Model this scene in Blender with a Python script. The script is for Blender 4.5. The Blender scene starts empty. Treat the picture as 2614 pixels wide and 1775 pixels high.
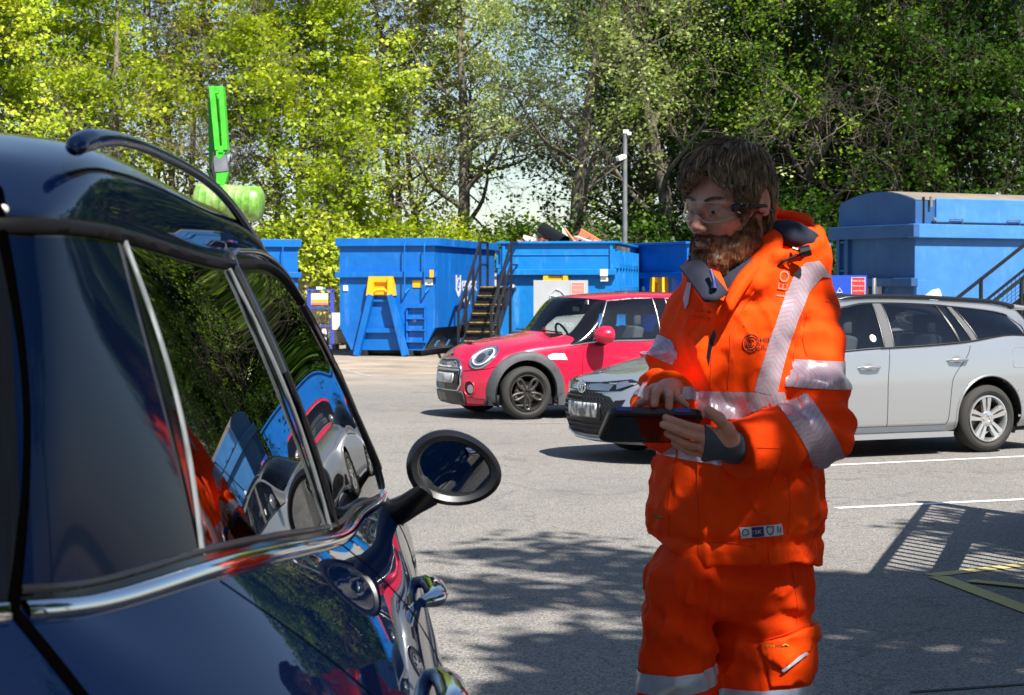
import bpy, bmesh, math, random
import numpy as np
from mathutils import Vector, Matrix, Quaternion
from mathutils.bvhtree import BVHTree
from mathutils.geometry import delaunay_2d_cdt
random.seed(7); RNG = np.random.default_rng(7)
R = math.radians
scene = bpy.context.scene
COL = scene.collection
FPX, HOR, CAMZ = 4900.0, 730.0, 1.55
PITCH = math.atan((887.5 - HOR) / FPX)

def at(px, py, D):
    """point at distance D (world Y) seen in photo pixel px,py (2614 wide)"""
    u = (px - 1307) / FPX; v = -(py - 887.5) / FPX
    y = math.cos(PITCH) + v * math.sin(PITCH)
    z = v * math.cos(PITCH) - math.sin(PITCH)
    k = D / y
    return Vector((u * k, D, CAMZ + z * k))

# ---------------------------------------------------------------- objects
def tag(o, label=None, cat=None, group=None, kind=None):
    if label: o['label'] = label
    if cat: o['category'] = cat
    if group: o['group'] = group
    if kind: o['kind'] = kind
    return o

def empty(name, loc, label=None, cat=None, group=None, rz=0.0):
    o = bpy.data.objects.new(name, None); COL.objects.link(o)
    o.location = loc; o.rotation_euler = (0, 0, rz); o.empty_display_size = .2
    return tag(o, label, cat, group)

def link(name, me, mats=None, parent=None, loc=None, smooth=True):
    o = bpy.data.objects.new(name, me); COL.objects.link(o)
    if mats is not None:
        for m in (mats if isinstance(mats, (list, tuple)) else [mats]): me.materials.append(m)
    if parent is not None: o.parent = parent
    if loc is not None: o.location = loc
    if smooth and len(me.polygons): me.polygons.foreach_set('use_smooth', [True] * len(me.polygons))
    return o

def mesh_np(name, V, F, mi=None):
    """V (n,3) array, F (m,k) array or list"""
    me = bpy.data.meshes.new(name)
    V = np.asarray(V, dtype=np.float32)
    if isinstance(F, np.ndarray):
        m, k = F.shape
        me.vertices.add(len(V)); me.vertices.foreach_set('co', V.ravel())
        me.loops.add(m * k); me.loops.foreach_set('vertex_index', F.ravel().astype(np.int32))
        me.polygons.add(m)
        me.polygons.foreach_set('loop_start', np.arange(0, m * k, k, dtype=np.int32))
        me.polygons.foreach_set('loop_total', np.full(m, k, dtype=np.int32))
        me.update(calc_edges=True)
    else:
        me.from_pydata([tuple(map(float, v)) for v in V], [], [tuple(map(int, f)) for f in F]); me.update()
    if mi is not None: me.polygons.foreach_set('material_index', np.asarray(mi, dtype=np.int32))
    return me

class MB:
    """collects shapes, then builds one mesh object"""
    def __init__(s): s.V = []; s.F = []; s.M = []
    def add(s, V, F, mi=0, mat=None):
        b = len(s.V)
        for v in V:
            v = Vector(v)
            if mat is not None: v = mat @ v
            s.V.append(v)
        for f in F: s.F.append([b + i for i in f]); s.M.append(mi)
        return s
    def box(s, c, d, mi=0, rot=None, bev=0.0):
        """centre, full dims, optional rotation matrix / z angle; bev = chamfer"""
        hx, hy, hz = d[0] / 2, d[1] / 2, d[2] / 2
        if rot is None: m = Matrix.Translation(Vector(c))
        else:
            if not isinstance(rot, Matrix): rot = Matrix.Rotation(rot, 4, 'Z')
            m = Matrix.Translation(Vector(c)) @ rot.to_4x4()
        if bev <= 0:
            V = [(x, y, z) for x in (-hx, hx) for y in (-hy, hy) for z in (-hz, hz)]
            F = [(0, 1, 3, 2), (4, 6, 7, 5), (0, 4, 5, 1), (2, 3, 7, 6), (0, 2, 6, 4), (1, 5, 7, 3)]
            return s.add(V, F, mi, m)
        b = min(bev, hx * .49, hy * .49, hz * .49)
        bm = bmesh.new(); bmesh.ops.create_cube(bm, size=1)
        for v in bm.verts: v.co = Vector((v.co.x * 2 * hx, v.co.y * 2 * hy, v.co.z * 2 * hz))
        bmesh.ops.bevel(bm, geom=bm.edges[:], offset=b, segments=2, affect='EDGES', profile=.5)
        s.addbm(bm, mi, m); bm.free(); return s
    def addbm(s, bm, mi=0, mat=None):
        bm.verts.index_update()
        return s.add([v.co.copy() for v in bm.verts], [[v.index for v in f.verts] for f in bm.faces], mi, mat)
    def bar(s, a, b, w, h=None, mi=0, up=(0, 0, 1)):
        """rectangular bar from a to b"""
        a = Vector(a); b = Vector(b); h = h or w
        d = (b - a); L = d.length; d.normalize()
        u = Vector(up)
        if abs(d.dot(u)) > .99: u = Vector((0, 1, 0))
        x = d.cross(u).normalized(); y = x.cross(d).normalized()
        m = Matrix((x, d, y)).transposed().to_4x4(); m.translation = (a + b) / 2
        hx, hy, hz = w / 2, L / 2, h / 2
        V = [(x_, y_, z_) for x_ in (-hx, hx) for y_ in (-hy, hy) for z_ in (-hz, hz)]
        F = [(0, 1, 3, 2), (4, 6, 7, 5), (0, 4, 5, 1), (2, 3, 7, 6), (0, 2, 6, 4), (1, 5, 7, 3)]
        return s.add(V, F, mi, m)
    def tube(s, pts, r, n=8, mi=0, closed=False, cap=True, flat=1.0):
        pts = [Vector(p) for p in pts]
        rr = r if isinstance(r, (list, tuple)) else [r] * len(pts)
        N = len(pts); b = len(s.V); prev = None
        for i, p in enumerate(pts):
            if closed: t = pts[(i + 1) % N] - pts[i - 1]
            else: t = pts[min(i + 1, N - 1)] - pts[max(i - 1, 0)]
            t.normalize()
            if prev is None:
                a = Vector((0, 0, 1)) if abs(t.z) < .9 else Vector((1, 0, 0))
                x = t.cross(a).normalized()
            else:
                x = prev - t * prev.dot(t)
                x = x.normalized() if x.length > 1e-6 else t.orthogonal().normalized()
            prev = x; y = t.cross(x)
            for k in range(n):
                a = 2 * math.pi * k / n
                s.V.append(p + x * (rr[i] * math.cos(a)) + y * (rr[i] * flat * math.sin(a)))
        for i in range(N if closed else N - 1):
            j = (i + 1) % N
            for k in range(n):
                s.F.append([b + i * n + k, b + i * n + (k + 1) % n, b + j * n + (k + 1) % n, b + j * n + k]); s.M.append(mi)
        if cap and not closed:
            s.F.append([b + k for k in range(n)][::-1]); s.M.append(mi)
            s.F.append([b + (N - 1) * n + k for k in range(n)]); s.M.append(mi)
        return s
    def lathe(s, prof, axis_m, n=32, mi=0):
        """prof: list (radius, height) revolve about local Z, axis_m matrix"""
        b = len(s.V)
        for (r_, h_) in prof:
            for k in range(n):
                a = 2 * math.pi * k / n
                s.V.append(axis_m @ Vector((r_ * math.cos(a), r_ * math.sin(a), h_)))
        for i in range(len(prof) - 1):
            for k in range(n):
                s.F.append([b + i * n + k, b + i * n + (k + 1) % n, b + (i + 1) * n + (k + 1) % n, b + (i + 1) * n + k]); s.M.append(mi)
        return s
    def prism(s, poly, d0, d1, m=None, mi=0):
        """poly in local XY (ccw), extruded along local Z from d0 to d1"""
        m = m or Matrix.Identity(4); n = len(poly)
        V = [(x, y, d0) for x, y in poly] + [(x, y, d1) for x, y in poly]
        F = [list(range(n))[::-1], list(range(n, 2 * n))] + [[i, (i + 1) % n, n + (i + 1) % n, n + i] for i in range(n)]
        return s.add(V, F, mi, m)
    def build(s, name, mats, parent=None, smooth=False, inv=None, bevel=0, sub=0):
        V = [inv @ v for v in s.V] if inv is not None else s.V
        me = bpy.data.meshes.new(name); me.from_pydata([tuple(v) for v in V], [], s.F); me.update()
        if len(me.polygons) != len(s.M): raise ValueError('faces lost in ' + name)
        o = link(name, me, mats, parent, smooth=smooth)
        me.polygons.foreach_set('material_index', s.M); me.validate()
        if bevel:
            md = o.modifiers.new('bevel', 'BEVEL'); md.width = bevel; md.segments = 2; md.limit_method = 'ANGLE'; md.angle_limit = R(35)
        if sub:
            md = o.modifiers.new('sub', 'SUBSURF'); md.levels = md.render_levels = sub
        return o

def autosmooth(o, ang=35):
    """smooth shading with hard edges above the angle"""
    me = o.data
    bm = bmesh.new(); bm.from_mesh(me)
    bmesh.ops.recalc_face_normals(bm, faces=bm.faces[:])
    for f in bm.faces: f.smooth = True
    for e in bm.edges:
        if len(e.link_faces) == 2: e.smooth = e.calc_face_angle(0) < R(ang)
    bm.to_mesh(me); bm.free(); return o

def copy_tree(o, parent=None):
    c = o.copy(); COL.objects.link(c)
    if parent is not None: c.parent = parent
    for ch in list(o.children): copy_tree(ch, c)
    return c

# ---------------------------------------------------------------- materials
def _inp(b, k, v):
    if k in b.inputs: b.inputs[k].default_value = v
def mat(name, col, rough=.5, metal=0., coat=0., coat_r=.03, spec=.5, emit=None, alpha=None, trans=0., ior=1.45, sheen=0):
    m = bpy.data.materials.new(name); m.use_nodes = True
    b = m.node_tree.nodes['Principled BSDF']
    b.inputs['Base Color'].default_value = (*col, 1)
    _inp(b, 'Roughness', rough); _inp(b, 'Metallic', metal); _inp(b, 'Coat Weight', coat); _inp(b, 'Coat Roughness', coat_r)
    _inp(b, 'Specular IOR Level', spec); _inp(b, 'Transmission Weight', trans); _inp(b, 'IOR', ior); _inp(b, 'Sheen Weight', sheen)
    return m
class NT:
    """tiny node helper"""
    def __init__(s, m): s.m = m; s.t = m.node_tree; s.b = s.t.nodes.get('Principled BSDF')
    def n(s, typ, **kw):
        x = s.t.nodes.new(typ)
        for k, v in kw.items():
            if k.startswith('_'): setattr(x, k[1:], v)
            else:
                kk = k.replace('__', ' ')
                x.inputs[kk].default_value = v
        return x
    def l(s, a, b): s.t.links.new(a, b); return s
    def ramp(s, src, stops, interp='LINEAR'):
        r = s.t.nodes.new('ShaderNodeValToRGB'); r.color_ramp.interpolation = interp
        e = r.color_ramp.elements
        while len(e) < len(stops): e.new(.5)
        for i, (p, c) in enumerate(stops):
            e[i].position = p; e[i].color = (*c, 1) if len(c) == 3 else c
        s.l(src, r.inputs['Fac']); return r.outputs['Color']
    def math(s, op, a, b=None, c=None, clamp=False):
        x = s.t.nodes.new('ShaderNodeMath'); x.operation = op; x.use_clamp = clamp
        for i, v in enumerate((a, b, c)):
            if v is None: continue
            if isinstance(v, (int, float)): x.inputs[i].default_value = v
            else: s.l(v, x.inputs[i])
        return x.outputs[0]
    def mix(s, fac, a, b, typ='MIX'):
        x = s.t.nodes.new('ShaderNodeMix'); x.data_type = 'RGBA'; x.blend_type = typ
        for sock, v in ((x.inputs[0], fac), (x.inputs[6], a), (x.inputs[7], b)):
            if isinstance(v, (int, float)): sock.default_value = v
            elif isinstance(v, (tuple, list)): sock.default_value = (*v, 1) if len(v) == 3 else v
            else: s.l(v, sock)
        return x.outputs[2]
    def coord(s, which='Object', scale=(1, 1, 1), rot=(0, 0, 0)):
        tc = s.t.nodes.new('ShaderNodeTexCoord'); mp = s.t.nodes.new('ShaderNodeMapping')
        mp.inputs['Scale'].default_value = scale; mp.inputs['Rotation'].default_value = rot
        s.l(tc.outputs[which], mp.inputs['Vector']); return mp.outputs['Vector']
    def noise(s, vec, scale, detail=4, rough=.55, dist=0):
        x = s.n('ShaderNodeTexNoise', Scale=scale, Detail=detail, Roughness=rough, Distortion=dist)
        if vec is not None: s.l(vec, x.inputs['Vector'])
        return x.outputs['Fac']
    def bump(s, h, strength=.3, dist=.01, prev=None):
        x = s.n('ShaderNodeBump', Strength=strength, Distance=dist); s.l(h, x.inputs['Height'])
        if prev is not None: s.l(prev, x.inputs['Normal'])
        s.l(x.outputs[0], s.b.inputs['Normal']); return x.outputs[0]
    def col(s, c): return s.l(c, s.b.inputs['Base Color'])

M = {}
M['black_metal'] = mat('black_metal', (.012, .012, .014), .45, spec=.4)
M['black_plastic'] = mat('black_plastic', (.008, .009, .011), .32)
M['rubber'] = mat('rubber', (.028, .027, .026), .78)
M['chrome'] = mat('chrome', (.75, .76, .78), .06, 1.)
M['white_paint'] = mat('white_paint', (.78, .78, .76), .5)
M['yellow_paint'] = mat('yellow_paint', (.85, .42, .01), .5)
M['plate_grey'] = mat('plate_grey', (.5, .5, .5), .4)
M['dark_interior'] = mat('dark_interior', (.01, .01, .012), .8)
def glass_mat(name, tint, refl=1.0, rough=0.0, ior=1.5):
    """thin clear pane: fresnel mirror over a tinted see-through"""
    m = bpy.data.materials.new(name); m.use_nodes = True; t = m.node_tree
    for n in list(t.nodes): t.nodes.remove(n)
    out = t.nodes.new('ShaderNodeOutputMaterial'); mx = t.nodes.new('ShaderNodeMixShader')
    tr = t.nodes.new('ShaderNodeBsdfTransparent'); gl = t.nodes.new('ShaderNodeBsdfGlossy'); fr = t.nodes.new('ShaderNodeFresnel')
    tr.inputs['Color'].default_value = (*tint, 1); gl.inputs['Roughness'].default_value = rough
    gl.inputs['Color'].default_value = (refl, refl, refl, 1); fr.inputs['IOR'].default_value = ior
    t.links.new(fr.outputs[0], mx.inputs[0]); t.links.new(tr.outputs[0], mx.inputs[1]); t.links.new(gl.outputs[0], mx.inputs[2])
    t.links.new(mx.outputs[0], out.inputs[0]); return m
def noisy(name, c1, c2, scale=3, rough=.5, bump=0, bscale=40, bd=.002, **kw):
    m = mat(name, c1, rough, **kw); N = NT(m); v = N.coord()
    N.col(N.ramp(N.noise(v, scale, 6), [(.35, c1), (.65, c2)]))
    if bump: N.bump(N.noise(v, bscale, 4), bump, bd)
    return m

# ---------------------------------------------------------------- world, sun, camera
AZ = (0.507, -0.862)   # horizontal direction towards the sun
EL = R(52)
SUNV = Vector((AZ[0] * math.cos(EL), AZ[1] * math.cos(EL), math.sin(EL)))
def setup_world():
    w = bpy.data.worlds.new('World'); scene.world = w; w.use_nodes = True
    t = w.node_tree; bg = t.nodes['Background']
    s = t.nodes.new('ShaderNodeTexSky'); s.sky_type = 'NISHITA'; s.sun_disc = False
    s.sun_elevation = EL; s.sun_rotation = math.atan2(SUNV.x, SUNV.y)
    s.air_density = 1.0; s.dust_density = .6; s.ozone_density = 1.5; s.altitude = 50
    t.links.new(s.outputs[0], bg.inputs['Color']); bg.inputs['Strength'].default_value = .07
    L = bpy.data.lights.new('sun', 'SUN'); L.energy = 4.8; L.angle = R(.53); L.color = (1, .95, .87)
    o = bpy.data.objects.new('sun', L); COL.objects.link(o)
    o.rotation_euler = (-SUNV).to_track_quat('-Z', 'Y').to_euler()
    c = bpy.data.cameras.new('camera'); co = bpy.data.objects.new('camera', c); COL.objects.link(co)
    c.sensor_width = 36; c.lens = 36 * FPX / 2614; c.clip_start = .05; c.clip_end = 3000
    co.location = (0, 0, CAMZ); co.rotation_euler = (R(90) - PITCH, 0, 0)
    c.dof.use_dof = True; c.dof.focus_distance = 7.5; c.dof.aperture_fstop = 15
    scene.camera = co
    v = scene.view_settings; v.view_transform = 'Standard'; v.look = 'None'; v.exposure = 1.12; v.gamma = 1
    cy = scene.cycles
    cy.max_bounces = 10; cy.diffuse_bounces = 3; cy.glossy_bounces = 4; cy.transmission_bounces = 6; cy.transparent_max_bounces = 24
    cy.use_denoising = True; cy.caustics_reflective = False; cy.caustics_refractive = False
    cy.sample_clamp_indirect = 6
setup_world()

# ---------------------------------------------------------------- ground
def asphalt():
    m = mat('asphalt', (.2, .19, .18), .9, spec=.3); N = NT(m); v = N.coord()
    big = N.noise(v, .22, 5, .6); mid = N.noise(v, 1.7, 5, .6); fine = N.noise(v, 95, 3, .7)
    vor = N.n('ShaderNodeTexVoronoi', Scale=120.); N.l(v, vor.inputs['Vector'])
    base = N.ramp(big, [(.3, (.21, .20, .19)), (.7, (.275, .262, .245))])
    base = N.mix(N.math('MULTIPLY', mid, .35), base, (.27, .258, .24))
    stone = N.ramp(vor.outputs['Color'], [(.15, (.45, .45, .46)), (.55, (1, 1, 1)), (.93, (1.3, 1.28, 1.22)), (1., (2.2, 2.1, 1.95))])
    c = N.mix(1., base, stone, 'MULTIPLY')
    c = N.mix(.55, c, N.ramp(fine, [(.35, (.45, .45, .46)), (.65, (1.45, 1.43, 1.38))]), 'MULTIPLY')
    # worn sandy yard near the containers
    sep = N.n('ShaderNodeSeparateXYZ'); N.l(v, sep.inputs[0])
    far = N.math('ADD', sep.outputs['Y'], N.math('MULTIPLY', N.noise(v, .35, 5), 5.))
    f = N.ramp(N.math('MULTIPLY', far, .02), [(.60, (0, 0, 0)), (.76, (1, 1, 1))])
    sand = N.ramp(N.noise(v, .8, 6, .65), [(.35, (.26, .205, .15)), (.65, (.44, .36, .28))])
    c = N.mix(N.math('MULTIPLY', f, .8), c, sand)
    st = N.noise(v, .55, 7, .72, .4); c = N.mix(N.ramp(st, [(.54, (0, 0, 0)), (.70, (.55, .55, .55))]), c, (.11, .108, .105))
    sp = N.noise(v, 7., 4, .6); c = N.mix(N.ramp(sp, [(.70, (0, 0, 0)), (.74, (.6, .6, .6))]), c, (.09, .088, .085))
    cr = N.n('ShaderNodeTexVoronoi', Scale=.42, _feature='DISTANCE_TO_EDGE'); wv = N.n('ShaderNodeVectorMath', _operation='ADD'); nz = N.n('ShaderNodeTexNoise', Scale=1.6, Detail=5.); N.l(v, nz.inputs['Vector']); N.l(nz.outputs['Color'], wv.inputs[0]); N.l(v, wv.inputs[1]); N.l(wv.outputs[0], cr.inputs['Vector'])
    c = N.mix(N.math('MULTIPLY', N.math('LESS_THAN', cr.outputs['Distance'], .006), .35), c, (.08, .08, .08)); N.col(c)
    # cracks and stains
    N.bump(vor.outputs['Distance'], .9, .006, None)
    return m
def worn_paint(name, col, under=(.2, .19, .18), wear=.52, sc=9.):
    m = mat(name, col, .8, spec=.3); N = NT(m); v = N.coord()
    n = N.noise(v, sc, 8, .75); n2 = N.noise(v, 90, 3, .7)
    k = N.math('ADD', N.math('MULTIPLY', n, .7), N.math('MULTIPLY', n2, .3))
    N.col(N.ramp(k, [(wear - .1, under), (wear, col)][::1])); return m
def build_ground():
    MA = asphalt()
    S = 1500
    g = MB(); g.add([(-S, -S, 0), (S, -S, 0), (S, S, 0), (-S, S, 0)], [(0, 1, 2, 3)])
    tag(g.build('ground', MA), kind='structure')
    pw = worn_paint('worn_white_line', (.72, .70, .66), wear=.40); pf = worn_paint('faded_line', (.34, .33, .31), wear=.5)
    py = worn_paint('worn_yellow_line', (.50, .42, .17), wear=.42, sc=14)
    def G(px, py_):
        D = CAMZ * FPX / (py_ - HOR); return Vector(((px - 1307) / FPX * D, D, 0))
    def line(name, a, b, w, m, label=None, grp='white parking bay lines', z=.004):
        a = G(*a); b = G(*b); d = (b - a).normalized(); n = Vector((-d.y, d.x, 0)) * w / 2
        o = MB(); o.add([a - n, b - n, b + n, a + n], [(0, 1, 2, 3)])
        for v in o.V: v.z = z
        ob = o.build(name, m); tag(ob, kind='structure'); return ob
    line('parking_line', (2070, 1192), (2700, 1163), .085, pw)
    line('parking_line', (2137, 1300), (2790, 1269), .085, pw)
    line('parking_line', (1258, 1082), (1560, 1080), .07, pf)
    line('parking_line', (868, 942), (948, 962), .09, pf)
    line('parking_line', (2370, 1153), (2412, 1160), .09, pf)
    # yellow hatched marking: two strokes meeting at a point
    line('yellow_line', (2378, 1473), (2760, 1430), .10, py)
    line('yellow_line', (2400, 1478), (2750, 1610), .11, py, z=.008)
    line('yellow_line', (2480, 1490), (2760, 1520), .09, py, z=.012)
    # tarmac joint (bottom right)
    g = MB(); g.add([(-400, 50.9, .02), (400, 50.9, .02), (400, 1400, .02), (-400, 1400, .02)], [(0, 1, 2, 3)]); tag(g.build('field', noisy('grass_ground', (.035, .06, .012), (.09, .11, .03), 1.2, .95)), kind='structure')
    line('tarmac_joint', (2330, 1775), (2760, 1745), .03, mat('tar', (.03, .03, .032), .8))
build_ground()

# ---------------------------------------------------------------- containers and yard
def steel_paint(name, c1, c2, wear=.5, faded=(.3, .45, .7), rust=.0, rough=.42, blotch=.0):
    m = mat(name, c1, rough, spec=.45); N = NT(m); v = N.coord()
    c = N.ramp(N.noise(v, .9, 6, .6), [(.3, c1), (.7, c2)])
    vs = N.coord(scale=(1.2, 1.2, .25)); streak = N.noise(vs, 2.4, 8, .75)
    c = N.mix(N.ramp(streak, [(.55, (0, 0, 0)), (.8, (wear, wear, wear))]), c, faded)
    # scuffs: thin horizontal scratches
    vh = N.coord(scale=(.6, .6, 14)); sc = N.noise(vh, 2.2, 6, .8)
    c = N.mix(N.ramp(sc, [(.68, (0, 0, 0)), (.74, (wear * .7,) * 3)]), c, faded)
    grime = N.noise(v, 2.1, 8, .75, .6)
    c = N.mix(N.ramp(grime, [(.56, (0, 0, 0)), (.75, (.45,) * 3)]), c, tuple(.45 * a for a in c1))
    if rust:
        r = N.noise(v, 5.5, 10, .82)
        c = N.mix(N.ramp(r, [(.64, (0, 0, 0)), (.69, (rust,) * 3)]), c, (.16, .07, .035))
    N.col(c)
    d = N.noise(v, 1.6, 2, .5); f = N.noise(v, 60, 2)
    b = N.bump(d, .5, .09); N.bump(f, .12, .004, b)
    return m
M['skip_blue'] = steel_paint('skip_blue', (.002, .11, .42), (.003, .14, .50), .5, (.12, .32, .72), rust=.55)
M['skip_light'] = steel_paint('skip_light_blue', (.003, .16, .48), (.006, .20, .55), .6, (.25, .5, .8), rust=.5)
M['skip_navy'] = steel_paint('skip_navy', (.003, .05, .24), (.004, .07, .32), .5, (.05, .12, .35), rust=.5)
M['skip_faded'] = steel_paint('skip_faded', (.035, .16, .42), (.06, .22, .50), .6, (.16, .36, .62), rust=.9, rough=.55)
M['skip_end_shade'] = steel_paint('skip_end_shade', (.018, .075, .21), (.03, .11, .28), .35, (.10, .18, .34), rust=.8, rough=.6)  # darker copy of the faded blue: shade of the unlit end put into the colour
M['roof_rust'] = noisy('roof_rust', (.15, .145, .14), (.24, .19, .13), 1.6, .85)
M['black_panel'] = noisy('black_panel', (.012, .012, .014), (.03, .03, .032), 3, .35)
M['grey_board'] = noisy('grey_board', (.34, .36, .385), (.38, .40, .42), 2, .6)
M['sign_red'] = mat('sign_red', (.55, .03, .035), .5)
M['sign_red_faded'] = mat('sign_red_faded', (.75, .2, .16), .6)
M['sign_blue'] = mat('sign_blue', (.01, .06, .42), .5)
M['lettering'] = mat('white_lettering', (.62, .63, .65), .6)
M['dark_lettering'] = mat('dark_lettering', (.02, .02, .03), .5)

def text(s, size, m, parent, mloc, ext=.003, align='LEFT', name='lettering', sx=1.):
    c = bpy.data.curves.new(name, 'FONT'); c.body = s; c.size = size; c.extrude = ext; c.align_x = align; c.resolution_u = 3
    t = bpy.data.objects.new('tmp', c); COL.objects.link(t); bpy.context.view_layer.update()
    me = bpy.data.meshes.new_from_object(t.evaluated_get(bpy.context.evaluated_depsgraph_get()))
    bpy.data.objects.remove(t); me.name = name; me.materials.clear()
    o = link(name, me, m, parent, smooth=False); o.matrix_local = mloc @ Matrix.Scale(sx, 4, (1, 0, 0)); return o
def face_m(o, right, up):
    """matrix: local x = right, local y = up, local z = outwards"""
    x = Vector(right).normalized(); y = Vector(up).normalized(); z = x.cross(y)
    m = Matrix((x, y, z)).transposed().to_4x4(); m.translation = Vector(o); return m

def container(label, P, ang, W=2.3, L=5.6, H=2.545, m=None, group='blue roll-on containers', taper=.26, zt=.62, z0=.13,
              rim=.17, rail=(1.70, 1.82), side='right', hook=True, ribs=False, hx=0.0, fr=True, name='container'):
    root = empty(name, P, label, 'container', group, rz=ang); root.scale = (1, 1, 1.02)
    b = MB(); w = W / 2
    sec = [(-w, H - .02), (-w, zt), (-w + taper, z0), (w - taper, z0), (w, zt), (w, H - .02)]
    n = len(sec)
    # outer shell with inner walls (open top)
    V = [(x, 0, z) for x, z in sec] + [(x, L, z) for x, z in sec]
    F = [[i, n + i, n + i + 1, i + 1] for i in range(n - 1)] + [list(range(n)), list(range(2 * n - 1, n - 1, -1))]
    b.add(V, F)
    b.build('body', m, root)
    i_ = MB(); i_.add([(-w + .05, .05, H - .5), (w - .05, .05, H - .5), (w - .05, L - .05, H - .5), (-w + .05, L - .05, H - .5)], [(0, 1, 2, 3)])
    r = MB()
    for (a, c_) in (((-w - .075, -.035, 0), (w + .075, -.035, 0)), ((-w - .075, L + .035, 0), (w + .075, L + .035, 0))):
        r.box(((a[0] + c_[0]) / 2, a[1], H - rim / 2), (W + .15, .09, rim))
    for sx in (-1, 1): r.box((sx * (w + .035), L / 2, H - rim / 2 - .001), (.09, L - .01, rim - .002))
    r.build('rim', m, root, bevel=.008)
    if rail:
        q = MB(); q.box((0, -.045, (rail[0] + rail[1]) / 2), (W + .16, .09, rail[1] - rail[0]))
        q.build('rail', m, root, bevel=.006)
    k = MB()
    for sx in (-.52, .52): k.box((sx, L / 2 - .02, z0 / 2), (.14, L, z0 - .01))
    for sy in (.3, L - .3): k.tube([(-.72, sy, .1), (.72, sy, .1)], .09, 12)
    k.build('skid', M['black_panel'], root)
    if ribs:
        q = MB()
        for sx in (-1, 1):
            for k_ in range(9):
                q.box((sx * (w + .05), .12 + k_ * (L - .3) / 8, (H + zt) / 2 - .1), (.10, .10, H - zt - .2))
            for zz in (H - .55, H - 1.05, H - 1.5): q.box((sx * (w + .045), L / 2, zz), (.09, L - .02, .09))
        q.build('rib', m, root)
    return root

def hook_frame(root, m, W=2.3, x0=0., zt=1.72, leg=True, ym=None, top_w=.34, ztop=1.72, zb=1.31):
    ym = ym or M['yellow_paint']
    y = MB()
    for s in (-1, 1):
        y.add([(x0 + s * .17, -.17, ztop), (x0 + s * .27, -.17, ztop), (x0 + s * .32, -.2, zb), (x0 + s * .16, -.2, zb),
               (x0 + s * .17, -.0, ztop), (x0 + s * .27, -.0, ztop), (x0 + s * .32, -.0, zb), (x0 + s * .16, -.0, zb)],
              [(0, 1, 2, 3), (4, 5, 6, 7), (0, 1, 5, 4), (1, 2, 6, 5), (2, 3, 7, 6), (3, 0, 4, 7)])
    y.box((x0, -.06, ztop - .06), (.36, .08, .12)); y.box((x0, -.03, (ztop + zb) / 2 - .02), (.34, .03, ztop - zb - .05))
    y.tube([(x0 - .19, -.14, zb + .06), (x0 - .08, -.14, zb + .12), (x0 + .08, -.14, zb + .12), (x0 + .19, -.14, zb + .06)], .035, 8)
    autosmooth(y.build('hook_bracket', ym, root), 30)
    if leg:
        g = MB()
        for s in (-1, 1):
            g.bar((x0 + s * .22, -.13, zb + .02), (x0 + s * .56, -.13, .02), .13, .16, up=(0, 1, 0))
        g.box((x0, -.06, .56), (.85, .05, .10)); g.box((x0, -.05, 1.2), (.44, .03, .05))
        g.build('hook_frame_leg', m, root)

def skip_one():
    P = Vector((-2.75, 42.25, 0)); a = R(-13.0)
    m = M['skip_blue']
    root = container('bright blue open-top waste container with yellow hook bracket, left of the black stairs', P, a, W=2.18, m=m)
    hook_frame(root, m, x0=-.10)
    q = MB()
    for x in (.44, .89):
        q.tube([(x + .02, -.10, 2.46), (x, -.13, 2.38), (x, -.13, 1.38), (x + .04, -.02, 1.44)], .016, 6)
        q.tube([(x, -.12, 1.36), (x + .06, -.01, 1.46)], .02, 6)
    q.build('lashing_rod', m, root)
    l = MB()
    for x in (.47, .88): l.box((x, -.03, .68), (.035, .05, .78))
    for z in (.32, .57, .82, 1.06): l.box((.675, -.05, z), (.42, .07, .03)); l.box((.675, -.01, z - .08), (.36, .02, .05))
    l.build('ladder', m, root)
    t = MB()
    t.box((.69, -.012, 1.56), (.20, .014, .15)); t.build('tag', M['yellow_paint'], root); t = MB(); t.box((1.045, -.098, 1.78), (.09, .014, .16)); t.build('tag', M['yellow_paint'], root)
    t = MB(); t.box((.96, -.014, 1.60), (.18, .014, .13)); t.build('sticker', M['white_paint'], root); t = MB(); t.box((-.95, -.014, 1.47), (.11, .014, .12)); t.build('sticker', M['white_paint'], root)
    text('TB', .08, M['lettering'], root, face_m((.58, -.02, .74), (1, 0, 0), (0, 0, 1)))
    # lettering along the right flank
    fm = lambda y, z: face_m((1.093, y, z), (0, 1, 0), (0, 0, 1))
    sh = MB(); sh.prism([(0, .46), (0, .12), (.1, .02), (.23, -.04), (.36, .02), (.46, .12), (.46, .46), (.36, .46), (.36, .16), (.23, .07), (.1, .16), (.1, .46)], 0, .006, fm(1.8, 1.3))
    sh.build('shield_logo', M['lettering'], root)
    text('G', .34, M['lettering'], root, fm(1.93, 1.47), name='lettering')
    text('enwast', .52, M['lettering'], root, fm(2.35, 1.40), sx=.95)
    text('recycling', .2, M['lettering'], root, fm(2.4, 1.14))
    # black sheet painting in the shade of the inward-sloping lower flank; lugs
    b = MB(); b.add([(1.10, .25, .60), (1.10, 5.4, .60), (.86, 5.4, .17), (.86, .0, .17)], [(0, 1, 2, 3)])
    for v in b.V: v.x += .012
    b.build('flank_shade', M['black_panel'], root)
    for y in (.5, 1.5, 2.6): h = MB(); h.tube([(.95, y, .2), (1.02, y, .32), (1.02, y + .1, .32), (.95, y + .12, .2)], .02, 6); h.build('tie_lug', M['skip_faded'], root)

def skip_left():
    P = Vector((-5.92, 43.2, 0))
    root = container('blue open-top container cut off behind the black car', P, R(7), W=2.2, m=M['skip_blue'])
    q = MB(); q.tube([(.78, -.10, 2.46), (.76, -.13, 2.38), (.76, -.13, 1.38)], .016, 6); q.build('lashing_rod', M['skip_blue'], root)

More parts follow.
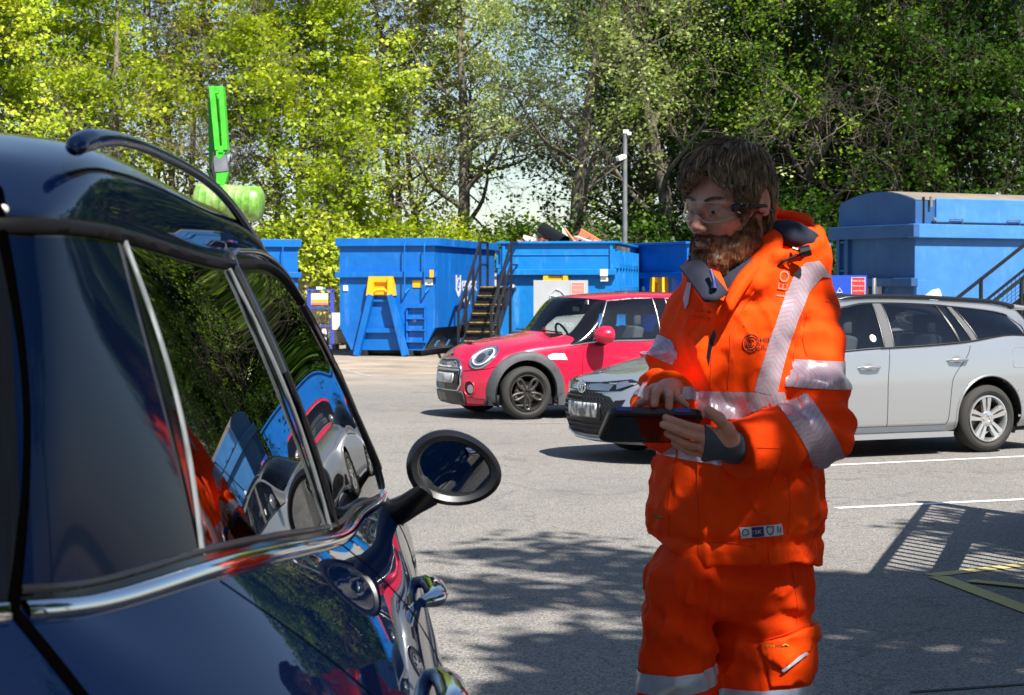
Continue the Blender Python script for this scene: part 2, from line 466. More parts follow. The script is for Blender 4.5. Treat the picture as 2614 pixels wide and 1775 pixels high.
def skip_two():
    P = Vector((1.02, 43.2, 0)); m = M['skip_light']
    root = container('light blue container heaped with scrap behind the grey board sign', P, R(-9), W=2.60, m=m, rim=.05, taper=.05, zt=.5, ribs=True, rail=None, H=2.50)
    q = MB(); q.box((0, -.07, 1.82), (2.68, .16, .13)); q.box((0, -.012, 2.2), (2.5, .02, .02)); q.box((-1.22, -.02, 2.16), (.07, .05, .62)); q.box((1.22, -.02, 2.16), (.07, .05, .62))
    q.build('rail', m, root, bevel=.01)
    hook_frame(root, m, x0=-.02, ztop=1.74, zb=1.3)
    t = MB(); t.box((1.07, -.158, 1.81), (.17, .012, .15)); t.build('sticker', M['white_paint'], root); t = MB(); t.box((1.07, -.1, 1.67), (.17, .012, .10)); t.build('sticker', M['white_paint'], root)
    t = MB(); t.lathe([(0, .0), (.055, .0), (.055, .012), (0, .012)], face_m((-1.03, -.004, 1.52), (1, 0, 0), (0, 0, 1)), 16); t.build('round_tag', M['white_paint'], root)
    lg = MB(); lg.box((1.335, 1.3, 2.0), (.02, .5, .62)); lg.build('logo_panel', M['white_paint'], root)
    lg = MB(); lg.prism([(0, .3), (0, 0), (.13, -.1), (.26, 0), (.26, .3), (.2, .3), (.2, .03), (.13, -.03), (.06, .03), (.06, .3)], 0, .004, face_m((1.348, 1.17, 1.9), (0, 1, 0), (0, 0, 1)))
    lg.build('shield_logo', M['sign_blue'], root)
    t = MB(); t.box((.3, 1.5, 2.36), (2.1, 2.9, .1)); t.build('scrap_bed', noisy('scrap_bed', (.05, .04, .035), (.2, .16, .13), 4, .9), root)

def skip_three():
    P = Vector((3.75, 46.3, 0)); m = M['skip_blue']
    a = R(90 - 28)   # its end faces left
    root = container('dark navy container end with narrow yellow bracket, behind the red car', (3.62, 47.0, 0), R(-62), W=2.4, m=m, rim=.06, taper=.05, zt=.5, rail=(1.70, 1.84), H=2.56, L=4.2)
    hook_frame(root, m, x0=.1, ztop=1.72, zb=1.1, leg=False)
    t = MB(); t.box((1.205, .5, 2.2), (.012, .6, .12)); t.build('slot', M['black_metal'], root)
    t = MB(); t.lathe([(0, 0), (.06, 0), (.06, .012), (0, .012)], face_m((-.75, -.004, 1.45), (1, 0, 0), (0, 0, 1)), 16); t.build('round_tag', M['white_paint'], root)
def skip_lid():
    """enclosed container with arched roof and side lids; end turned left"""
    m = M['skip_faded']; D0 = 36.7
    c0 = Vector((.2098 * D0, D0, 0))            # near right corner of the end
    ax = Vector((.883, .469, 0)); wd = Vector((-.469, .883, 0))
    W, L = 2.35, 6.5
    root = empty('container', c0, 'faded blue enclosed container with arched roof and side lid, behind the silver estate', 'container', 'blue roll-on containers', rz=math.atan2(ax.y, ax.x))
    # local: x along container, y across (away), z up
    b = MB(); b.box((L / 2, W / 2, 1.4), (L, W, 2.5)); b.build('body', m, root); b = MB(); b.box((-.004, W / 2, 1.4), (.012, W - .01, 2.48)); b.build('end_shade_plate', M['skip_end_shade'], root)  # thin plate over the end carries the painted-in shade
    # arched upper section
    prof = [(.0, 2.70), (.0, 3.18)] + [(W * t, 3.18 + .36 * math.sin(math.pi * (.14 + .72 * t)) - .150) for t in np.linspace(.02, .98, 12)] + [(W, 3.1), (W, 2.70)]
    q = MB(); n = len(prof)
    q.add([(0, y, z) for y, z in prof] + [(L, y, z) for y, z in prof],
          [list(range(n)), list(range(2 * n - 1, n - 1, -1))] + [[i, n + i, n + (i + 1) % n, (i + 1) % n] for i in range(n)],)
    q.build('roof_end', M['skip_end_shade'], root)
    rr = MB(); pr = prof[1:-1]; n = len(pr)
    rr.add([(.02, y, z + .014) for y, z in pr] + [(L, y, z + .014) for y, z in pr], [[i, n + i, n + i + 1, i + 1] for i in range(n - 1)])
    rr.build('roof', M['roof_rust'], root)
    # rim belt and lower rail
    r = MB(); r.box((L / 2 - .06, -.05, 2.60), (L + .2, .16, .26)); r.build('rim', m, root, bevel=.01); r = MB(); r.box((-.09, W / 2, 2.60), (.14, W + .3, .25)); r.build('rim', M['skip_end_shade'], root, bevel=.01)
    r = MB(); r.box((-.08, W / 2 - .04, 1.62), (.16, W + .1, .16)); r.build('rail', M['skip_end_shade'], root, bevel=.01); r = MB(); r.box((.10, -.03, 1.45), (.24, .09, .42)); r.build('rail', m, root, bevel=.01)
    e = MB(); e.box((-.05, W - .35, 2.1), (.09, .10, .9)); e.box((-.05, W - .08, 2.1), (.09, .09, .9)); e.box((-.05, W - .21, 2.42), (.06, .3, .04)); e.box((-.05, W - .21, 1.85), (.06, .3, .04))
    e.build('end_post', M['skip_end_shade'], root)
    # side lid with black seam and handles
    ld = MB(); ld.box((L / 2 + .30, -.02, 3.0), (L - .35, .05, .47)); ld.build('lid', m, root, bevel=.02)
    s = MB(); s.box((L / 2 + .28, -.006, 2.755), (L - .3, .05, .035)); s.box((.19, -.006, 3.0), (.03, .05, .5)); s.build('lid_seam', M['black_metal'], root)
    for x in (.95, 2.4, 3.9):
        h = MB(); h.tube([(x - .16, -.08, 2.83), (x + .16, -.08, 2.83), (x + .13, -.09, 2.70), (x - .19, -.09, 2.70)], .012, 6, closed=True)
        h.build('handle', noisy('handle_rust', (.15, .1, .1), (.05, .06, .12), 8, .6), root)
    h = MB(); h.box((.33, -.06, 3.16), (.05, .03, .2)); h.build('lid_hinge', M['roof_rust'], root); h = MB(); h.tube([(.42, -.05, 2.83), (.42, -.08, 2.83)], .035, 10); h.build('lid_hinge', M['roof_rust'], root)
    yl = MB(); yl.box((-.12, 1.38, 1.45), (.18, .06, .5)); yl.build('hook_bracket', M['yellow_paint'], root)
    yl = MB(); yl.box((-.12, .98, 1.45), (.18, .06, .5)); yl.build('hook_bracket', M['white_paint'], root)
    # chalk stencil on the end
    em = face_m((-.004, .95, 1.25), (0, -1, 0), (0, 0, 1))
    grey = mat('stencil', (.22, .27, .36), .7)
    text('KEEP HANDS', .13, grey, root, em, ext=.002, sx=.75)
    a = MB(); a.tube([(-.006, .55 + .42 * math.cos(t), 1.1 + .5 * math.sin(t)) for t in np.linspace(-.3, 2.7, 16)], .008, 4); a.build('stencil_arc', grey, root)
skip_one(); skip_left(); skip_two(); skip_three(); skip_lid()

# ---- board signs
def notice(root, x, z, w, h, y, red, s=.03):
    """red notice with white wording, on a panel facing -y"""
    b = MB(); b.box((x + w / 2, y, z - h / 2), (w, .006, h)); b.build('notice', red, root)
    b = MB(); t = .006
    for a, c in (((x, z), (x + w, z)), ((x, z - h), (x + w, z - h)), ((x, z), (x, z - h)), ((x + w, z), (x + w, z - h))):
        b.bar((a[0], y - .006, a[1]), (c[0], y - .006, c[1]), .008, .006)
    b.build('notice_border', M['white_paint'], root)
    for k, ln in enumerate(('Please do not', 'throw your', 'waste from', 'the ground')):
        text(ln, s * 1.25, M['lettering'], root, face_m((x + w / 2, y - .006, z - h * .2 - k * h * .24), (1, 0, 0), (0, 0, 1)), ext=.001, align='CENTER')
def shape_logo(root, x, z, r, y, m):
    o = MB(); P = [(x + r * math.cos(a) * k, y, z + r * math.sin(a) * k) for a, k in zip(np.radians([100, 60, 15, -25, -70, -110, -150, 170, 135]), (1, .9, 1, .85, 1.05, .8, 1, .95, .85))]
    o.tube(P, .022, 6, closed=True, flat=.4)
    o.tube([P[1], (x + .02, y, z), P[4]], .02, 6, flat=.4); o.tube([(x + .02, y, z), P[7]], .02, 6, flat=.4)
    o.build('logo', m, root)
def board_scrap():
    D = 42.2; a = at(1362, 716, D); b = at(1501, 716, D)
    root = empty('board_sign', (a.x, D, 0), 'grey board sign with white outline logo and red notice, leaning on the scrap container', 'sign', rz=R(-4))
    w = b.x - a.x; z1 = a.z
    p = MB(); p.box((w / 2, 0, z1 / 2 + .05), (w, .04, z1 - .1)); p.build('board', M['grey_board'], root, bevel=.004)
    shape_logo(root, .52, z1 - .36, .17, -.026, M['lettering'])
    notice(root, w - .37, z1 - .05, .29, .40, -.025, M['sign_red_faded'], .036)
    l = MB(); l.box((w / 2, -.024, z1 - .78), (w - .02, .006, .012)); l.build('rule', M['lettering'], root)
    o = MB(); o.tube([(.80 + .09 * math.cos(t), -.026, z1 - .66 + .09 * math.sin(t)) for t in np.linspace(math.pi, 2 * math.pi, 10)], .02, 6, flat=.4); o.build('logo', M['lettering'], root)
    text('Scrap', .20, M['lettering'], root, face_m((.44, -.024, z1 - 1.02), (1, 0, 0), (0, 0, 1)), ext=.002)
def board_blue():
    D = 35.5; a = at(2122, 703, D); b = at(2213, 703, D)
    root = empty('board_sign', (a.x, D, 0), 'small blue board sign with red notice below the arched container', 'sign')
    w = b.x - a.x
    p = MB(); p.box((w / 2, 0, a.z - .35), (w, .04, .7)); p.build('board', M['sign_blue'], root)
    q = MB()
    for x in (.04, w - .02): q.box((x, .04, (a.z) / 2), (.05, .03, a.z - .02))
    q.build('post', M['white_paint'], root)
    notice(root, w - .29, a.z - .04, .25, .38, -.025, M['sign_red'], .036)
    o = MB(); o.tube([(.10, -.025, a.z - .32), (.15, -.025, a.z - .24), (.2, -.025, a.z - .32)], .014, 4, closed=True); o.build('logo', M['lettering'], root)
board_scrap(); board_blue()

# ---- scrap heaped in the light blue container
def scrap():
    g = 'scrap heaped in the light blue container'
    D = 44.2
    tb = MB(); a = at(1385, 588, D); b = at(1440, 620, D - .5)
    d = (b - a).normalized()
    tb.tube([a, b], .17, 24, cap=False); tb.tube([a + d * .01, b - d * .01], .155, 24, cap=False)
    tag(autosmooth(tb.build('pipe', M['black_plastic'])), 'thick black plastic pipe lying tilted on the scrap heap', 'pipe', g)
    def sheet(name, px, D, th, m, label, cat='scrap'):
        P = [at(x, y, D) for x, y in px]; n = len(P); o = MB()
        V = P + [p + Vector((.02, th, .01)) for p in P]
        o.add(V, [list(range(n)), list(range(2 * n - 1, n - 1, -1))] + [[i, (i + 1) % n, n + (i + 1) % n, n + i] for i in range(n)])
        tag(o.build(name, m), label, cat, g)
    sheet('plastic_sheet', [(1484, 585), (1545, 622), (1470, 622), (1474, 604)], D, .04, mat('salmon', (.62, .16, .08), .6), 'salmon orange triangular sheet on top of the scrap heap')
    sheet('board_offcut', [(1435, 582), (1448, 604), (1443, 624), (1436, 612)], D - .2, .03, mat('cream', (.62, .56, .45), .7), 'upright cream board offcut in the scrap heap')
    o = MB(); o.bar(at(1441, 583, D - .3), at(1470, 622, D - .5), .05, .03); tag(o.build('timber_strip', noisy('timber', (.40, .19, .08), (.5, .28, .14), 6, .7)), 'thin brown timber strip leaning in the scrap heap', 'timber', g)
    o = MB(); o.bar(at(1470, 604, D - .3), at(1510, 619, D - .6), .16, .03); tag(o.build('panel', mat('grey_pale', (.5, .47, .43), .6)), 'pale grey flat panel beneath the salmon sheet', 'scrap', g)
    o = MB(); o.bar(at(1335, 606, D), at(1372, 616, D), .1, .12); tag(o.build('crumpled_panel', mat('offwhite', (.6, .57, .52), .6)), 'off-white crumpled panel at the left end of the heap', 'scrap', g)
    o = MB(); o.bar(at(1362, 600, D), at(1372, 606, D), .06, .06); tag(o.build('white_block', M['white_paint']), 'small white block sticking up left of the black pipe', 'scrap', g)
    o = MB(); rg = random.Random(5)
    for k in range(46):
        p = at(rg.uniform(1340, 1540), rg.uniform(612, 626), D + rg.uniform(-.5, .8)); q = p + Vector((rg.uniform(-.3, .3), rg.uniform(-.2, .2), rg.uniform(-.02, .09)))
        o.bar(p, q, rg.uniform(.02, .08), rg.uniform(.01, .05), mi=rg.randrange(4))
    tag(o.build('scrap_heap', [mat('rusty', (.25, .09, .045), .8), mat('scr1', (.45, .42, .38), .6), mat('scr2', (.06, .06, .06), .6), mat('scr3', (.5, .12, .06), .6)]), 'loose rusty and pale metal offcuts along the container top', 'scrap', kind='stuff')
scrap()

# ---- stairs
def stairs(label, A, B, z_top, width, n, rails, name='staircase', mesh=False, grp='black steel stairs with yellow nosings'):
    """flight from A (bottom, on the ground) towards B (top), width to the right of travel"""
    A = Vector(A); B = Vector(B); d = (B - A).to_2d(); L = d.length; d = d.normalized()
    root = empty(name, (A.x, A.y, 0), label, 'staircase', grp, rz=math.atan2(d.y, d.x))
    st = z_top / n; run = L / n
    t = MB(); nz = MB(); rs = MB()
    for i in range(n):
        z = st * (i + 1)
        t.box((run * (i + .5), 0, z - .02), (run + .02, width, .035)); nz.box((run * i + .03, 0, z + .006), (.09, width - .06, .022)); rs.box((run * i + .04, 0, z - st / 2 - .02), (.012, width - .04, st - .05))
    t.build('tread', M['black_metal'], root); nz.build('nosing', noisy('nosing_yellow', (.42, .25, .03), (.14, .11, .06), 9, .8), root); rs.build('riser', M['black_metal'], root)
    s = MB()
    for sy in (-1, 1): s.bar((-.1, sy * width / 2, .02), (L, sy * width / 2, z_top - .08), .03, .24, up=(0, 0, 1))
    s.build('stringer', M['black_metal'], root)
    for sy in rails:
        y = sy * (width / 2 + .03); h = MB(); sl = z_top / L
        P = lambda x, k: (x, y, x * sl + k)
        for k, wd in ((1.0, .05), (.55, .04)): h.bar(P(0, k), P(L, k), wd, wd)
        for x in np.linspace(0, L, 4): h.bar(P(x, 0), P(x, 1.02), .05, .05)
        for k, wd in ((1.0, .05), (.5, .04)): h.bar(P(L, k), (L + .9, y, z_top + k), wd, wd)
        h.bar((L + .9, y, 0), (L + .9, y, z_top + 1.0), .05)
        h.build('handrail', M['black_metal'], root)
        if mesh:
            g = MB()
            for x in np.linspace(.05, L, 34): g.bar(P(x, .1), P(x, .52), .006)
            for k in np.linspace(.1, .52, 7): g.bar(P(0, k), P(L, k), .006)
            g.build('mesh_infill', M['black_metal'], root)
    pf = MB(); pf.box((L + .45, 0, z_top - .03), (.95, width, .05)); pf.build('platform', M['black_metal'], root)
    for x in (L + .05, L + .85):
        for sy in (-1, 1): pf2 = MB(); pf2.bar((x, sy * width / 2, 0), (x, sy * width / 2, z_top), .06); pf2.build('leg', M['black_metal'], root)
    return root
# between the containers: climbs away from the viewer
a = at(1212, 700, 40.2); b = at(1236, 700, 42.3)
stairs('steep black steel stairs with yellow nosings between two blue containers', (a.x, 40.2, 0), (b.x + .25, 42.6, 0), 1.52, .64, 8, (1, -1))
# right edge: climbs to the right beside the arched container
a = at(2392, 700, 33.2); b = at(2614, 600, 34.9)
stairs('long black stairs with mesh infill rising to the right edge before the arched container', (a.x + .30, 33.3, 0), (a.x + 3.2, 34.9, 0), 2.0, .95, 10, (1, -1), mesh=True)

# ---- fence, cage, grit bin, pole, grabber
def fence():
    root = empty('fence', (-12, 50.5, 0), 'weathered close-board timber fence behind the containers', 'fence')
    w = noisy('fence_wood', (.46, .38, .27), (.60, .52, .40), 5, .85)
    o = MB(); rg = random.Random(3)
    for k in range(190): o.box((k * .15, rg.uniform(-.01, .01), .92 + rg.uniform(-.01, .01)), (.142, .022, 1.8))
    o.build('boards', w, root)
    o = MB()
    for z in (.5, 1.05, 1.55, 1.84): o.box((14, -.04, z), (28.5, .05, .08))
    o.build('rail', w, root)
    for k in range(11): p = MB(); p.box((k * 2.8 + .1, -.06, 1.0), (.10, .09, 2.0)); p.build('post', w, root)
fence()
def cage():
    D = 47.5; a = at(786, 738, D); b = at(846, 738, D); w = b.x - a.x; H = a.z
    root = empty('wire_cage', (a.x, D, 0), 'blue framed wire cage with hazard poster against the timber fence', 'cage')
    m = mat('cage_blue', (.05, .08, .45), .5); o = MB()
    for y in (0, .5):
        for x in (0, w): o.bar((x, y, 0), (x, y, H), .045)
        for z in (.04, .55, 1.0, H - .02): o.bar((0, y, z), (w, y, z), .035)
    for x in (0, w): o.bar((x, 0, H - .02), (x, .5, H - .02), .035)
    o.build('frame', m, root)
    o = MB()
    for x in np.linspace(.05, w - .05, 8): o.bar((x, .48, .05), (x, .48, H), .008)
    for z in np.linspace(.1, H - .1, 12): o.bar((0, .48, z), (w, .48, z), .008)
    o.build('wire_mesh', mat('wire', (.3, .3, .32), .4, .6), root)
    o = MB(); o.box((w / 2, -.03, H - .24), (w * .72, .01, .26)); o.build('poster', mat('poster_cream', (.75, .7, .6), .6), root)
    o = MB(); o.box((w / 2, -.032, H - .29), (w * .7, .012, .06)); o.build('poster_stripe', M['yellow_paint'], root)
    o = MB(); o.box((w / 2, -.032, H - .36), (w * .7, .012, .055)); o.build('poster_band', M['sign_red_faded'], root)
    o = MB(); o.box((w / 2, -.02, H + .02), (.16, .01, .07)); o.build('tag', M['white_paint'], root)
    for k, (x, z, r_) in enumerate(((.38, .42, .10), (.22, .30, .08), (.42, .22, .09))):
        o = MB(); o.lathe([(0, 0), (r_ * .9, .01), (r_, .1), (r_, z * .8), (r_ * .5, z), (0, z)], Matrix.Translation((x, .25, .06)), 14)
        ob = o.build('gas_bottle', mat('bottle%d' % k, [(.5, .5, .5), (.55, .53, .5), (.08, .08, .09)][k], .4), smooth=True)
        ob.location = (a.x, D, 0); tag(ob, ['tall pale bottle at the right inside the wire cage', 'short pale bottle at the left inside the wire cage', 'dark bottle at the front inside the wire cage'][k], 'bottle', 'bottles in the wire cage')
cage()
def gritbin():
    D = 46.2; a = at(852, 806, D); b = at(915, 806, D)
    root = empty('grit_bin', (a.x, D, 0), 'cream plastic grit bin on a pallet left of the blue container', 'bin')
    m = mat('cream_plastic', (.72, .60, .34), .5); w = b.x - a.x + .1
    o = MB(); o.prism([(-.02, .22), (-.3, .60), (-.3, .80), (.42, .78), (.5, .22)], .05, w, face_m((0, .3, 0), (0, 1, 0), (0, 0, 1)))
    o2 = MB()
    # body: tapered tub, lid: sloping hood
    o2.add([(.1, 0, .16), (w, 0, .16), (w, .6, .16), (.1, .6, .16), (.04, -.06, .48), (w, -.06, .48), (w, .66, .48), (.04, .66, .48)], [(3, 2, 1, 0), (0, 1, 5, 4), (1, 2, 6, 5), (2, 3, 7, 6), (3, 0, 4, 7), (4, 5, 6, 7)])
    o2.build('tub', m, root, bevel=.02)
    o3 = MB(); o3.add([(-.03, -.1, .49), (w, -.1, .49), (w, .7, .49), (-.03, .7, .49), (-.06, .05, .90), (w, .05, .90), (w, .66, .84), (-.02, .66, .84)], [(3, 2, 1, 0), (0, 1, 5, 4), (1, 2, 6, 5), (2, 3, 7, 6), (3, 0, 4, 7), (4, 5, 6, 7)])
    o3.build('lid', m, root, bevel=.02)
    pl = empty('pallet', (a.x, D, 0), 'timber pallet under the cream grit bin', 'pallet')
    p = MB()
    for x in np.linspace(.0, w, 5): p.box((x, .3, .13), (.12, .8, .02))
    p.build('deck_boards', noisy('pallet_wood', (.3, .22, .14), (.4, .3, .2), 6, .8), pl)
    for x in (.02, w / 2, w - .02): q = MB(); q.box((x, .3, .06), (.1, .8, .115)); q.build('bearer', noisy('pallet_wood2', (.22, .15, .1), (.3, .22, .15), 6, .8), pl)
gritbin()
def pole():
    D = 47.5; p = at(1595, 620, D); t = at(1593, 340, D)
    root = empty('camera_pole', (p.x, D, 0), 'tall pale grey camera pole rising behind the light blue container', 'pole')
    m = noisy('galv', (.16, .17, .18), (.24, .24, .24), 4, .5, metal=.3)
    o = MB(); o.tube([(0, 0, 0), (0, 0, 3), (0, 0, t.z)], [.075, .062, .052], 14); autosmooth(o.build('mast', m, root))
    o = MB(); o.box((.02, -.0, t.z + .03), (.14, .14, .09)); o.box((.1, -.04, t.z - .02), (.1, .1, .08)); o.build('bracket', M['white_paint'], root, bevel=.01)
    c = MB(); z = at(1590, 402, D).z; c.bar((-.02, -.1, z + .02), (-.2, -.24, z - .06), .13, .11); c.box((-.04, -.06, z + .02), (.14, .1, .06)); c.build('camera_housing', M['white_paint'], root, bevel=.015)
pole()
def grabber():
    D = 40.0
    g = noisy('lime', (.04, .46, .02), (.09, .60, .05), 5, .38); gd = noisy('lime_worn', (.08, .30, .01), (.34, .42, .18), 6, .45)
    root = empty('grab_crane', at(575, 720, D), 'lime green grab crane arm hanging a drum-shaped grab behind the black car', 'crane')
    O = root.location.copy()
    L = lambda x, y, dy=0: at(x, y, D) + Vector((0, dy, 0)) - O
    b = MB()
    # twin-plate boom with slot
    b.bar(L(543, 222), L(558, 385), .11, .35, up=(0, 1, 0)); b.bar(L(566, 222), L(577, 385), .10, .35, up=(0, 1, 0))
    b.bar(L(546, 238, -.1), L(568, 236, -.1), .12, .06); b.bar(L(553, 330, .05), L(573, 329, .05), .2, .25)
    b.build('boom', g, root, bevel=.01)
    b = MB(); b.bar(L(536, 250, .25), L(538, 470, .25), .13, .2, up=(0, 1, 0)); b.build('link_arm', mat('lime_dark', (.02, .22, .015), .4), root, bevel=.01)
    b = MB(); b.bar(L(558, 383, -.02), L(573, 383, -.02), .3, .14); b.bar(L(561, 392, -.02), L(571, 400, -.02), .25, .2); b.build('knuckle', g, root, bevel=.01)
    b = MB(); b.bar(L(562, 398, -.03), L(567, 440, -.03), .27, .22, up=(0, 1, 0)); b.build('cylinder_guard', noisy('guard_grey', (.13, .15, .18), (.2, .21, .23), 5, .5), root, bevel=.01)
    b = MB(); P = [L(550, 438), L(585, 440), L(577, 466), L(572, 478), L(568, 478), L(560, 462)]
    n = 6; V = [p + Vector((0, -.12, 0)) for p in P] + [p + Vector((0, .12, 0)) for p in P]
    b.add(V, [list(range(n)), list(range(2 * n - 1, n - 1, -1))] + [[i, (i + 1) % n, n + (i + 1) % n, n + i] for i in range(n)]); b.build('neck', g, root)
    # drum grab, horizontal
    c0 = L(500, 512, .1); c1 = L(668, 522, -.1); ax = (c1 - c0).normalized(); u = Vector((0, 0, 1)); v = ax.cross(u).normalized(); u = v.cross(ax)
    m = Matrix((u, v, ax)).transposed().to_4x4(); m.translation = c0; ln = (c1 - c0).length
    d = MB(); prof = [(0, 0), (.30, 0), (.36, .05)]
    for k in range(1, 9): z = ln * k / 9; prof += [(.366, z - .012), (.374, z), (.366, z + .012)]
    prof += [(.36, ln - .05), (.31, ln), (0, ln)]
    d.lathe(prof, m, 36); autosmooth(d.build('grab_shell', gd, root), 50)
    t = MB()
    for k in range(5):
        z = ln * (.35 + .13 * k); a = .5; p = c0 + ax * z + (u * math.cos(a) + v * -math.sin(a)) * .37; t.bar(p, p + ax * .12 + Vector((0, -.06, -.14)), .03, .08)
    t.build('grab_tooth', g, root)
    h = MB(); h.tube([L(549, 390, -.2), L(545, 430, -.25), L(553, 462, -.2)], .022, 8); h.tube([L(548, 395, -.2), L(541, 440, -.2), L(548, 470, -.2)], .022, 8); h.build('hose', M['rubber'], root)
    mast = MB(); A5 = at(554, 300, 45) - O; mast.bar(L(552, 232, .35), A5, .2, .26); mast.bar(A5, at(556, 893, 45) - O, .3, .3); mast.build('mast', g, root)
grabber()
# ---- railing outside the frame on the right: only its shadow reaches the picture
def railing():
    root = empty('railing', (3.62, 12.6, 0), 'steel railing with vertical bars casting the striped shadow on the tarmac', 'railing')
    b = Vector((2.50, 8.9, 0)) - Vector((3.62, 12.6, 0)); H = 1.62; L = b.length; d = b.normalized()
    m = M['black_metal']
    bars = MB(); n = 26
    for k in range(n): p = d * (L * (k + .5) / n); bars.bar(p, p + Vector((0, 0, H)), .03, .03)
    bars.build('bars', m, root)
    r = MB(); r.bar(Vector((0, 0, H)), b + Vector((0, 0, H)), .04, .05); r.bar(Vector((0, 0, .12)), b + Vector((0, 0, .12)), .04, .05); r.build('rail', m, root)
    pn = MB(); pn.bar(Vector((0, 0, 1.0)) + d * .0, b + Vector((0, 0, 1.0)), .02, .22); pn.build('kick_panel', m, root)
    for k in (0., 1.): p = b * k; q = MB(); q.bar(p, p + Vector((0, 0, H + .06)), .11, .11); q.build('post', m, root)
railing()

# ---------------------------------------------------------------- trees
def leaf_mat(name, c1, c2, c3, trans=.42, rough=.5):
    m = bpy.data.materials.new(name); m.use_nodes = True; N = NT(m); b = N.b
    at_ = N.n('ShaderNodeAttribute', _attribute_name='tint')
    oi = N.n('ShaderNodeObjectInfo')
    f = N.math('ADD', N.math('MULTIPLY', at_.outputs['Fac'], .8), N.math('MULTIPLY', oi.outputs['Random'], .25))
    c = N.ramp(f, [(.05, c1), (.5, c2), (.98, c3)])
    N.col(c); b.inputs['Roughness'].default_value = rough; _inp(b, 'Specular IOR Level', .35)
    tr = N.n('ShaderNodeBsdfTranslucent'); N.l(N.mix(1., c, (1.25, 1.3, .55), 'MULTIPLY'), tr.inputs['Color'])
    mx = N.n('ShaderNodeMixShader'); mx.inputs[0].default_value = trans
    N.l(b.outputs[0], mx.inputs[1]); N.l(tr.outputs[0], mx.inputs[2])
    N.l(mx.outputs[0], m.node_tree.nodes['Material Output'].inputs[0]); return m
LM = {
 'lime': leaf_mat('leaf_lime', (.10, .17, .010), (.34, .44, .020), (.66, .68, .07)),
 'pale': leaf_mat('leaf_pale', (.14, .20, .05), (.36, .44, .15), (.62, .66, .36)),
 'dark': leaf_mat('leaf_dark', (.012, .04, .006), (.032, .09, .010), (.13, .23, .02)),
 'mid': leaf_mat('leaf_mid', (.03, .08, .008), (.10, .20, .012), (.26, .37, .03)),
 'bronze': leaf_mat('leaf_bronze', (.13, .14, .02), (.33, .33, .04), (.52, .48, .07)),
}
BARK = noisy('bark', (.10, .085, .06), (.24, .21, .16), 6, .9, bump=.6, bscale=14, bd=.02)
BARKM = noisy('bark_mid', (.06, .05, .038), (.17, .145, .11), 5, .9, bump=.6, bscale=14, bd=.02)
BARKD = noisy('bark_dark', (.035, .03, .022), (.10, .085, .06), 5, .9, bump=.6, bscale=14, bd=.02)

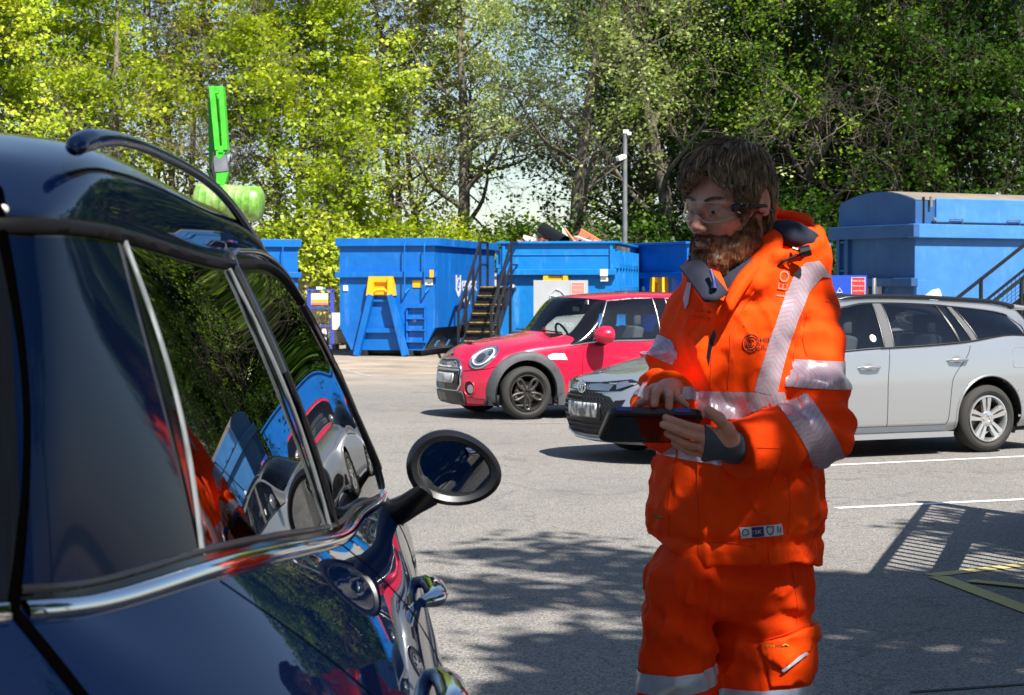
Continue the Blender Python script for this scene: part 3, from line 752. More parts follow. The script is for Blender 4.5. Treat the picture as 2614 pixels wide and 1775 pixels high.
class _N3:
    def __init__(s, seed): s.t = np.random.default_rng(seed).uniform(-1, 1, (32, 32, 32))
    def __call__(s, P):
        i = np.floor(P).astype(int); f = P - i; f = f * f * (3 - 2 * f); out = 0
        for a in (0, 1):
            for b in (0, 1):
                for c in (0, 1): out = out + (f[..., 0] if a else 1 - f[..., 0]) * (f[..., 1] if b else 1 - f[..., 1]) * (f[..., 2] if c else 1 - f[..., 2]) * s.t[(i[..., 0] + a) % 32, (i[..., 1] + b) % 32, (i[..., 2] + c) % 32]
        return out
NZT = _N3(4)
class Tree:
    def __init__(s, seed, H=12., spread=3.6, r0=.2, stems=1, low=.12, twig=.5, depth=4, droop=0., nleaf=13000, leaf=.085, flat=.36, lean=.0, gap=.0):
        s.gap = gap
        s.rg = np.random.default_rng(seed); s.TV = []; s.TF = []; s.nv = 0; s.tips = []
        s.H = H; s.spread = spread; s.low = low; s.depth = depth; s.droop = droop
        for k in range(stems):
            a = s.rg.uniform(0, 2 * math.pi); off = np.array([math.cos(a), math.sin(a), 0]) * (.25 * (stems > 1))
            d = np.array([math.cos(a) * (.12 * (stems > 1) + lean), math.sin(a) * .12 * (stems > 1), 1.])
            s.grow(off, d / np.linalg.norm(d), H * s.rg.uniform(.8, 1.) * .86, r0 / math.sqrt(stems) * 1.15, 0)
        s.nleaf = nleaf; s.leaf = leaf; s.flat = flat
    def tube(s, P, Rr):
        n = 7 if Rr[0] > .05 else 4
        P = np.array(P); N = len(P)
        T = np.gradient(P, axis=0); T /= np.linalg.norm(T, axis=1)[:, None] + 1e-9
        a = np.array([1., 0, 0]) if abs(T[0][0]) < .8 else np.array([0, 1., 0])
        X = np.cross(T, a); X /= np.linalg.norm(X, axis=1)[:, None] + 1e-9; Y = np.cross(T, X)
        an = np.arange(n) * 2 * math.pi / n
        V = P[:, None, :] + Rr[:, None, None] * (X[:, None, :] * np.cos(an)[None, :, None] + Y[:, None, :] * np.sin(an)[None, :, None])
        s.TV.append(V.reshape(-1, 3))
        i, k = np.meshgrid(np.arange(N - 1), np.arange(n), indexing='ij'); k2 = (k + 1) % n
        F = np.stack([i * n + k, i * n + k2, (i + 1) * n + k2, (i + 1) * n + k], -1).reshape(-1, 4) + s.nv
        s.TF.append(F); s.nv += N * n
    def grow(s, p, d, L, r, lev):
        rg = s.rg; n = max(4, int(L / (.5 if lev == 0 else .35))) if lev < 3 else 4
        P = [p]; dd = d.copy(); step = L / n
        for k in range(n):
            w = (.10, .2, .26, .3, .35)[min(lev, 4)]
            dd = dd + rg.normal(0, w, 3) * .6
            dd[2] += (.10 if lev == 0 else (.05 - s.droop * .12 * (lev > 1)))
            dd /= np.linalg.norm(dd); P.append(P[-1] + dd * step)
        P = np.array(P); t = np.linspace(0, 1, n + 1)
        Rr = r * (1 - .82 * t ** .9); s.tube(P, Rr)
        if lev >= s.depth:
            s.tips.append((P[-1], dd, L)); s.tips.append((P[n // 2], dd, L)); return
        if lev >= s.depth - 1: s.tips.append((P[-1], dd, L))
        nb = (15, 7, 5, 4, 3)[min(lev, 4)]
        t0 = s.low if lev == 0 else .22
        for k in range(nb):
            tt = t0 + (1 - t0) * (k + rg.uniform(.1, .9)) / nb
            q = P[0] * 0 + np.array([np.interp(tt, t, P[:, j]) for j in range(3)])
            az = rg.uniform(0, 2 * math.pi) if lev == 0 else rg.uniform(0, 2 * math.pi)
            base = P[min(int(tt * n) + 1, n)] - P[min(int(tt * n), n - 1)]; base /= np.linalg.norm(base) + 1e-9
            side = np.cross(base, [math.cos(az), math.sin(az), .3]); side /= np.linalg.norm(side) + 1e-9
            up = rg.uniform(.25, .8) if lev == 0 else rg.uniform(.3, 1.)
            nd = side + base * up; nd /= np.linalg.norm(nd)
            if lev == 0: l2 = s.spread * (1.05 - .62 * tt) * rg.uniform(.7, 1.15)
            else: l2 = L * rg.uniform(.38, .62)
            s.grow(q, nd, l2, max(np.interp(tt, t, Rr) * (.5 if lev == 0 else .6), .006), lev + 1)
    def leaves(s):
        rg = s.rg; tips = s.tips
        if s.gap:
            T = np.array([t[0] for t in tips]); k = NZT(T * .75 + 11.) + .5 * NZT(T * 1.9 + 3.); thr = np.quantile(k, s.gap); tips = [t for t, q in zip(tips, k) if q > thr]
        per = max(3, s.nleaf // len(tips)); n = per * len(tips)
        C = np.repeat(np.array([t[0] for t in tips]), per, 0)
        rad = .36
        o = rg.normal(0, 1, (n, 3)); o /= np.linalg.norm(o, axis=1)[:, None]; o *= (rg.uniform(0, 1, (n, 1)) ** .5) * rad
        o[:, 2] *= s.flat; C = C + o
        C[:, 2] -= s.droop * rg.uniform(0, .35, n)
        nor = rg.normal(0, .45, (n, 3)) + np.array([.10, -.35, .75]); nor /= np.linalg.norm(nor, axis=1)[:, None]
        u = np.cross(nor, rg.normal(0, 1, (n, 3))); u /= np.linalg.norm(u, axis=1)[:, None]; v = np.cross(nor, u)
        sz = s.leaf * rg.uniform(.6, 1.3, (n, 1)); w = sz * .42
        A = C - u * sz * .5; B = C + v * w + nor * sz * .10; D_ = C + u * sz * .55; E = C - v * w + nor * sz * .10
        V = np.stack([A, B, D_, E], 1).reshape(-1, 3); F = np.arange(4 * n).reshape(-1, 4)
        # tint varies per clump and per leaf
        tt = np.clip(np.repeat(.5 + .45 * NZT(np.array([t[0] for t in tips]) * 1.3) + rg.normal(0, .14, len(tips)), per) + rg.normal(0, .15, n), 0, 1)
        return V, F, np.repeat(tt, 4)
    def build(s, name, leafm, bark=BARK):
        tw = mesh_np(name + '_trunk', np.concatenate(s.TV), np.concatenate(s.TF)); tw.materials.append(bark)
        tw.polygons.foreach_set('use_smooth', [True] * len(tw.polygons))
        V, F, tt = s.leaves(); cm = mesh_np(name + '_crown', V, F); cm.materials.append(leafm)
        a = cm.attributes.new('tint', 'FLOAT', 'POINT'); a.data.foreach_set('value', tt.astype(np.float32))
        return tw, cm
def plant_tree(proto, P, label, cat='tree', group=None, rz=0., sc=1., leafm=None, name='tree', scz=None):
    root = empty(name, P, label, cat, group, rz=rz); root.scale = (sc, sc, scz or sc)
    tw, cm = proto
    t = bpy.data.objects.new('trunk', tw); COL.objects.link(t); t.parent = root
    if leafm is not None:
        cm = PC.setdefault((cm.name, leafm.name), None) or cm.copy(); 
        if cm.materials[0] != leafm: cm.materials.clear(); cm.materials.append(leafm)
        PC[(proto[1].name, leafm.name)] = cm
    c = bpy.data.objects.new('crown', cm); COL.objects.link(c); c.parent = root
    return root
PC = {}
def wood():
    A = Tree(11, H=14, spread=4.0, r0=.17, stems=1, nleaf=15000, leaf=.125, low=.24, gap=.40).build('maple', LM['lime'])
    B = Tree(12, H=13, spread=3.4, r0=.20, stems=3, nleaf=12000, leaf=.125, low=.24, gap=.50).build('multi_maple', LM['lime'])
    C = Tree(13, H=15, spread=4.4, r0=.22, stems=1, nleaf=15000, leaf=.10, low=.22, gap=.42, droop=.6).build('willow', LM['pale'], BARKM)
    E = Tree(14, H=15, spread=4.4, r0=.26, stems=2, nleaf=31000, leaf=.125, low=.12, gap=.14).build('dark_tree', LM['dark'], BARKD)
    F = Tree(15, H=3.0, spread=2.2, r0=.05, stems=3, nleaf=9000, leaf=.12, low=.05, depth=3).build('shrub', LM['lime'])
    g = 'trees of the wood behind the yard'
    T = [  # px at base, depth, proto, leaf, scale, rot, label
     (-60, 50, A, 'lime', 1.0, .3, 'lime green maple at the far left edge of the wood, above the black car roof'),
     (150, 53, B, 'lime', 1.05, 1.9, 'leafy lime green tree behind the black car roof, second from the left'),
     (330, 51, A, 'lime', .98, 4.1, 'lime green maple left of the green crane arm with dense low leaves'),
     (470, 56, B, 'bronze', 1.1, .7, 'bronze-green tree right behind the green crane arm'),
     (760, 53, B, 'lime', 1.0, 3.3, 'forked grey-trunked tree with yellow-green leaves above the gap between containers'),
     (905, 54, A, 'lime', 1.02, 5.6, 'slender yellow-green tree above the left blue container'),
     (1065, 57, B, 'bronze', 1.05, 1.1, 'sparse bronze-green tree between the hook bracket container and the steep stairs'),
     (1180, 53, C, 'pale', .95, .2, 'pale drooping tree above the steep black stairs'),
     (1455, 52, C, 'pale', 1.0, 3.9, 'pale silvery tree left of the camera pole'),
     (1600, 56, B, 'mid', 1.1, 5.0, 'mid green tree right behind the camera pole'),
     (1735, 52, C, 'pale', 1.05, 1.5, 'pale silvery tree above the head of the man in orange'),
     (1880, 54, E, 'dark', .95, 2.9, 'dark green tree behind the man in orange'),
     (2010, 51, C, 'mid', .98, 4.6, 'mid green drooping tree right of the man with a bent bare branch'),
     (2150, 53, E, 'dark', 1.0, .9, 'dark tree above the left end of the arched container'),
     (2300, 50, E, 'dark', 1.02, 3.6, 'large dark tree with thick bare trunk above the arched container'),
     (2440, 54, E, 'dark', 1.05, 5.3, 'dark tree behind the right part of the arched container'),
     (2590, 51, E, 'dark', 1.0, 1.7, 'darkest tree at the right edge of the wood'),
     (-330, 51, B, 'lime', 1.0, 2.4, 'lime green tree beyond the left edge, nearest the frame'),
     (-640, 53, E, 'mid', 1.0, 4.4, 'green tree far beyond the left edge'),
     (-950, 55, A, 'lime', 1.05, 1.4, 'furthest lime green tree beyond the left edge'),
     (3050, 53, E, 'dark', 1.05, 2.4, 'dark tree beyond the right edge behind the stairs'),
     (3400, 55, E, 'dark', 1.0, 4.9, 'furthest dark tree beyond the right edge'),
     (2760, 55, A, 'dark', 1.1, .4, 'dark leafy tree just past the right edge of the wood'),
    ]
    for px, D, pr, lf, sc, rz, lab in T:
        p = at(px, 730, D); plant_tree(pr, (p.x, D, 0), lab, 'tree', g, rz, sc, LM[lf])
    B2 = [(1640, 62, E, 'dark', 1.1, 3.1), (1960, 61, E, 'dark', 1.15, 2.2), (2230, 60, E, 'dark', 1.2, 5.1), (2520, 61, E, 'dark', 1.2, .9)]
    names = ['behind the camera pole', 'behind the head of the man', 'behind the arched container', 'behind the right edge stairs']
    for (px, D, pr, lf, sc, rz), nm in zip(B2, names):
        p = at(px, 730, D); plant_tree(pr, (p.x, D, 0), 'back row tree ' + nm, 'tree', g, rz, sc, LM[lf])
    sg = 'shrubs along the timber fence'
    for i, (px, D, sc, lf, lab) in enumerate([(835, 51.3, 1.0, 'lime', 'bright shrub spilling over the fence between the two left containers'), (700, 52, 1.0, 'lime', 'bright shrub behind the cut-off left container'),
            (960, 52.4, 1.05, 'lime', 'low shrub behind the hook bracket container'), (1180, 52, .95, 'lime', 'low shrub behind the steep stairs'), (1330, 52.5, 1.0, 'mid', 'shrub behind the scrap heap left end'), (1480, 52.3, 1.0, 'mid', 'shrub behind the salmon sheet'),
            (1650, 52, 1.05, 'dark', 'dark shrub right of the camera pole'), (1950, 50, 1.2, 'dark', 'dark shrub behind the hood of the man'), (2080, 50.5, 1.2, 'dark', 'dark shrub left of the arched container'), (560, 52, 1.1, 'mid', 'shrub below the green grab'), (2300, 52, 1.4, 'dark', 'dark shrub over the arched roof')]):
        p = at(px, 730, D); plant_tree(F, (p.x, D, 0), lab, 'shrub', sg, i * 1.3, sc, LM[lf], name='shrub')
    # trees beside / behind the viewer that shade the foreground
    for i, (x, y, sc, lab) in enumerate([(7.0, 3.0, .9, 'roadside tree to the right whose shade reaches past the man'), (7.5, -2.8, .9, 'roadside tree behind and right of the viewpoint'), (9.4, 7.6, .8, 'roadside tree out to the right near the railing')]):
        plant_tree(SH, (x, y, 0), lab, 'tree', 'roadside trees shading the tarmac', i * 1.9, sc, LM['mid'])
def high_tree():
    # tall clean-stemmed tree whose crown dapples the tarmac; added out-of-view leaf clumps shade the man's head and hands
    o = plant_tree(Tree(31, H=12.5, spread=3.0, r0=.18, stems=1, nleaf=24000, leaf=.17, low=.66).build('tall_tree', LM['mid']), (4.4, 1.6, 0), 'tall clean-stemmed roadside tree beside the parked black car', 'tree', 'roadside trees shading the tarmac')
    head = mp(1862, 500) + np.array(MO) ; sv = np.array(SUNV)
    for nm, P0, tt, rad, n in (('added_shade_leaves', head, 3.6, .21, 520), ('added_shade_leaves', mp(1700, 1060, -.3) + np.array(MO), 3.9, .15, 260)):
        c = P0 + sv * tt; rg = np.random.default_rng(int(tt * 10)); q = rg.normal(0, 1, (n, 3)); q /= np.linalg.norm(q, axis=1)[:, None]; q = c + q * rad * rg.uniform(0, 1, (n, 1)) ** .4 * np.array([1, 1, .6])
        nor = rg.normal(0, .4, (n, 3)) + np.array([.1, -.3, .8]); nor /= np.linalg.norm(nor, axis=1)[:, None]; uu = np.cross(nor, rg.normal(0, 1, (n, 3))); uu /= np.linalg.norm(uu, axis=1)[:, None]; vv = np.cross(nor, uu)
        V = np.stack([q - uu * .05, q + vv * .03, q + uu * .055, q - vv * .03], 1).reshape(-1, 3) - np.array(o.location)
        me = mesh_np(nm, V, np.arange(4 * n).reshape(-1, 4)); link(nm, me, LM['mid'], o, smooth=False)
        b = MB(); a = Vector((0, 0, 5.2)); e = Vector(c) - o.location; b.tube([a, a.lerp(e, .4) + Vector((0, 0, .35)), a.lerp(e, .75) + Vector((0, 0, .2)), e], [.06, .04, .025, .012], 7); b.build('added_shade_limb', BARK, o, smooth=True)
def slim_tree():
    plant_tree(Tree(33, H=12, spread=2.9, r0=.10, stems=1, nleaf=1500, leaf=.15, low=.60, depth=3, gap=.25).build('slim_tree', LM['mid']), (3.75, 2.5, 0), 'slim roadside tree with a small high crown beside the parked black car', 'tree', 'roadside trees shading the tarmac')
def rear_trees():
    # wood behind the viewpoint, mirrored in the black car
    i = 0
    for (x, y, sc) in [(-16, -13, 1.1), (-10, -16, 1.), (-4, -14, 1.1), (2.5, -15, 1.), (8.5, -14, 1.15), (14, -12, 1.), (18, -6, 1.1), (20, 2, 1.)]:
        plant_tree(RT, (x, y, 0), 'dark tree of the wood behind the viewpoint', 'tree', 'dark wood behind the viewpoint', i * 1.7, sc, LM['dark']); i += 1
SH = Tree(21, H=12.5, spread=5.4, r0=.2, stems=1, nleaf=36000, leaf=.19, low=.34, gap=.15).build('shade_tree', LM['mid'])
RT = Tree(14, H=12, spread=4.6, r0=.24, stems=2, nleaf=16000, leaf=.2, low=.04).build('rear_tree', LM['dark'], BARKD)
wood(); rear_trees(); slim_tree()

# ---------------------------------------------------------------- cars
def pchip(x, Y, q):
    """monotone cubic interpolation, Y (n,...) at knots x, query q"""
    x = np.asarray(x, float); Y = np.asarray(Y, float); q = np.asarray(q, float)
    h = np.diff(x); sh = (slice(None),) + (None,) * (Y.ndim - 1)
    dl = np.diff(Y, axis=0) / h[sh]
    m = np.zeros_like(Y)
    w1 = (2 * h[1:] + h[:-1])[sh]; w2 = (h[1:] + 2 * h[:-1])[sh]
    a, b = dl[:-1], dl[1:]
    with np.errstate(divide='ignore', invalid='ignore'):
        mm = (w1 + w2) / (w1 / a + w2 / b)
    m[1:-1] = np.where(a * b > 0, mm, 0.)
    m[0] = dl[0]; m[-1] = dl[-1]
    i = np.clip(np.searchsorted(x, q, side='right') - 1, 0, len(x) - 2)
    t = ((q - x[i]) / h[i])[sh]; hh = h[i][sh]
    return ((1 + 2 * t) * (1 - t) ** 2 * Y[i] + t * (1 - t) ** 2 * hh * m[i] + t * t * (3 - 2 * t) * Y[i + 1] + t * t * (t - 1) * hh * m[i + 1])
def natcub(x, Y, q):
    x = np.asarray(x, float); Y = np.asarray(Y, float); n = len(x); h = np.diff(x)
    A = np.zeros((n, n)); B = np.zeros((n,) + Y.shape[1:]); A[0, 0] = A[-1, -1] = 1
    for i in range(1, n - 1):
        A[i, i - 1] = h[i - 1]; A[i, i] = 2 * (h[i - 1] + h[i]); A[i, i + 1] = h[i]
        B[i] = 6 * ((Y[i + 1] - Y[i]) / h[i] - (Y[i] - Y[i - 1]) / h[i - 1])
    Mx = np.linalg.solve(A, B.reshape(n, -1)).reshape(B.shape)
    i = np.clip(np.searchsorted(x, q, side='right') - 1, 0, n - 2); sh = (slice(None),) + (None,) * (Y.ndim - 1)
    a = ((x[i + 1] - q) / h[i])[sh]; b = ((q - x[i]) / h[i])[sh]; H = h[i][sh]
    return a * Y[i] + b * Y[i + 1] + ((a ** 3 - a) * Mx[i] + (b ** 3 - b) * Mx[i + 1]) * H * H / 6

class Shell:
    """half car surface from a control grid P[station][rail] (x forward, y side, z up), mirrored"""
    def __init__(s, P, ds=.035, dt=.03, cub=False, extra_s=(), extra_t=(), mirror_y=0., glz=0):
        s.glz = glz
        s.P = np.array(P, float); ns, nt = s.P.shape[:2]; s.f = natcub if cub else pchip
        g = lambda a: np.sqrt((np.diff(a, axis=0) ** 2).sum(-1))
        s.ks = np.concatenate([[0], np.cumsum(np.maximum(g(s.P).mean(1), .04))])
        s.kt = np.concatenate([[0], np.cumsum(np.maximum(g(s.P.transpose(1, 0, 2)).mean(1), .02))])
        s.my = mirror_y
        qs = sorted(set([round(float(v), 5) for i in range(ns - 1) for v in np.linspace(i, i + 1, max(2, int((s.ks[i + 1] - s.ks[i]) / ds) + 2))] + list(map(float, extra_s))))
        qt = sorted(set([round(float(v), 5) for i in range(nt - 1) for v in np.linspace(i, i + 1, max(2, int((s.kt[i + 1] - s.kt[i]) / dt) + 2))] + list(map(float, extra_t))))
        s.qs, s.qt = np.array(qs), np.array(qt)
        s.V = s.ev(s.qs, s.qt)
    def ks_(s, q): return np.interp(q, np.arange(len(s.ks)), s.ks)
    def kt_(s, q): return np.interp(q, np.arange(len(s.kt)), s.kt)
    def ev(s, qs, qt):
        A = s.f(s.ks, s.P, s.ks_(qs))                      # along stations
        B = A.transpose(1, 0, 2)
        if not s.glz: return s.f(s.kt, B, s.kt_(qt)).transpose(1, 0, 2)
        # body side, glass band and roof are separate runs so that the panes stay gently convex
        g = s.glz; qt = np.asarray(qt, float); k = s.kt_(qt); out = np.zeros((len(qt),) + B.shape[1:])
        lo, mi, hi = qt <= g, (qt > g) & (qt < g + 1), qt >= g + 1
        if lo.any(): out[lo] = s.f(s.kt[:g + 1], B[:g + 1], k[lo])
        if hi.any(): out[hi] = s.f(s.kt[g + 1:], B[g + 1:], k[hi])
        if mi.any():
            t = (qt[mi] - g)[:, None, None]; a, b = B[g][None], B[g + 1][None]; out[mi] = a + (b - a) * t
            c = np.array([B[g][:, 0].mean(), s.my, 0]); n = (a + b) / 2 - c; n[..., 2] = 0; n /= np.linalg.norm(n, axis=-1)[..., None] + 1e-9
            out[mi] += n * (.018 * np.sin(np.pi * t))
        return out.transpose(1, 0, 2)
    def pt(s, a, b, side=1):
        p = s.ev(np.array([a]), np.array([b]))[0, 0]
        return Vector((p[0], s.my + side * (p[1] - s.my), p[2]))
    def nrm(s, a, b, side=1):
        e = .02; du = s.pt(min(a + e, len(s.ks) - 1), b) - s.pt(max(a - e, 0), b); dv = s.pt(a, min(b + e, len(s.kt) - 1)) - s.pt(a, max(b - e, 0))
        n = dv.cross(du).normalized() * s.osign
        return Vector((n.x, side * n.y, n.z))
    osign = 1
    def path(s, pts, side=1, off=.0, n=12):
        """polyline through (s,t) points, lifted by off"""
        out = []
        for (a, b), (c, d) in zip(pts[:-1], pts[1:]):
            for k in range(n):
                t = k / n; out.append((a + (c - a) * t, b + (d - b) * t))
        out.append(pts[-1])
        return [s.pt(a, b, side) + s.nrm(a, b, side) * off for a, b in out]
    def full(s, holes=()):
        """vertex grid of both sides; returns V (ns, nT, 3), folded t of columns, N"""
        V = s.V.copy()
        for (cx, cz, r) in holes:
            d = np.hypot(V[..., 0] - cx, V[..., 2] - cz); k = (np.abs(d - r) < .021) & (np.abs(V[..., 1] - s.my) > .3)
            f = r / np.maximum(d, 1e-6)
            V[..., 0] = np.where(k, cx + (V[..., 0] - cx) * f, V[..., 0]); V[..., 2] = np.where(k, cz + (V[..., 2] - cz) * f, V[..., 2])
        W = V[:, ::-1][:, 1:].copy(); W[..., 1] = 2 * s.my - W[..., 1]
        G = np.concatenate([V, W], 1); t = np.concatenate([s.qt, s.qt[::-1][1:]]); side = np.concatenate([np.ones(len(s.qt)), -np.ones(len(s.qt) - 1)])
        G0 = np.concatenate([s.V, np.stack([s.V[..., 0], 2 * s.my - s.V[..., 1], s.V[..., 2]], -1)[:, ::-1][:, 1:]], 1)
        du = np.gradient(G0, axis=0); dv = np.gradient(G0, axis=1); N = np.cross(dv, du)
        # mirror the end columns so that normals meet across the centre line
        N /= np.linalg.norm(N, axis=-1)[..., None] + 1e-9
        return G, t, side, N
    def split(s, regions, root, holes=(), inv=False):
        """regions: (name, mat, predicate(s,t,side,x,y,z)); first match wins; returns dict of objects"""
        G, t, side, N = s.full(holes); ns, nT = G.shape[:2]
        c = (G[:-1, :-1] + G[1:, :-1] + G[:-1, 1:] + G[1:, 1:]) / 4
        sc = (s.qs[:-1] + s.qs[1:])[:, None] / 2 * np.ones((1, nT - 1)); tc = (t[:-1] + t[1:])[None] / 2 * np.ones((ns - 1, 1))
        sd = np.sign(np.where(np.arange(nT - 1) < len(s.qt) - 1, 1, -1))[None] * np.ones((ns - 1, 1))
        free = np.ones((ns - 1, nT - 1), bool)
        for (cx, cz, r) in holes: free &= ~((np.hypot(c[..., 0] - cx, c[..., 2] - cz) < r) & (np.abs(c[..., 1] - s.my) > .3))
        idx = np.arange(ns * nT).reshape(ns, nT)
        F = np.stack([idx[:-1, :-1], idx[:-1, 1:], idx[1:, 1:], idx[1:, :-1]], -1)
        cen = G.reshape(-1, 3).mean(0)
        nn = N.reshape(-1, 3); gv = G.reshape(-1, 3)
        sgn = np.sign(((gv - cen) * nn).sum(1).mean()); nn = nn * sgn; s.osign = 1 if s._chk(cen) > 0 else -1
        out = {}
        R2 = []
        for name, m, pred in regions:
            if name.endswith('glass') or name == 'pillar':
                for q in (1, -1): R2.append((name, m, (lambda p_, q_: lambda s, t, sd, x, y, z: p_(s, t, sd, x, y, z) & (sd == q_))(pred, q)))
            else: R2.append((name, m, pred))
        for name, m, pred in R2:
            k = free & pred(sc, tc, sd, c[..., 0], c[..., 1], c[..., 2]); free &= ~k
            f = F[k]
            if not len(f): continue
            if sgn < 0: f = f[:, ::-1]
            u, f2 = np.unique(f, return_inverse=True); f2 = f2.reshape(f.shape)
            me = mesh_np(name, gv[u], f2.astype(np.int32))
            o = link(name, me, m, root)
            try: me.normals_split_custom_set_from_vertices([tuple(v) for v in nn[u]])
            except Exception: pass
            out[name] = o
        # BVH on the whole outer skin
        s.bvh = BVHTree.FromPolygons([tuple(v) for v in s.full(())[0].reshape(-1, 3)], [tuple(map(int, f)) for f in F.reshape(-1, 4)])
        s.cen = Vector(cen)
        return out
    def _chk(s, cen):
        a, b = len(s.ks) * .5, min(2.0, len(s.kt) - 2)
        s.osign = 1; return (s.pt(a, b) - Vector(cen)).dot(s.nrm(a, b))

def decal(name, bvh, poly, o, x, y, d, off, m, root, res=.03, thick=0., holes=()):
    """2-D polygon (local metres in the frame o,x,y) thrown along d onto the skin"""
    o, x, y, d = Vector(o), Vector(x), Vector(y), Vector(d).normalized()
    pts = [Vector(p) for p in poly]; B = []
    for i, p in enumerate(pts):
        q = pts[(i + 1) % len(pts)]; k = max(1, int((q - p).length / res)); B += [p + (q - p) * (j / k) for j in range(k)]
    nb = len(B); E = [(i, (i + 1) % nb) for i in range(nb)]
    xs = [p.x for p in B]; ys = [p.y for p in B]; gx = min(xs) + res * .5
    def inside(p):
        c = False; j = nb - 1
        for i in range(nb):
            a, b = B[i], B[j]
            if (a.y > p.y) != (b.y > p.y) and p.x < (b.x - a.x) * (p.y - a.y) / (b.y - a.y) + a.x: c = not c
            j = i
        return c
    I = []
    while gx < max(xs):
        gy = min(ys) + res * .5
        while gy < max(ys):
            p = Vector((gx, gy))
            if inside(p) and min((p - b).length for b in B) > res * .35: I.append(p)
            gy += res
        gx += res
    V2, _, F, *_ = delaunay_2d_cdt(B + I, E, [list(range(nb))], 1, 1e-5)
    V = []; N = []
    last = None
    for p in V2:
        a = o + x * p.x + y * p.y
        h = bvh.ray_cast(a, d)
        if h[0] is None:
            h = bvh.find_nearest(a) if last is None else last
        else: last = h
        n = h[1] if h[1].dot(d) < 0 else -h[1]
        V.append(h[0] + n * off); N.append(n)
    me = bpy.data.meshes.new(name)
    me.from_pydata([tuple(v) for v in V], [], [list(f) for f in F]); me.update()
    fn = sum((f.normal for f in me.polygons), Vector())
    if fn.dot(d) > 0: me.flip_normals()
    ob = link(name, me, m, root)
    if thick:
        md = ob.modifiers.new('s', 'SOLIDIFY'); md.thickness = thick; md.offset = -1
    return ob
def ell(cx, cy, a, b, n=24, rot=0.):
    c, s = math.cos(rot), math.sin(rot)
    return [(cx + a * math.cos(t) * c - b * math.sin(t) * s, cy + a * math.cos(t) * s + b * math.sin(t) * c) for t in np.linspace(0, 2 * math.pi, n, endpoint=False)]
def throw(bvh, pts, o, x, y, d, off=0.):
    o, x, y, d = Vector(o), Vector(x), Vector(y), Vector(d).normalized(); out = []
    for p in pts:
        h = bvh.ray_cast(o + x * p[0] + y * p[1], d)
        if h[0] is not None: out.append(h[0] + (h[1] if h[1].dot(d) < 0 else -h[1]) * off)
    return out

def car_paint(name, c, metal=.0, rough=.4, flake=0, coat=1.):
    m = mat(name, c, rough, metal, coat=coat, coat_r=.02)
    if flake:
        N = NT(m); v = N.coord(); n = N.noise(v, 900, 2); N.bump(n, .06, .0004)
    return m
GL_SIDE = glass_mat('side_glass', (.84, .89, .89), 1., 0., 1.7)
GL_DARK = glass_mat('privacy_glass', (.42, .48, .52), 1., 0., 1.75)
GL_FRONT = glass_mat('windscreen_glass', (.85, .92, .88), 1., 0., 1.5)
GL_LAMP = glass_mat('lamp_glass', (.95, .96, .97), 1., 0., 1.5)

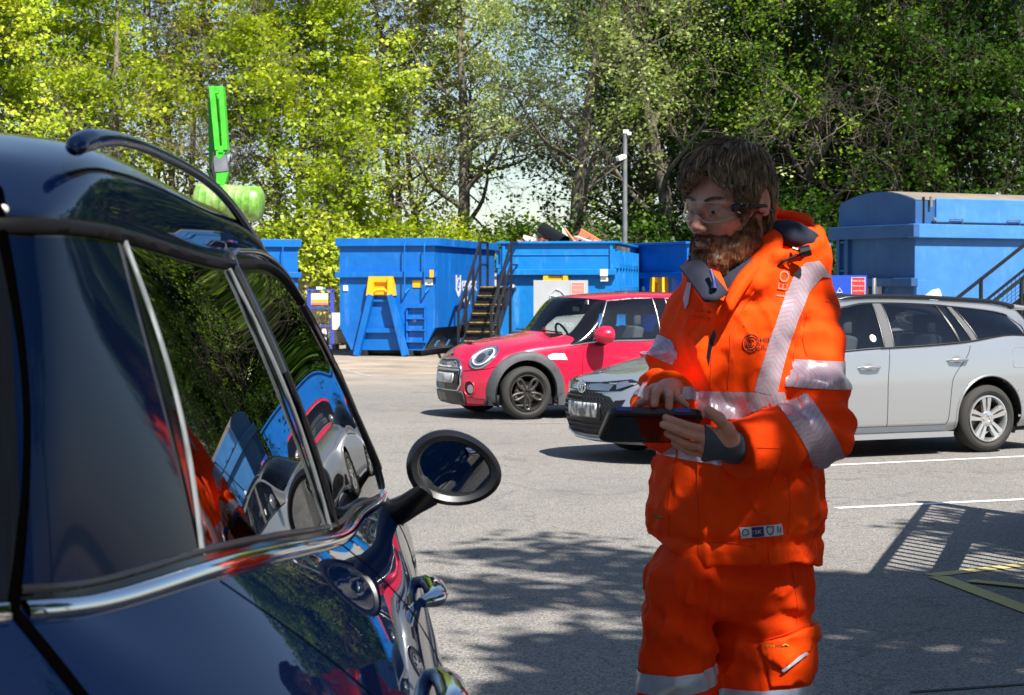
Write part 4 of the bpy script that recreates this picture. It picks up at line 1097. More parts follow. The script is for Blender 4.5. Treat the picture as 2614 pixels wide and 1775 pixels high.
def wheel(root, c, R_, w, rimR, side, style, rim_m, name='wheel'):
    """wheel with tyre mesh and rim child; c = outer face centre, side=+1 outward +y"""
    m = Matrix.Translation(Vector(c)) @ (Matrix.Rotation(R(-90 * side), 4, 'X'))
    t = MB(); rr = rimR + .012
    prof = [(rr - .02, -w + .01), (rr + .01, -w), (R_ - .05, -w - .0), (R_ - .015, -w + .02), (R_, -w + .045), (R_, -.045), (R_ - .015, -.018), (R_ - .035, -.004), (R_ - .06, .002), (rr + .03, .0), (rr + .012, -.006), (rr, -.016), (rr - .012, -.03)]
    t.lathe(prof, m, 56); 
    for k in range(56):       # tread blocks
        a = 2 * math.pi * k / 56
        for zz in (-w + .06, -.06):
            t.box((0, 0, 0), (.012, .03, .05), rot=None) if False else None
    W = autosmooth(t.build(name, M['rubber'], root), 40)
    dk = MB(); dk.lathe([(0, -.09), (rimR * .62, -.09), (rimR * .62, -.1), (0, -.1)], m, 40); dk.build('brake_disc', noisy('disc', (.25, .24, .23), (.18, .12, .08), 12, .4, metal=.7), W)
    r = MB()
    r.lathe([(rimR + .004, -.028), (rimR, -.008), (rimR - .012, -.006), (rimR - .02, -.02), (rimR - .028, -.07), (rimR - .04, -.15)], m, 56)
    if style == 'turbine':       # ten tapering spokes in pairs
        for k in range(10):
            a0 = 2 * math.pi * k / 10 + .1; tw = .16 * (1 if k % 2 else -1)
            P = []
            for u, hw, z in ((.045, .018, -.030), (rimR * .55, .020, -.022), (rimR - .012, .030, -.014)):
                a = a0 + tw * (u / rimR); P.append((u, a, hw, z))
            V = []
            for u, a, hw, z in P:
                cx, cy = u * math.cos(a), u * math.sin(a); nx, ny = -math.sin(a), math.cos(a)
                for s_, dz in ((-1, -.03), (-.75, 0), (.75, 0), (1, -.03)): V.append(m @ Vector((cx + nx * hw * s_, cy + ny * hw * s_, z + dz)))
            r.add(V, [[i * 4 + j, i * 4 + j + 1, i * 4 + j + 5, i * 4 + j + 4] for i in range(2) for j in range(3)])
    else:                        # five looped double spokes
        for k in range(5):
            a0 = 2 * math.pi * k / 5 + .31
            L = []
            for tt in np.linspace(-1, 1, 15):
                u = .055 + (rimR - .075) * (1 - abs(tt) ** 2.6); a = a0 + .36 * tt * (1 - .25 * abs(tt)) * (1.15 if abs(tt) < .8 else 1.25)
                L.append(m @ Vector((u * math.cos(a), u * math.sin(a), -.026 + .01 * (1 - abs(tt)))))
            r.tube(L, .0165, 8)
            r.bar(m @ Vector(((rimR - .04) * math.cos(a0), (rimR - .04) * math.sin(a0), -.02)), m @ Vector(((rimR - .005) * math.cos(a0), (rimR - .005) * math.sin(a0), -.016)), .05, .02, up=m.to_3x3() @ Vector((0, 0, 1)))
    r.lathe([(.075, -.05), (.072, -.026), (.055, -.018), (.03, -.017), (.026, -.03), (0, -.03)], m, 24)
    for k in range(5):
        a = 2 * math.pi * k / 5; r.tube([m @ Vector((.048 * math.cos(a), .048 * math.sin(a), -.03)), m @ Vector((.048 * math.cos(a), .048 * math.sin(a), -.008))], .009, 8)
    autosmooth(r.build('rim', rim_m, W), 40)
    return W
def well(root, cx, cz, r, y0, y1):
    b = MB(); n = 18
    for k in range(n):
        a, c = math.pi * (k / n * 1.3 - .15), math.pi * ((k + 1) / n * 1.3 - .15)
        V = [(cx + r * math.cos(a), y0, cz + r * math.sin(a)), (cx + r * math.cos(c), y0, cz + r * math.sin(c)), (cx + r * math.cos(c), y1, cz + r * math.sin(c)), (cx + r * math.cos(a), y1, cz + r * math.sin(a))]
        b.add(V, [(0, 1, 2, 3)])
    b.add([(cx + r * math.cos(t), y1, cz + r * math.sin(t)) for t in np.linspace(-.3, math.pi + .3, 20)], [list(range(20))])
    return b
def smudge_plate(name, dark=(.12, .12, .13)):
    m = mat(name, (.55, .55, .54), .4); N = NT(m); v = N.coord(scale=(1, 14, 9)); 
    N.col(N.ramp(N.noise(v, 1.3, 2, .4), [(.40, (.62, .62, .60)), (.56, dark)])); return m
def seats(root, m, rows, z0=.45, w=.5):
    for (x, ys) in rows:
        for y in ys:
            b = MB(); b.box((x + .22, y, z0), (.5, w, .16), bev=.05); b.box((x - .05, y, z0 + .34), (.14, w, .62), rot=Matrix.Rotation(R(-12), 4, 'Y'), bev=.05); b.box((x - .14, y, z0 + .74), (.10, .26, .18), bev=.04)
            autosmooth(b.build('seat', m, root), 50)
def trim(root, sh, pts, r, m, name, side=1, off=.002, n=14, flat=1.):
    o = MB(); o.tube(sh.path(pts, side, off, n), r, 6, flat=flat); return autosmooth(o.build(name, m, root), 60)

# ---------------- silver estate
def silver_estate():
    silver = car_paint('silver_paint', (.40, .415, .435), .65, .3, 1)
    a = R(25); f = Vector((-math.cos(a), -math.sin(a), 0)); rt = Vector((-math.sin(a), math.cos(a), 0))
    wf = Vector((4.44, 17.8, 0)); axr = -1.35; yw = .885
    # car origin: rear wheel face = O + f*axr - rt*yw
    O = wf - f * axr + rt * yw
    root = empty('parked_car', O, 'silver estate car parked behind the man in orange, nose to the left', 'car', 'cars parked in the yard', rz=math.atan2(f.y, f.x))
    axf = 1.50
    #        r0(sill)         r1               r2               r3(belt)        r4              r5              r6             r7
    P = [
     [(2.33,0,.17),(2.40,0,.24),(2.46,0,.46),(2.42,0,.70),(2.40,0,.715),(2.36,0,.735),(2.32,0,.752),(2.28,0,.765)],
     [(2.27,.36,.17),(2.34,.37,.24),(2.41,.36,.46),(2.37,.36,.695),(2.35,.33,.715),(2.31,.25,.74),(2.28,.13,.757),(2.26,0,.77)],
     [(2.07,.68,.17),(2.16,.71,.25),(2.22,.70,.47),(2.16,.68,.69),(2.10,.62,.735),(2.05,.46,.775),(2.02,.22,.795),(2.0,0,.80)],
     [(1.86,.80,.20),(1.90,.86,.29),(1.92,.865,.50),(1.86,.82,.73),(1.80,.70,.80),(1.78,.50,.835),(1.76,.25,.85),(1.75,0,.855)],
     [(1.5,.82,.22),(1.5,.885,.32),(1.5,.893,.58),(1.48,.845,.80),(1.45,.72,.875),(1.43,.52,.905),(1.42,.26,.92),(1.41,0,.925)],
     [(1.05,.82,.22),(1.05,.885,.31),(1.05,.893,.60),(1.02,.855,.87),(.99,.72,.96),(1.03,.52,.975),(1.07,.26,.985),(1.08,0,.985)],
     [(.55,.82,.21),(.55,.885,.31),(.55,.893,.62),(.50,.862,.905),(.12,.60,1.355),(.20,.50,1.385),(.27,.26,1.40),(.28,0,1.405)],
     [(-.14,.82,.21),(-.14,.885,.31),(-.14,.895,.63),(-.17,.868,.945),(-.20,.605,1.395),(-.20,.53,1.425),(-.2,.28,1.445),(-.2,0,1.45)],
     [(-.24,.82,.21),(-.24,.885,.31),(-.24,.895,.63),(-.28,.868,.948),(-.31,.605,1.395),(-.31,.53,1.427),(-.31,.28,1.447),(-.31,0,1.452)],
     [(-.85,.82,.21),(-.85,.885,.31),(-.84,.895,.64),(-1.02,.862,.985),(-.92,.60,1.375),(-.92,.53,1.415),(-.92,.28,1.435),(-.92,0,1.44)],
     [(-.95,.82,.22),(-.95,.885,.32),(-.95,.895,.66),(-1.16,.858,1.00),(-1.04,.60,1.365),(-1.04,.53,1.408),(-1.04,.28,1.43),(-1.04,0,1.434)],
     [(-1.5,.82,.22),(-1.5,.885,.33),(-1.5,.895,.68),(-1.66,.84,1.06),(-1.62,.585,1.31),(-1.62,.52,1.375),(-1.62,.28,1.40),(-1.62,0,1.405)],
     [(-2.10,.78,.26),(-2.12,.84,.36),(-2.10,.85,.70),(-2.02,.79,1.04),(-1.96,.56,1.24),(-1.92,.50,1.325),(-1.9,.27,1.355),(-1.9,0,1.36)],
     [(-2.32,.50,.28),(-2.36,.55,.40),(-2.34,.55,.72),(-2.24,.50,1.0),(-2.12,.42,1.22),(-2.05,.38,1.30),(-2.03,.22,1.325),(-2.03,0,1.33)],
     [(-2.36,0,.28),(-2.40,0,.40),(-2.38,0,.72),(-2.28,0,1.0),(-2.17,0,1.22),(-2.1,0,1.31),(-2.07,0,1.33),(-2.05,0,1.335)],
    ]
    sh = Shell(P, extra_s=(5.12, 5.06, 6.0, 10.12, 11.4, 9.06), extra_t=(3.06, 3.12, 3.9, 3.95, 4.1, 4.25, 4.5, 6.9))
    holes = ((axf, .34, .375), (axr, .34, .375))
    gl = lambda s, t: (t > 3.12) & (t < 3.95)
    reg = [
     ('windscreen', GL_FRONT, lambda s, t, sd, x, y, z: (s > 5.06) & (s < 6) & (t > 4.25)),
     ('front_door_glass', GL_SIDE, lambda s, t, sd, x, y, z: (s > 5.5) & (s < 7) & gl(s, t)),
     ('rear_door_glass', GL_DARK, lambda s, t, sd, x, y, z: (s > 8.0) & (s < 9.) & gl(s, t)),
     ('quarter_glass', GL_DARK, lambda s, t, sd, x, y, z: (s > 9.06) & (s < 10.) & gl(s, t)),
     ('rear_side_glass', GL_DARK, lambda s, t, sd, x, y, z: (s > 10.12) & (s < 11.4) & gl(s, t)),
     ('pillar', mat('pillar_grey', (.10, .10, .105), .4), lambda s, t, sd, x, y, z: (s > 5.0) & (s < 11.4) & (t > 3.06) & (t < 4.1) & ((s > 6.95) | (t < 3.9) & (s < 5.6))),
     ('body', silver, lambda s, t, sd, x, y, z: s > -1),
    ]
    sh.split(reg, root, holes)
    bl = M['black_plastic']
    for (hx, hz, hr) in holes:
        for sd in (1, -1):
            w = well(root, hx, hz, hr + .003, .83 * sd, .45 * sd); w.build('wheel_arch_liner', M['dark_interior'], root)
            # rounded arch lip following the skin
            o = MB(); pts = []
            for t in np.linspace(-.25, math.pi + .25, 40):
                h = sh.bvh.ray_cast(Vector((hx + (hr + .006) * math.cos(t), 1.3 * sd, hz + (hr + .006) * math.sin(t))), Vector((0, -sd, 0)))
                if h[0]: pts.append(h[0])
            o.tube(pts, .012, 8); autosmooth(o.build('arch_lip', silver, root), 60)
    for x, c in ((axf, 1), (axr, 1)):
        for sd in (1, -1): wheel(root, (x, .875 * sd, .316), .316, .21, .215, sd, 'turbine', mat('alloy', (.62, .62, .63), .25, .8))
    fl = MB(); fl.box((0, 0, .24), (4.1, 1.56, .1)); fl.build('underbody', M['dark_interior'], root)
    # sill step, shut lines, trims
    for sd in (1, -1):
        o = MB(); o.bar((1.1, .83 * sd, .19), (-.93, .83 * sd, .19), .12, .05); autosmooth(o.build('side_skirt', silver, root)); 
        for pts in ([(6.9, .6), (7.5, 3.05)], ):
            pass
        dk = mat('shut_line', (.02, .02, .02), .6)
        trim(root, sh, [(7.5, .7), (7.5, 3.1)], .0035, dk, 'shut_line', sd, .0)
        trim(root, sh, [(9.0, .75), (9.3, 1.2), (9.62, 2.0), (9.8, 3.0)], .0035, dk, 'shut_line', sd, .0)
        trim(root, sh, [(5.6, .7), (9.0, .7)], .0035, dk, 'shut_line', sd, .0)
        trim(root, sh, [(5.1, 3.1), (7.0, 3.1), (8., 3.1), (9., 3.1), (10., 3.1), (11.4, 3.1), (11.55, 3.5), (11.4, 3.95), (10., 3.98), (8., 3.98), (6.0, 3.98)], .008, bl, 'window_trim', sd, .0, 10)
        for s_ in (7.0, 8.0, 9.0, 9.08, 10.0, 10.14): trim(root, sh, [(s_, 3.1), (s_, 3.97)], .007, bl, 'window_trim', sd)
        # roof rail
        P0 = sh.path([(6.2, 5.), (11.2, 5.), (12.0, 5.)], sd, .028, 20); o = MB(); o.tube(P0, [.004] + [.02] * (len(P0) - 2) + [.004], 8, flat=1.); autosmooth(o.build('roof_rail', bl, root), 60)
        # handles with cups
        for s_, tz in ((6.75, 2.62), (9.0, 2.66)):
            p = sh.pt(s_, tz, sd); n = sh.nrm(s_, tz, sd); o = MB()
            o.tube([p + Vector((.11, 0, 0)) + n * .004, p + Vector((.09, 0, .004)) + n * .035, p + Vector((0, 0, .006)) + n * .042, p + Vector((-.09, 0, .002)) + n * .035, p + Vector((-.11, 0, 0)) + n * .004], [.012, .017, .019, .017, .012], 10, flat=.7)
            h = autosmooth(o.build('door_handle', silver, root), 60)
            decal('handle_cup', sh.bvh, ell(0, .01, .05, .034), (p.x, 1.3 * sd, p.z), (1, 0, 0), (0, 0, 1), (0, -sd, 0), .0015, mat('cup', (.28, .28, .29), .4, .5), root)
        p = sh.pt(6.1, 3.2, sd)
        mi = MB(); bm = bmesh.new(); bmesh.ops.create_uvsphere(bm, u_segments=20, v_segments=12, radius=1); mi.addbm(bm, 0, Matrix.Translation(p + Vector((.18, .17 * sd, .07))) @ Matrix.Diagonal((.09, .12, .075, 1))); bm.free(); mi.bar(p + Vector((.16, -.02 * sd, .01)), p + Vector((.18, .12 * sd, .04)), .07, .03)
        autosmooth(mi.build('wing_mirror', silver, root), 60)
    fo = [(-.082, -.08), (-.07, -.095), (.07, -.095), (.082, -.08), (.076, .075), (.06, .09), (-.07, .09), (-.084, .07)]
    pf = MB(); pts = throw(sh.bvh, fo + [fo[0]], (-1.70, 1.4, .885), (1, 0, 0), (0, 0, 1), (0, -1, 0), .001); pf.tube(pts, .003, 5); pf.build('fuel_flap', mat('seam', (.25, .25, .25), .5), root)
    # shark fin, spoiler
    o = MB(); z = 1.42; o.add([(-1.20, 0, z), (-1.46, .035, z), (-1.46, -.035, z), (-1.44, .012, z + .10), (-1.44, -.012, z + .10), (-1.36, 0, z + .095)], [(0, 1, 3, 5), (0, 5, 4, 2), (1, 2, 4, 3), (3, 4, 5)]); o.build('aerial_fin', M['white_paint'], root, bevel=.008)
    o = MB(); o.box((-2.02, 0, 1.345), (.24, 1.02, .035), rot=Matrix.Rotation(R(-6), 4, 'Y'), bev=.012); autosmooth(o.build('spoiler', silver, root))
    seats(root, mat('seat_cloth', (.04, .045, .055), .8), [(.1, (.36, -.36)), (-.85, (.36, -.36))])
    d = MB(); d.box((.85, 0, .86), (.5, 1.3, .16), bev=.04); d.build('dashboard', M['dark_interior'], root)
    # window stickers
    decal('sticker', sh.bvh, ell(0, 0, .032, .032), sh.pt(6.92, 3.28) + Vector((.06, .5, 0)), (1, 0, 0), (0, 0, 1), (0, -1, 0), .004, M['white_paint'], root)
    # ---- front
    F = dict(o=(3.2, 0, 0), x=(0, 1, 0), y=(0, 0, 1), d=(-1, 0, 0))
    mesh = mat('grille_black', (.006, .006, .007), .35)
    gp = [(-.60, .235), (.60, .235), (.66, .34), (.50, .50), (.40, .585), (.22, .615), (-.22, .615), (-.40, .585), (-.50, .50), (-.66, .34)]
    decal('grille', sh.bvh, gp, off=.004, m=mesh, root=root, **F)
    # honeycomb ribs on the grille
    gb = MB(); dkm = mat('grille_rib', (.05, .05, .055), .25, .5)
    for r_ in range(9):
        z = .26 + r_ * .042
        for c_ in range(-13, 14):
            y = c_ * .048 + (.024 if r_ % 2 else 0)
            lim = np.interp(z, [.24, .34, .5, .6], [.56, .61, .46, .3])
            if abs(y) > lim: continue
            hx = throw(sh.bvh, ell(y, z, .021, .017, 6), off=.008, **F)
            if len(hx) == 6: gb.tube(hx, .0035, 4, closed=True)
    gb.build('grille_mesh', dkm, root)
    decal('number_plate', sh.bvh, [(-.26, .405), (.26, .405), (.26, .52), (-.26, .52)], off=.03, m=smudge_plate('plate_blur'), root=root, thick=.012, res=.06, **F)
    decal('plate_holder', sh.bvh, [(-.275, .38), (.30, .38), (.30, .53), (-.275, .53)], off=.016, m=bl, root=root, thick=.012, res=.06, **F)
    for sd in (1, -1):
        D = Vector((-1, -.75 * sd, 0)).normalized(); X = Vector((-.75 * sd, 1, 0)).normalized() * sd; o_ = Vector((3.0, 1.2 * sd, 0))
        G = dict(o=(3.0, .95 * sd, 0), x=Vector((-.6, .8 * sd, 0)), y=(0, 0, 1), d=Vector((-.8, -.6 * sd, 0)))
        decal('headlamp_housing', sh.bvh, [(-.62, .63), (-.3, .615), (.05, .64), (.22, .71), (.1, .735), (-.2, .705), (-.6, .69)], off=.004, m=mesh, root=root, **G)
        decal('headlamp', sh.bvh, [(-.36, .633), (-.08, .635), (-.03, .69), (-.2, .694), (-.38, .68)], off=.009, m=mat('lamp_dark', (.30, .32, .34), .08, .8), root=root, **G)
        decal('headlamp', sh.bvh, [(-.0, .65), (.14, .69), (.08, .72), (-.01, .70)], off=.009, m=mat('lamp_bright', (.55, .57, .6), .08, .9), root=root, **G)
        decal('air_duct', sh.bvh, [(-.06, .47), (.06, .505), (.10, .565), (-.01, .555)], off=.004, m=mesh, root=root, **G)
        lip = [(.0, .205), (.3, .21), (.52, .25), (.70, .345)]
        o = MB(); p = throw(sh.bvh, [(y * sd, z) for y, z in lip], off=.012, **F); o.tube(p, [.02, .022, .02, .012], 8, flat=.8); autosmooth(o.build('bumper_lip', silver, root), 60)
        decal('bumper_insert', sh.bvh, [(sd * .56, .22), (sd * .80, .24), (sd * .82, .36), (sd * .74, .37)], off=.003, m=mesh, root=root, **F)
    decal('nose_band', sh.bvh, [(-.36, .66), (-.1, .625), (.1, .625), (.36, .66), (.36, .695), (-.36, .695)], off=.005, m=mesh, root=root, **F)
    b = MB(); c = throw(sh.bvh, [(0, .655)], off=.022, **F)[0]
    b.tube([c + Vector((0, .07 * math.cos(t), .052 * math.sin(t))) for t in np.linspace(0, 6.283, 24, endpoint=False)], .008, 6, closed=True)
    b.tube([c + Vector((0, .05 * math.cos(t), .013 * math.sin(t) + .018)) for t in np.linspace(0, 6.283, 16, endpoint=False)], .006, 6, closed=True)
    b.tube([c + Vector((0, .016 * math.cos(t), .046 * math.sin(t))) for t in np.linspace(0, 6.283, 16, endpoint=False)], .006, 6, closed=True)
    b.build('emblem', M['chrome'], root, smooth=True)
    for sd in (1, -1): trim(root, sh, [(1.0, 3.6), (2.2, 3.9), (3.2, 4.25), (4.8, 4.3)], .003, dk, 'shut_line', sd, .0)
    # wipers
    w = MB(); w.tube([sh.pt(5.06, 5.5, 1) + Vector((.0, 0, .02)), sh.pt(5.2, 4.6, 1) + Vector((0, 0, .02))], .008, 6); w.build('wiper', bl, root)
silver_estate()

# ---------------- red hatchback
def red_hatch():
    red = car_paint('red_paint', (.60, .007, .045), .15, .35)
    a = R(22); f = Vector((-math.cos(a), -math.sin(a), 0)); rt = Vector((-math.sin(a), math.cos(a), 0))
    axf, axr = 1.30, -1.28; yw = .86
    O = Vector((.187, 22.15, 0)) - f * axf + rt * yw
    root = empty('parked_car', O, 'red hatchback with chrome ringed headlamps parked behind the silver car', 'car', 'cars parked in the yard', rz=math.atan2(f.y, f.x))
    P = [
     [(1.92,0,.15),(1.98,0,.20),(2.01,0,.40),(1.98,0,.64),(1.95,0,.72),(1.90,0,.78),(1.84,0,.825),(1.78,0,.85)],
     [(1.88,.32,.15),(1.94,.34,.20),(1.97,.34,.40),(1.94,.33,.64),(1.89,.31,.72),(1.83,.26,.79),(1.79,.14,.84),(1.75,0,.865)],
     [(1.76,.60,.16),(1.80,.64,.21),(1.82,.64,.42),(1.77,.62,.66),(1.69,.56,.76),(1.62,.42,.84),(1.58,.22,.88),(1.55,0,.895)],
     [(1.60,.76,.18),(1.62,.80,.23),(1.63,.81,.46),(1.58,.78,.70),(1.48,.66,.83),(1.42,.48,.885),(1.38,.24,.92),(1.36,0,.93)],
     [(1.28,.78,.2),(1.28,.845,.28),(1.28,.855,.56),(1.24,.82,.80),(1.15,.70,.89),(1.12,.50,.93),(1.10,.26,.955),(1.08,0,.965)],
     [(.84,.78,.2),(.84,.85,.28),(.84,.86,.58),(.80,.835,.845),(.70,.72,.93),(.82,.50,.975),(.93,.26,.99),(.96,0,.995)],
     [(.40,.78,.2),(.40,.85,.28),(.40,.862,.60),(.35,.84,.885),(.18,.60,1.335),(.34,.50,1.355),(.50,.26,1.37),(.55,0,1.375)],
     [(-.46,.78,.2),(-.46,.85,.28),(-.46,.862,.60),(-.46,.845,.90),(-.44,.61,1.365),(-.44,.53,1.40),(-.44,.28,1.425),(-.44,0,1.43)],
     [(-.60,.78,.2),(-.60,.85,.28),(-.60,.862,.60),(-.60,.845,.905),(-.58,.61,1.362),(-.58,.53,1.40),(-.58,.28,1.425),(-.58,0,1.43)],
     [(-1.25,.78,.2),(-1.25,.85,.3),(-1.25,.86,.62),(-1.2,.83,.92),(-1.2,.60,1.34),(-1.2,.52,1.385),(-1.2,.28,1.41),(-1.2,0,1.415)],
     [(-1.75,.72,.24),(-1.78,.80,.34),(-1.78,.80,.66),(-1.72,.76,.93),(-1.62,.54,1.30),(-1.60,.47,1.35),(-1.6,.25,1.375),(-1.6,0,1.38)],
     [(-1.95,.4,.26),(-1.98,.45,.36),(-1.98,.45,.68),(-1.9,.42,.94),(-1.76,.34,1.28),(-1.72,.30,1.33),(-1.7,.18,1.345),(-1.7,0,1.35)],
     [(-1.98,0,.26),(-2.0,0,.36),(-2.0,0,.68),(-1.93,0,.94),(-1.8,0,1.28),(-1.76,0,1.33),(-1.74,0,1.35),(-1.72,0,1.355)],
    ]
    P = [[(x, y, z + max(0, z - .9) * .09) for x, y, z in st] for st in P]
    sh = Shell(P, extra_s=(5.05, 5.75, 5.3, 6.93), extra_t=(3.05, 3.1, 3.94, 4.0, 4.5, 4.25))
    holes = ((axf, .325, .375), (axr, .325, .375)); bl = M['black_plastic']; dk = mat('shut_line_red', (.12, .003, .01), .5)
    reg = [
     ('windscreen', GL_FRONT, lambda s, t, sd, x, y, z: (s > 5.05) & (s < 6) & (t > 4.5)),
     ('front_door_glass', GL_SIDE, lambda s, t, sd, x, y, z: (s > 5.75) & (s < 6.93) & (t > 3.1) & (t < 3.94)),
     ('rear_door_glass', GL_SIDE, lambda s, t, sd, x, y, z: (s > 8.0) & (s < 9.) & (t > 3.1) & (t < 3.94)),
     ('pillar', mat('gloss_black', (.006, .006, .008), .08), lambda s, t, sd, x, y, z: (s > 5.05) & (s < 10.5) & (t > 3.05) & ((t < 4.0) | (s < 6.0))),
     ('body', red, lambda s, t, sd, x, y, z: s > -1),
    ]
    sh.split(reg, root, holes)
    greyp = noisy('arch_plastic', (.045, .048, .055), (.075, .078, .085), 6, .6)
    for (hx, hz, hr) in holes:
        for sd in (1, -1):
            well(root, hx, hz, hr + .003, .82 * sd, .42 * sd).build('wheel_arch_liner', M['dark_interior'], root)
            n = 44; V = []; F = []
            for t in np.linspace(-.30, math.pi + .28, n):
                for rr, off in ((hr - .012, -.03), (hr - .008, .012), (hr + .045, .018), (hr + .09, .010), (hr + .094, -.004)):
                    h = sh.bvh.ray_cast(Vector((hx + rr * math.cos(t), 1.3 * sd, hz + rr * math.sin(t))), Vector((0, -sd, 0)))
                    p = h[0] if h[0] else V[-5] if len(V) >= 5 else Vector((hx + rr * math.cos(t), .82 * sd, hz + rr * math.sin(t)))
                    V.append(Vector((hx + rr * math.cos(t), p.y + off * sd, hz + rr * math.sin(t))))
            for i in range(n - 1):
                for j in range(4): F.append((i * 5 + j, i * 5 + j + 1, i * 5 + j + 6, i * 5 + j + 5))
            o = MB(); o.add(V, F); autosmooth(o.build('arch_trim', greyp, root), 60)
            wheel(root, (hx, .852 * sd, .31), .31, .2, .213, sd, 'loop', noisy('dark_alloy', (.05, .047, .043), (.09, .085, .078), 10, .35, metal=.7))
    fl = MB(); fl.box((0, 0, .22), (3.5, 1.5, .1)); fl.build('underbody', M['dark_interior'], root)
    for sd in (1, -1):
        o = MB(); P0 = sh.path([(5.05, 3.03), (7.5, 3.03), (10.4, 3.03)], sd, .004, 20); o.tube(P0, .010, 6); autosmooth(o.build('belt_trim', M['chrome'], root), 60)
        o = MB(); o.bar((.92, .84 * sd, .23), (-.9, .84 * sd, .23), .05, .13); o.build('side_skirt', greyp, root)
        silv = mat('satin', (.5, .5, .5), .3, .8)
        trim(root, sh, [(5.72, 3.06), (5.86, 3.5), (5.98, 3.95), (6.5, 3.97), (6.95, 3.96), (6.95, 3.06)], .007, silv, 'window_trim', sd, .002)
        trim(root, sh, [(7.95, 3.06), (7.95, 3.96), (9., 3.96)], .007, silv, 'window_trim', sd, .002)
        trim(root, sh, [(5.0, 3.0), (4.75, 2.35)], .0035, dk, 'shut_line', sd)
        trim(root, sh, [(5.5, 3.0), (5.5, .6)], .0035, dk, 'shut_line', sd)
        trim(root, sh, [(7.4, 3.0), (7.4, .6)], .0035, dk, 'shut_line', sd)
        trim(root, sh, [(1.25, 2.6), (2.3, 2.62), (3.45, 2.75)], .0035, dk, 'shut_line', sd)
        p = sh.pt(6.75, 2.55, sd); n = sh.nrm(6.75, 2.55, sd); o = MB()
        o.tube([p + Vector((.11, 0, 0)) + n * .004, p + Vector((.09, 0, .0)) + n * .035, p + n * .042, p + Vector((-.09, 0, .0)) + n * .035, p + Vector((-.11, 0, 0)) + n * .004], [.010, .014, .015, .014, .010], 10); autosmooth(o.build('door_handle', M['chrome'], root), 60)
        decal('side_vent', sh.bvh, [(-.13, -.035), (.10, -.03), (.12, .02), (.05, .045), (-.09, .04)], (.93, 1.3 * sd, .72), (1, 0, 0), (0, 0, 1), (0, -sd, 0), .006, M['white_paint'], root, thick=.004)
        # mirror: rounded red shell on black foot
        p = sh.pt(5.95, 3.05, sd); b = MB(); bm = bmesh.new(); bmesh.ops.create_uvsphere(bm, u_segments=24, v_segments=14, radius=1)
        for v in bm.verts:
            if v.co.x < -.35: v.co.x = -.35 + (v.co.x + .35) * .25
        b.addbm(bm, 0, Matrix.Translation(p + Vector((.02, .19 * sd, .075))) @ Matrix.Diagonal((.15, .15, .105, 1))); bm.free()
        autosmooth(b.build('wing_mirror', red, root), 60)
        b = MB(); b.tube([p + Vector((.02, -.01 * sd, -.03)), p + Vector((.01, .08 * sd, -.035)), p + Vector((0, .16 * sd, .0))], [.05, .045, .05], 10, flat=.6); autosmooth(b.build('mirror_foot', bl, root), 60)
    seats(root, mat('seat_grey', (.06, .065, .07), .8), [(-.15, (.34, -.34)), (-.98, (.34, -.34))], z0=.42)
    d = MB(); d.box((.62, 0, .86), (.5, 1.25, .14), bev=.04); d.build('dashboard', M['dark_interior'], root)
    sw = MB(); c = Vector((.34, -.33, .93)); sw.tube([c + Matrix.Rotation(R(-65), 3, 'Y') @ Vector((.17 * math.cos(t), .17 * math.sin(t), 0)) for t in np.linspace(0, 6.283, 24, endpoint=False)], .015, 8, closed=True); sw.build('steering_wheel', M['black_plastic'], root, smooth=True)
    rm = MB(); rm.box((.30, 0, 1.27), (.03, .22, .07), bev=.012); rm.build('rear_view_mirror', M['black_plastic'], root)
    st = MB(); q = sh.pt(5.85, 5.0, 1); st.box(q + Vector((-.015, 0, -.01)), (.01, .09, .05)); st.build('sticker', M['white_paint'], root)
    w = MB()
    for y0, y1 in ((.55, .1), (.0, -.5)): w.tube([Vector((.80 - .1 * abs(y0), y0, 1.0)), Vector((.88, (y0 + y1) / 2, 1.02)), Vector((.90, y1, 1.02))], .009, 6)
    w.build('wiper', bl, root)
    c = MB(); c.box((.83, 0, .965), (.16, 1.2, .05)); c.build('cowl', bl, root)
    # front
    F = dict(o=(3., 0, 0), x=(0, 1, 0), y=(0, 0, 1), d=(-1, 0, 0)); mesh = mat('grille_black_red', (.006, .006, .007), .3)
    gp = [(-.34, .33), (.34, .33), (.40, .40), (.39, .56), (.33, .655), (.22, .69), (-.22, .69), (-.33, .655), (-.39, .56), (-.40, .40)]
    decal('grille', sh.bvh, gp, off=.006, m=mesh, root=root, **F)
    o = MB(); pts = throw(sh.bvh, [p for a_, b_ in zip(gp, gp[1:] + gp[:1]) for p in ((a_[0], a_[1]), ((a_[0] + b_[0]) / 2, (a_[1] + b_[1]) / 2))], off=.008, **F); o.tube(pts, .016, 8, closed=True, flat=.7); autosmooth(o.build('grille_surround', M['chrome'], root), 60)
    o = MB(); o.tube(throw(sh.bvh, [(y, .565) for y in np.linspace(-.36, .36, 12)], off=.02, **F), .014, 8); autosmooth(o.build('grille_bar', silv, root), 60)
    o = MB()
    for k in range(-9, 10):
        for s_ in (1, -1):
            p = throw(sh.bvh, [(k * .036 - s_ * .02, .59), (k * .036 + s_ * .02, .665)], off=.012, **F)
            if len(p) == 2: o.tube(p, .0035, 4)
    o.build('grille_mesh', silv, root)
    o = MB(); pp = throw(sh.bvh, [(.27, .65), (.23, .66), (.21, .635), (.25, .62), (.25, .595), (.20, .60)], off=.022, **F); o.tube(pp, .009, 6); o.build('badge', silv, root)
    decal('plate_panel', sh.bvh, [(-.35, .40), (.35, .40), (.36, .54), (-.36, .54)], off=.02, m=bl, root=root, thick=.012, **F)
    decal('number_plate', sh.bvh, [(-.26, .415), (.26, .415), (.26, .525), (-.26, .525)], off=.036, m=smudge_plate('plate_blur_light', (.38, .38, .39)), root=root, thick=.012, res=.06, **F)
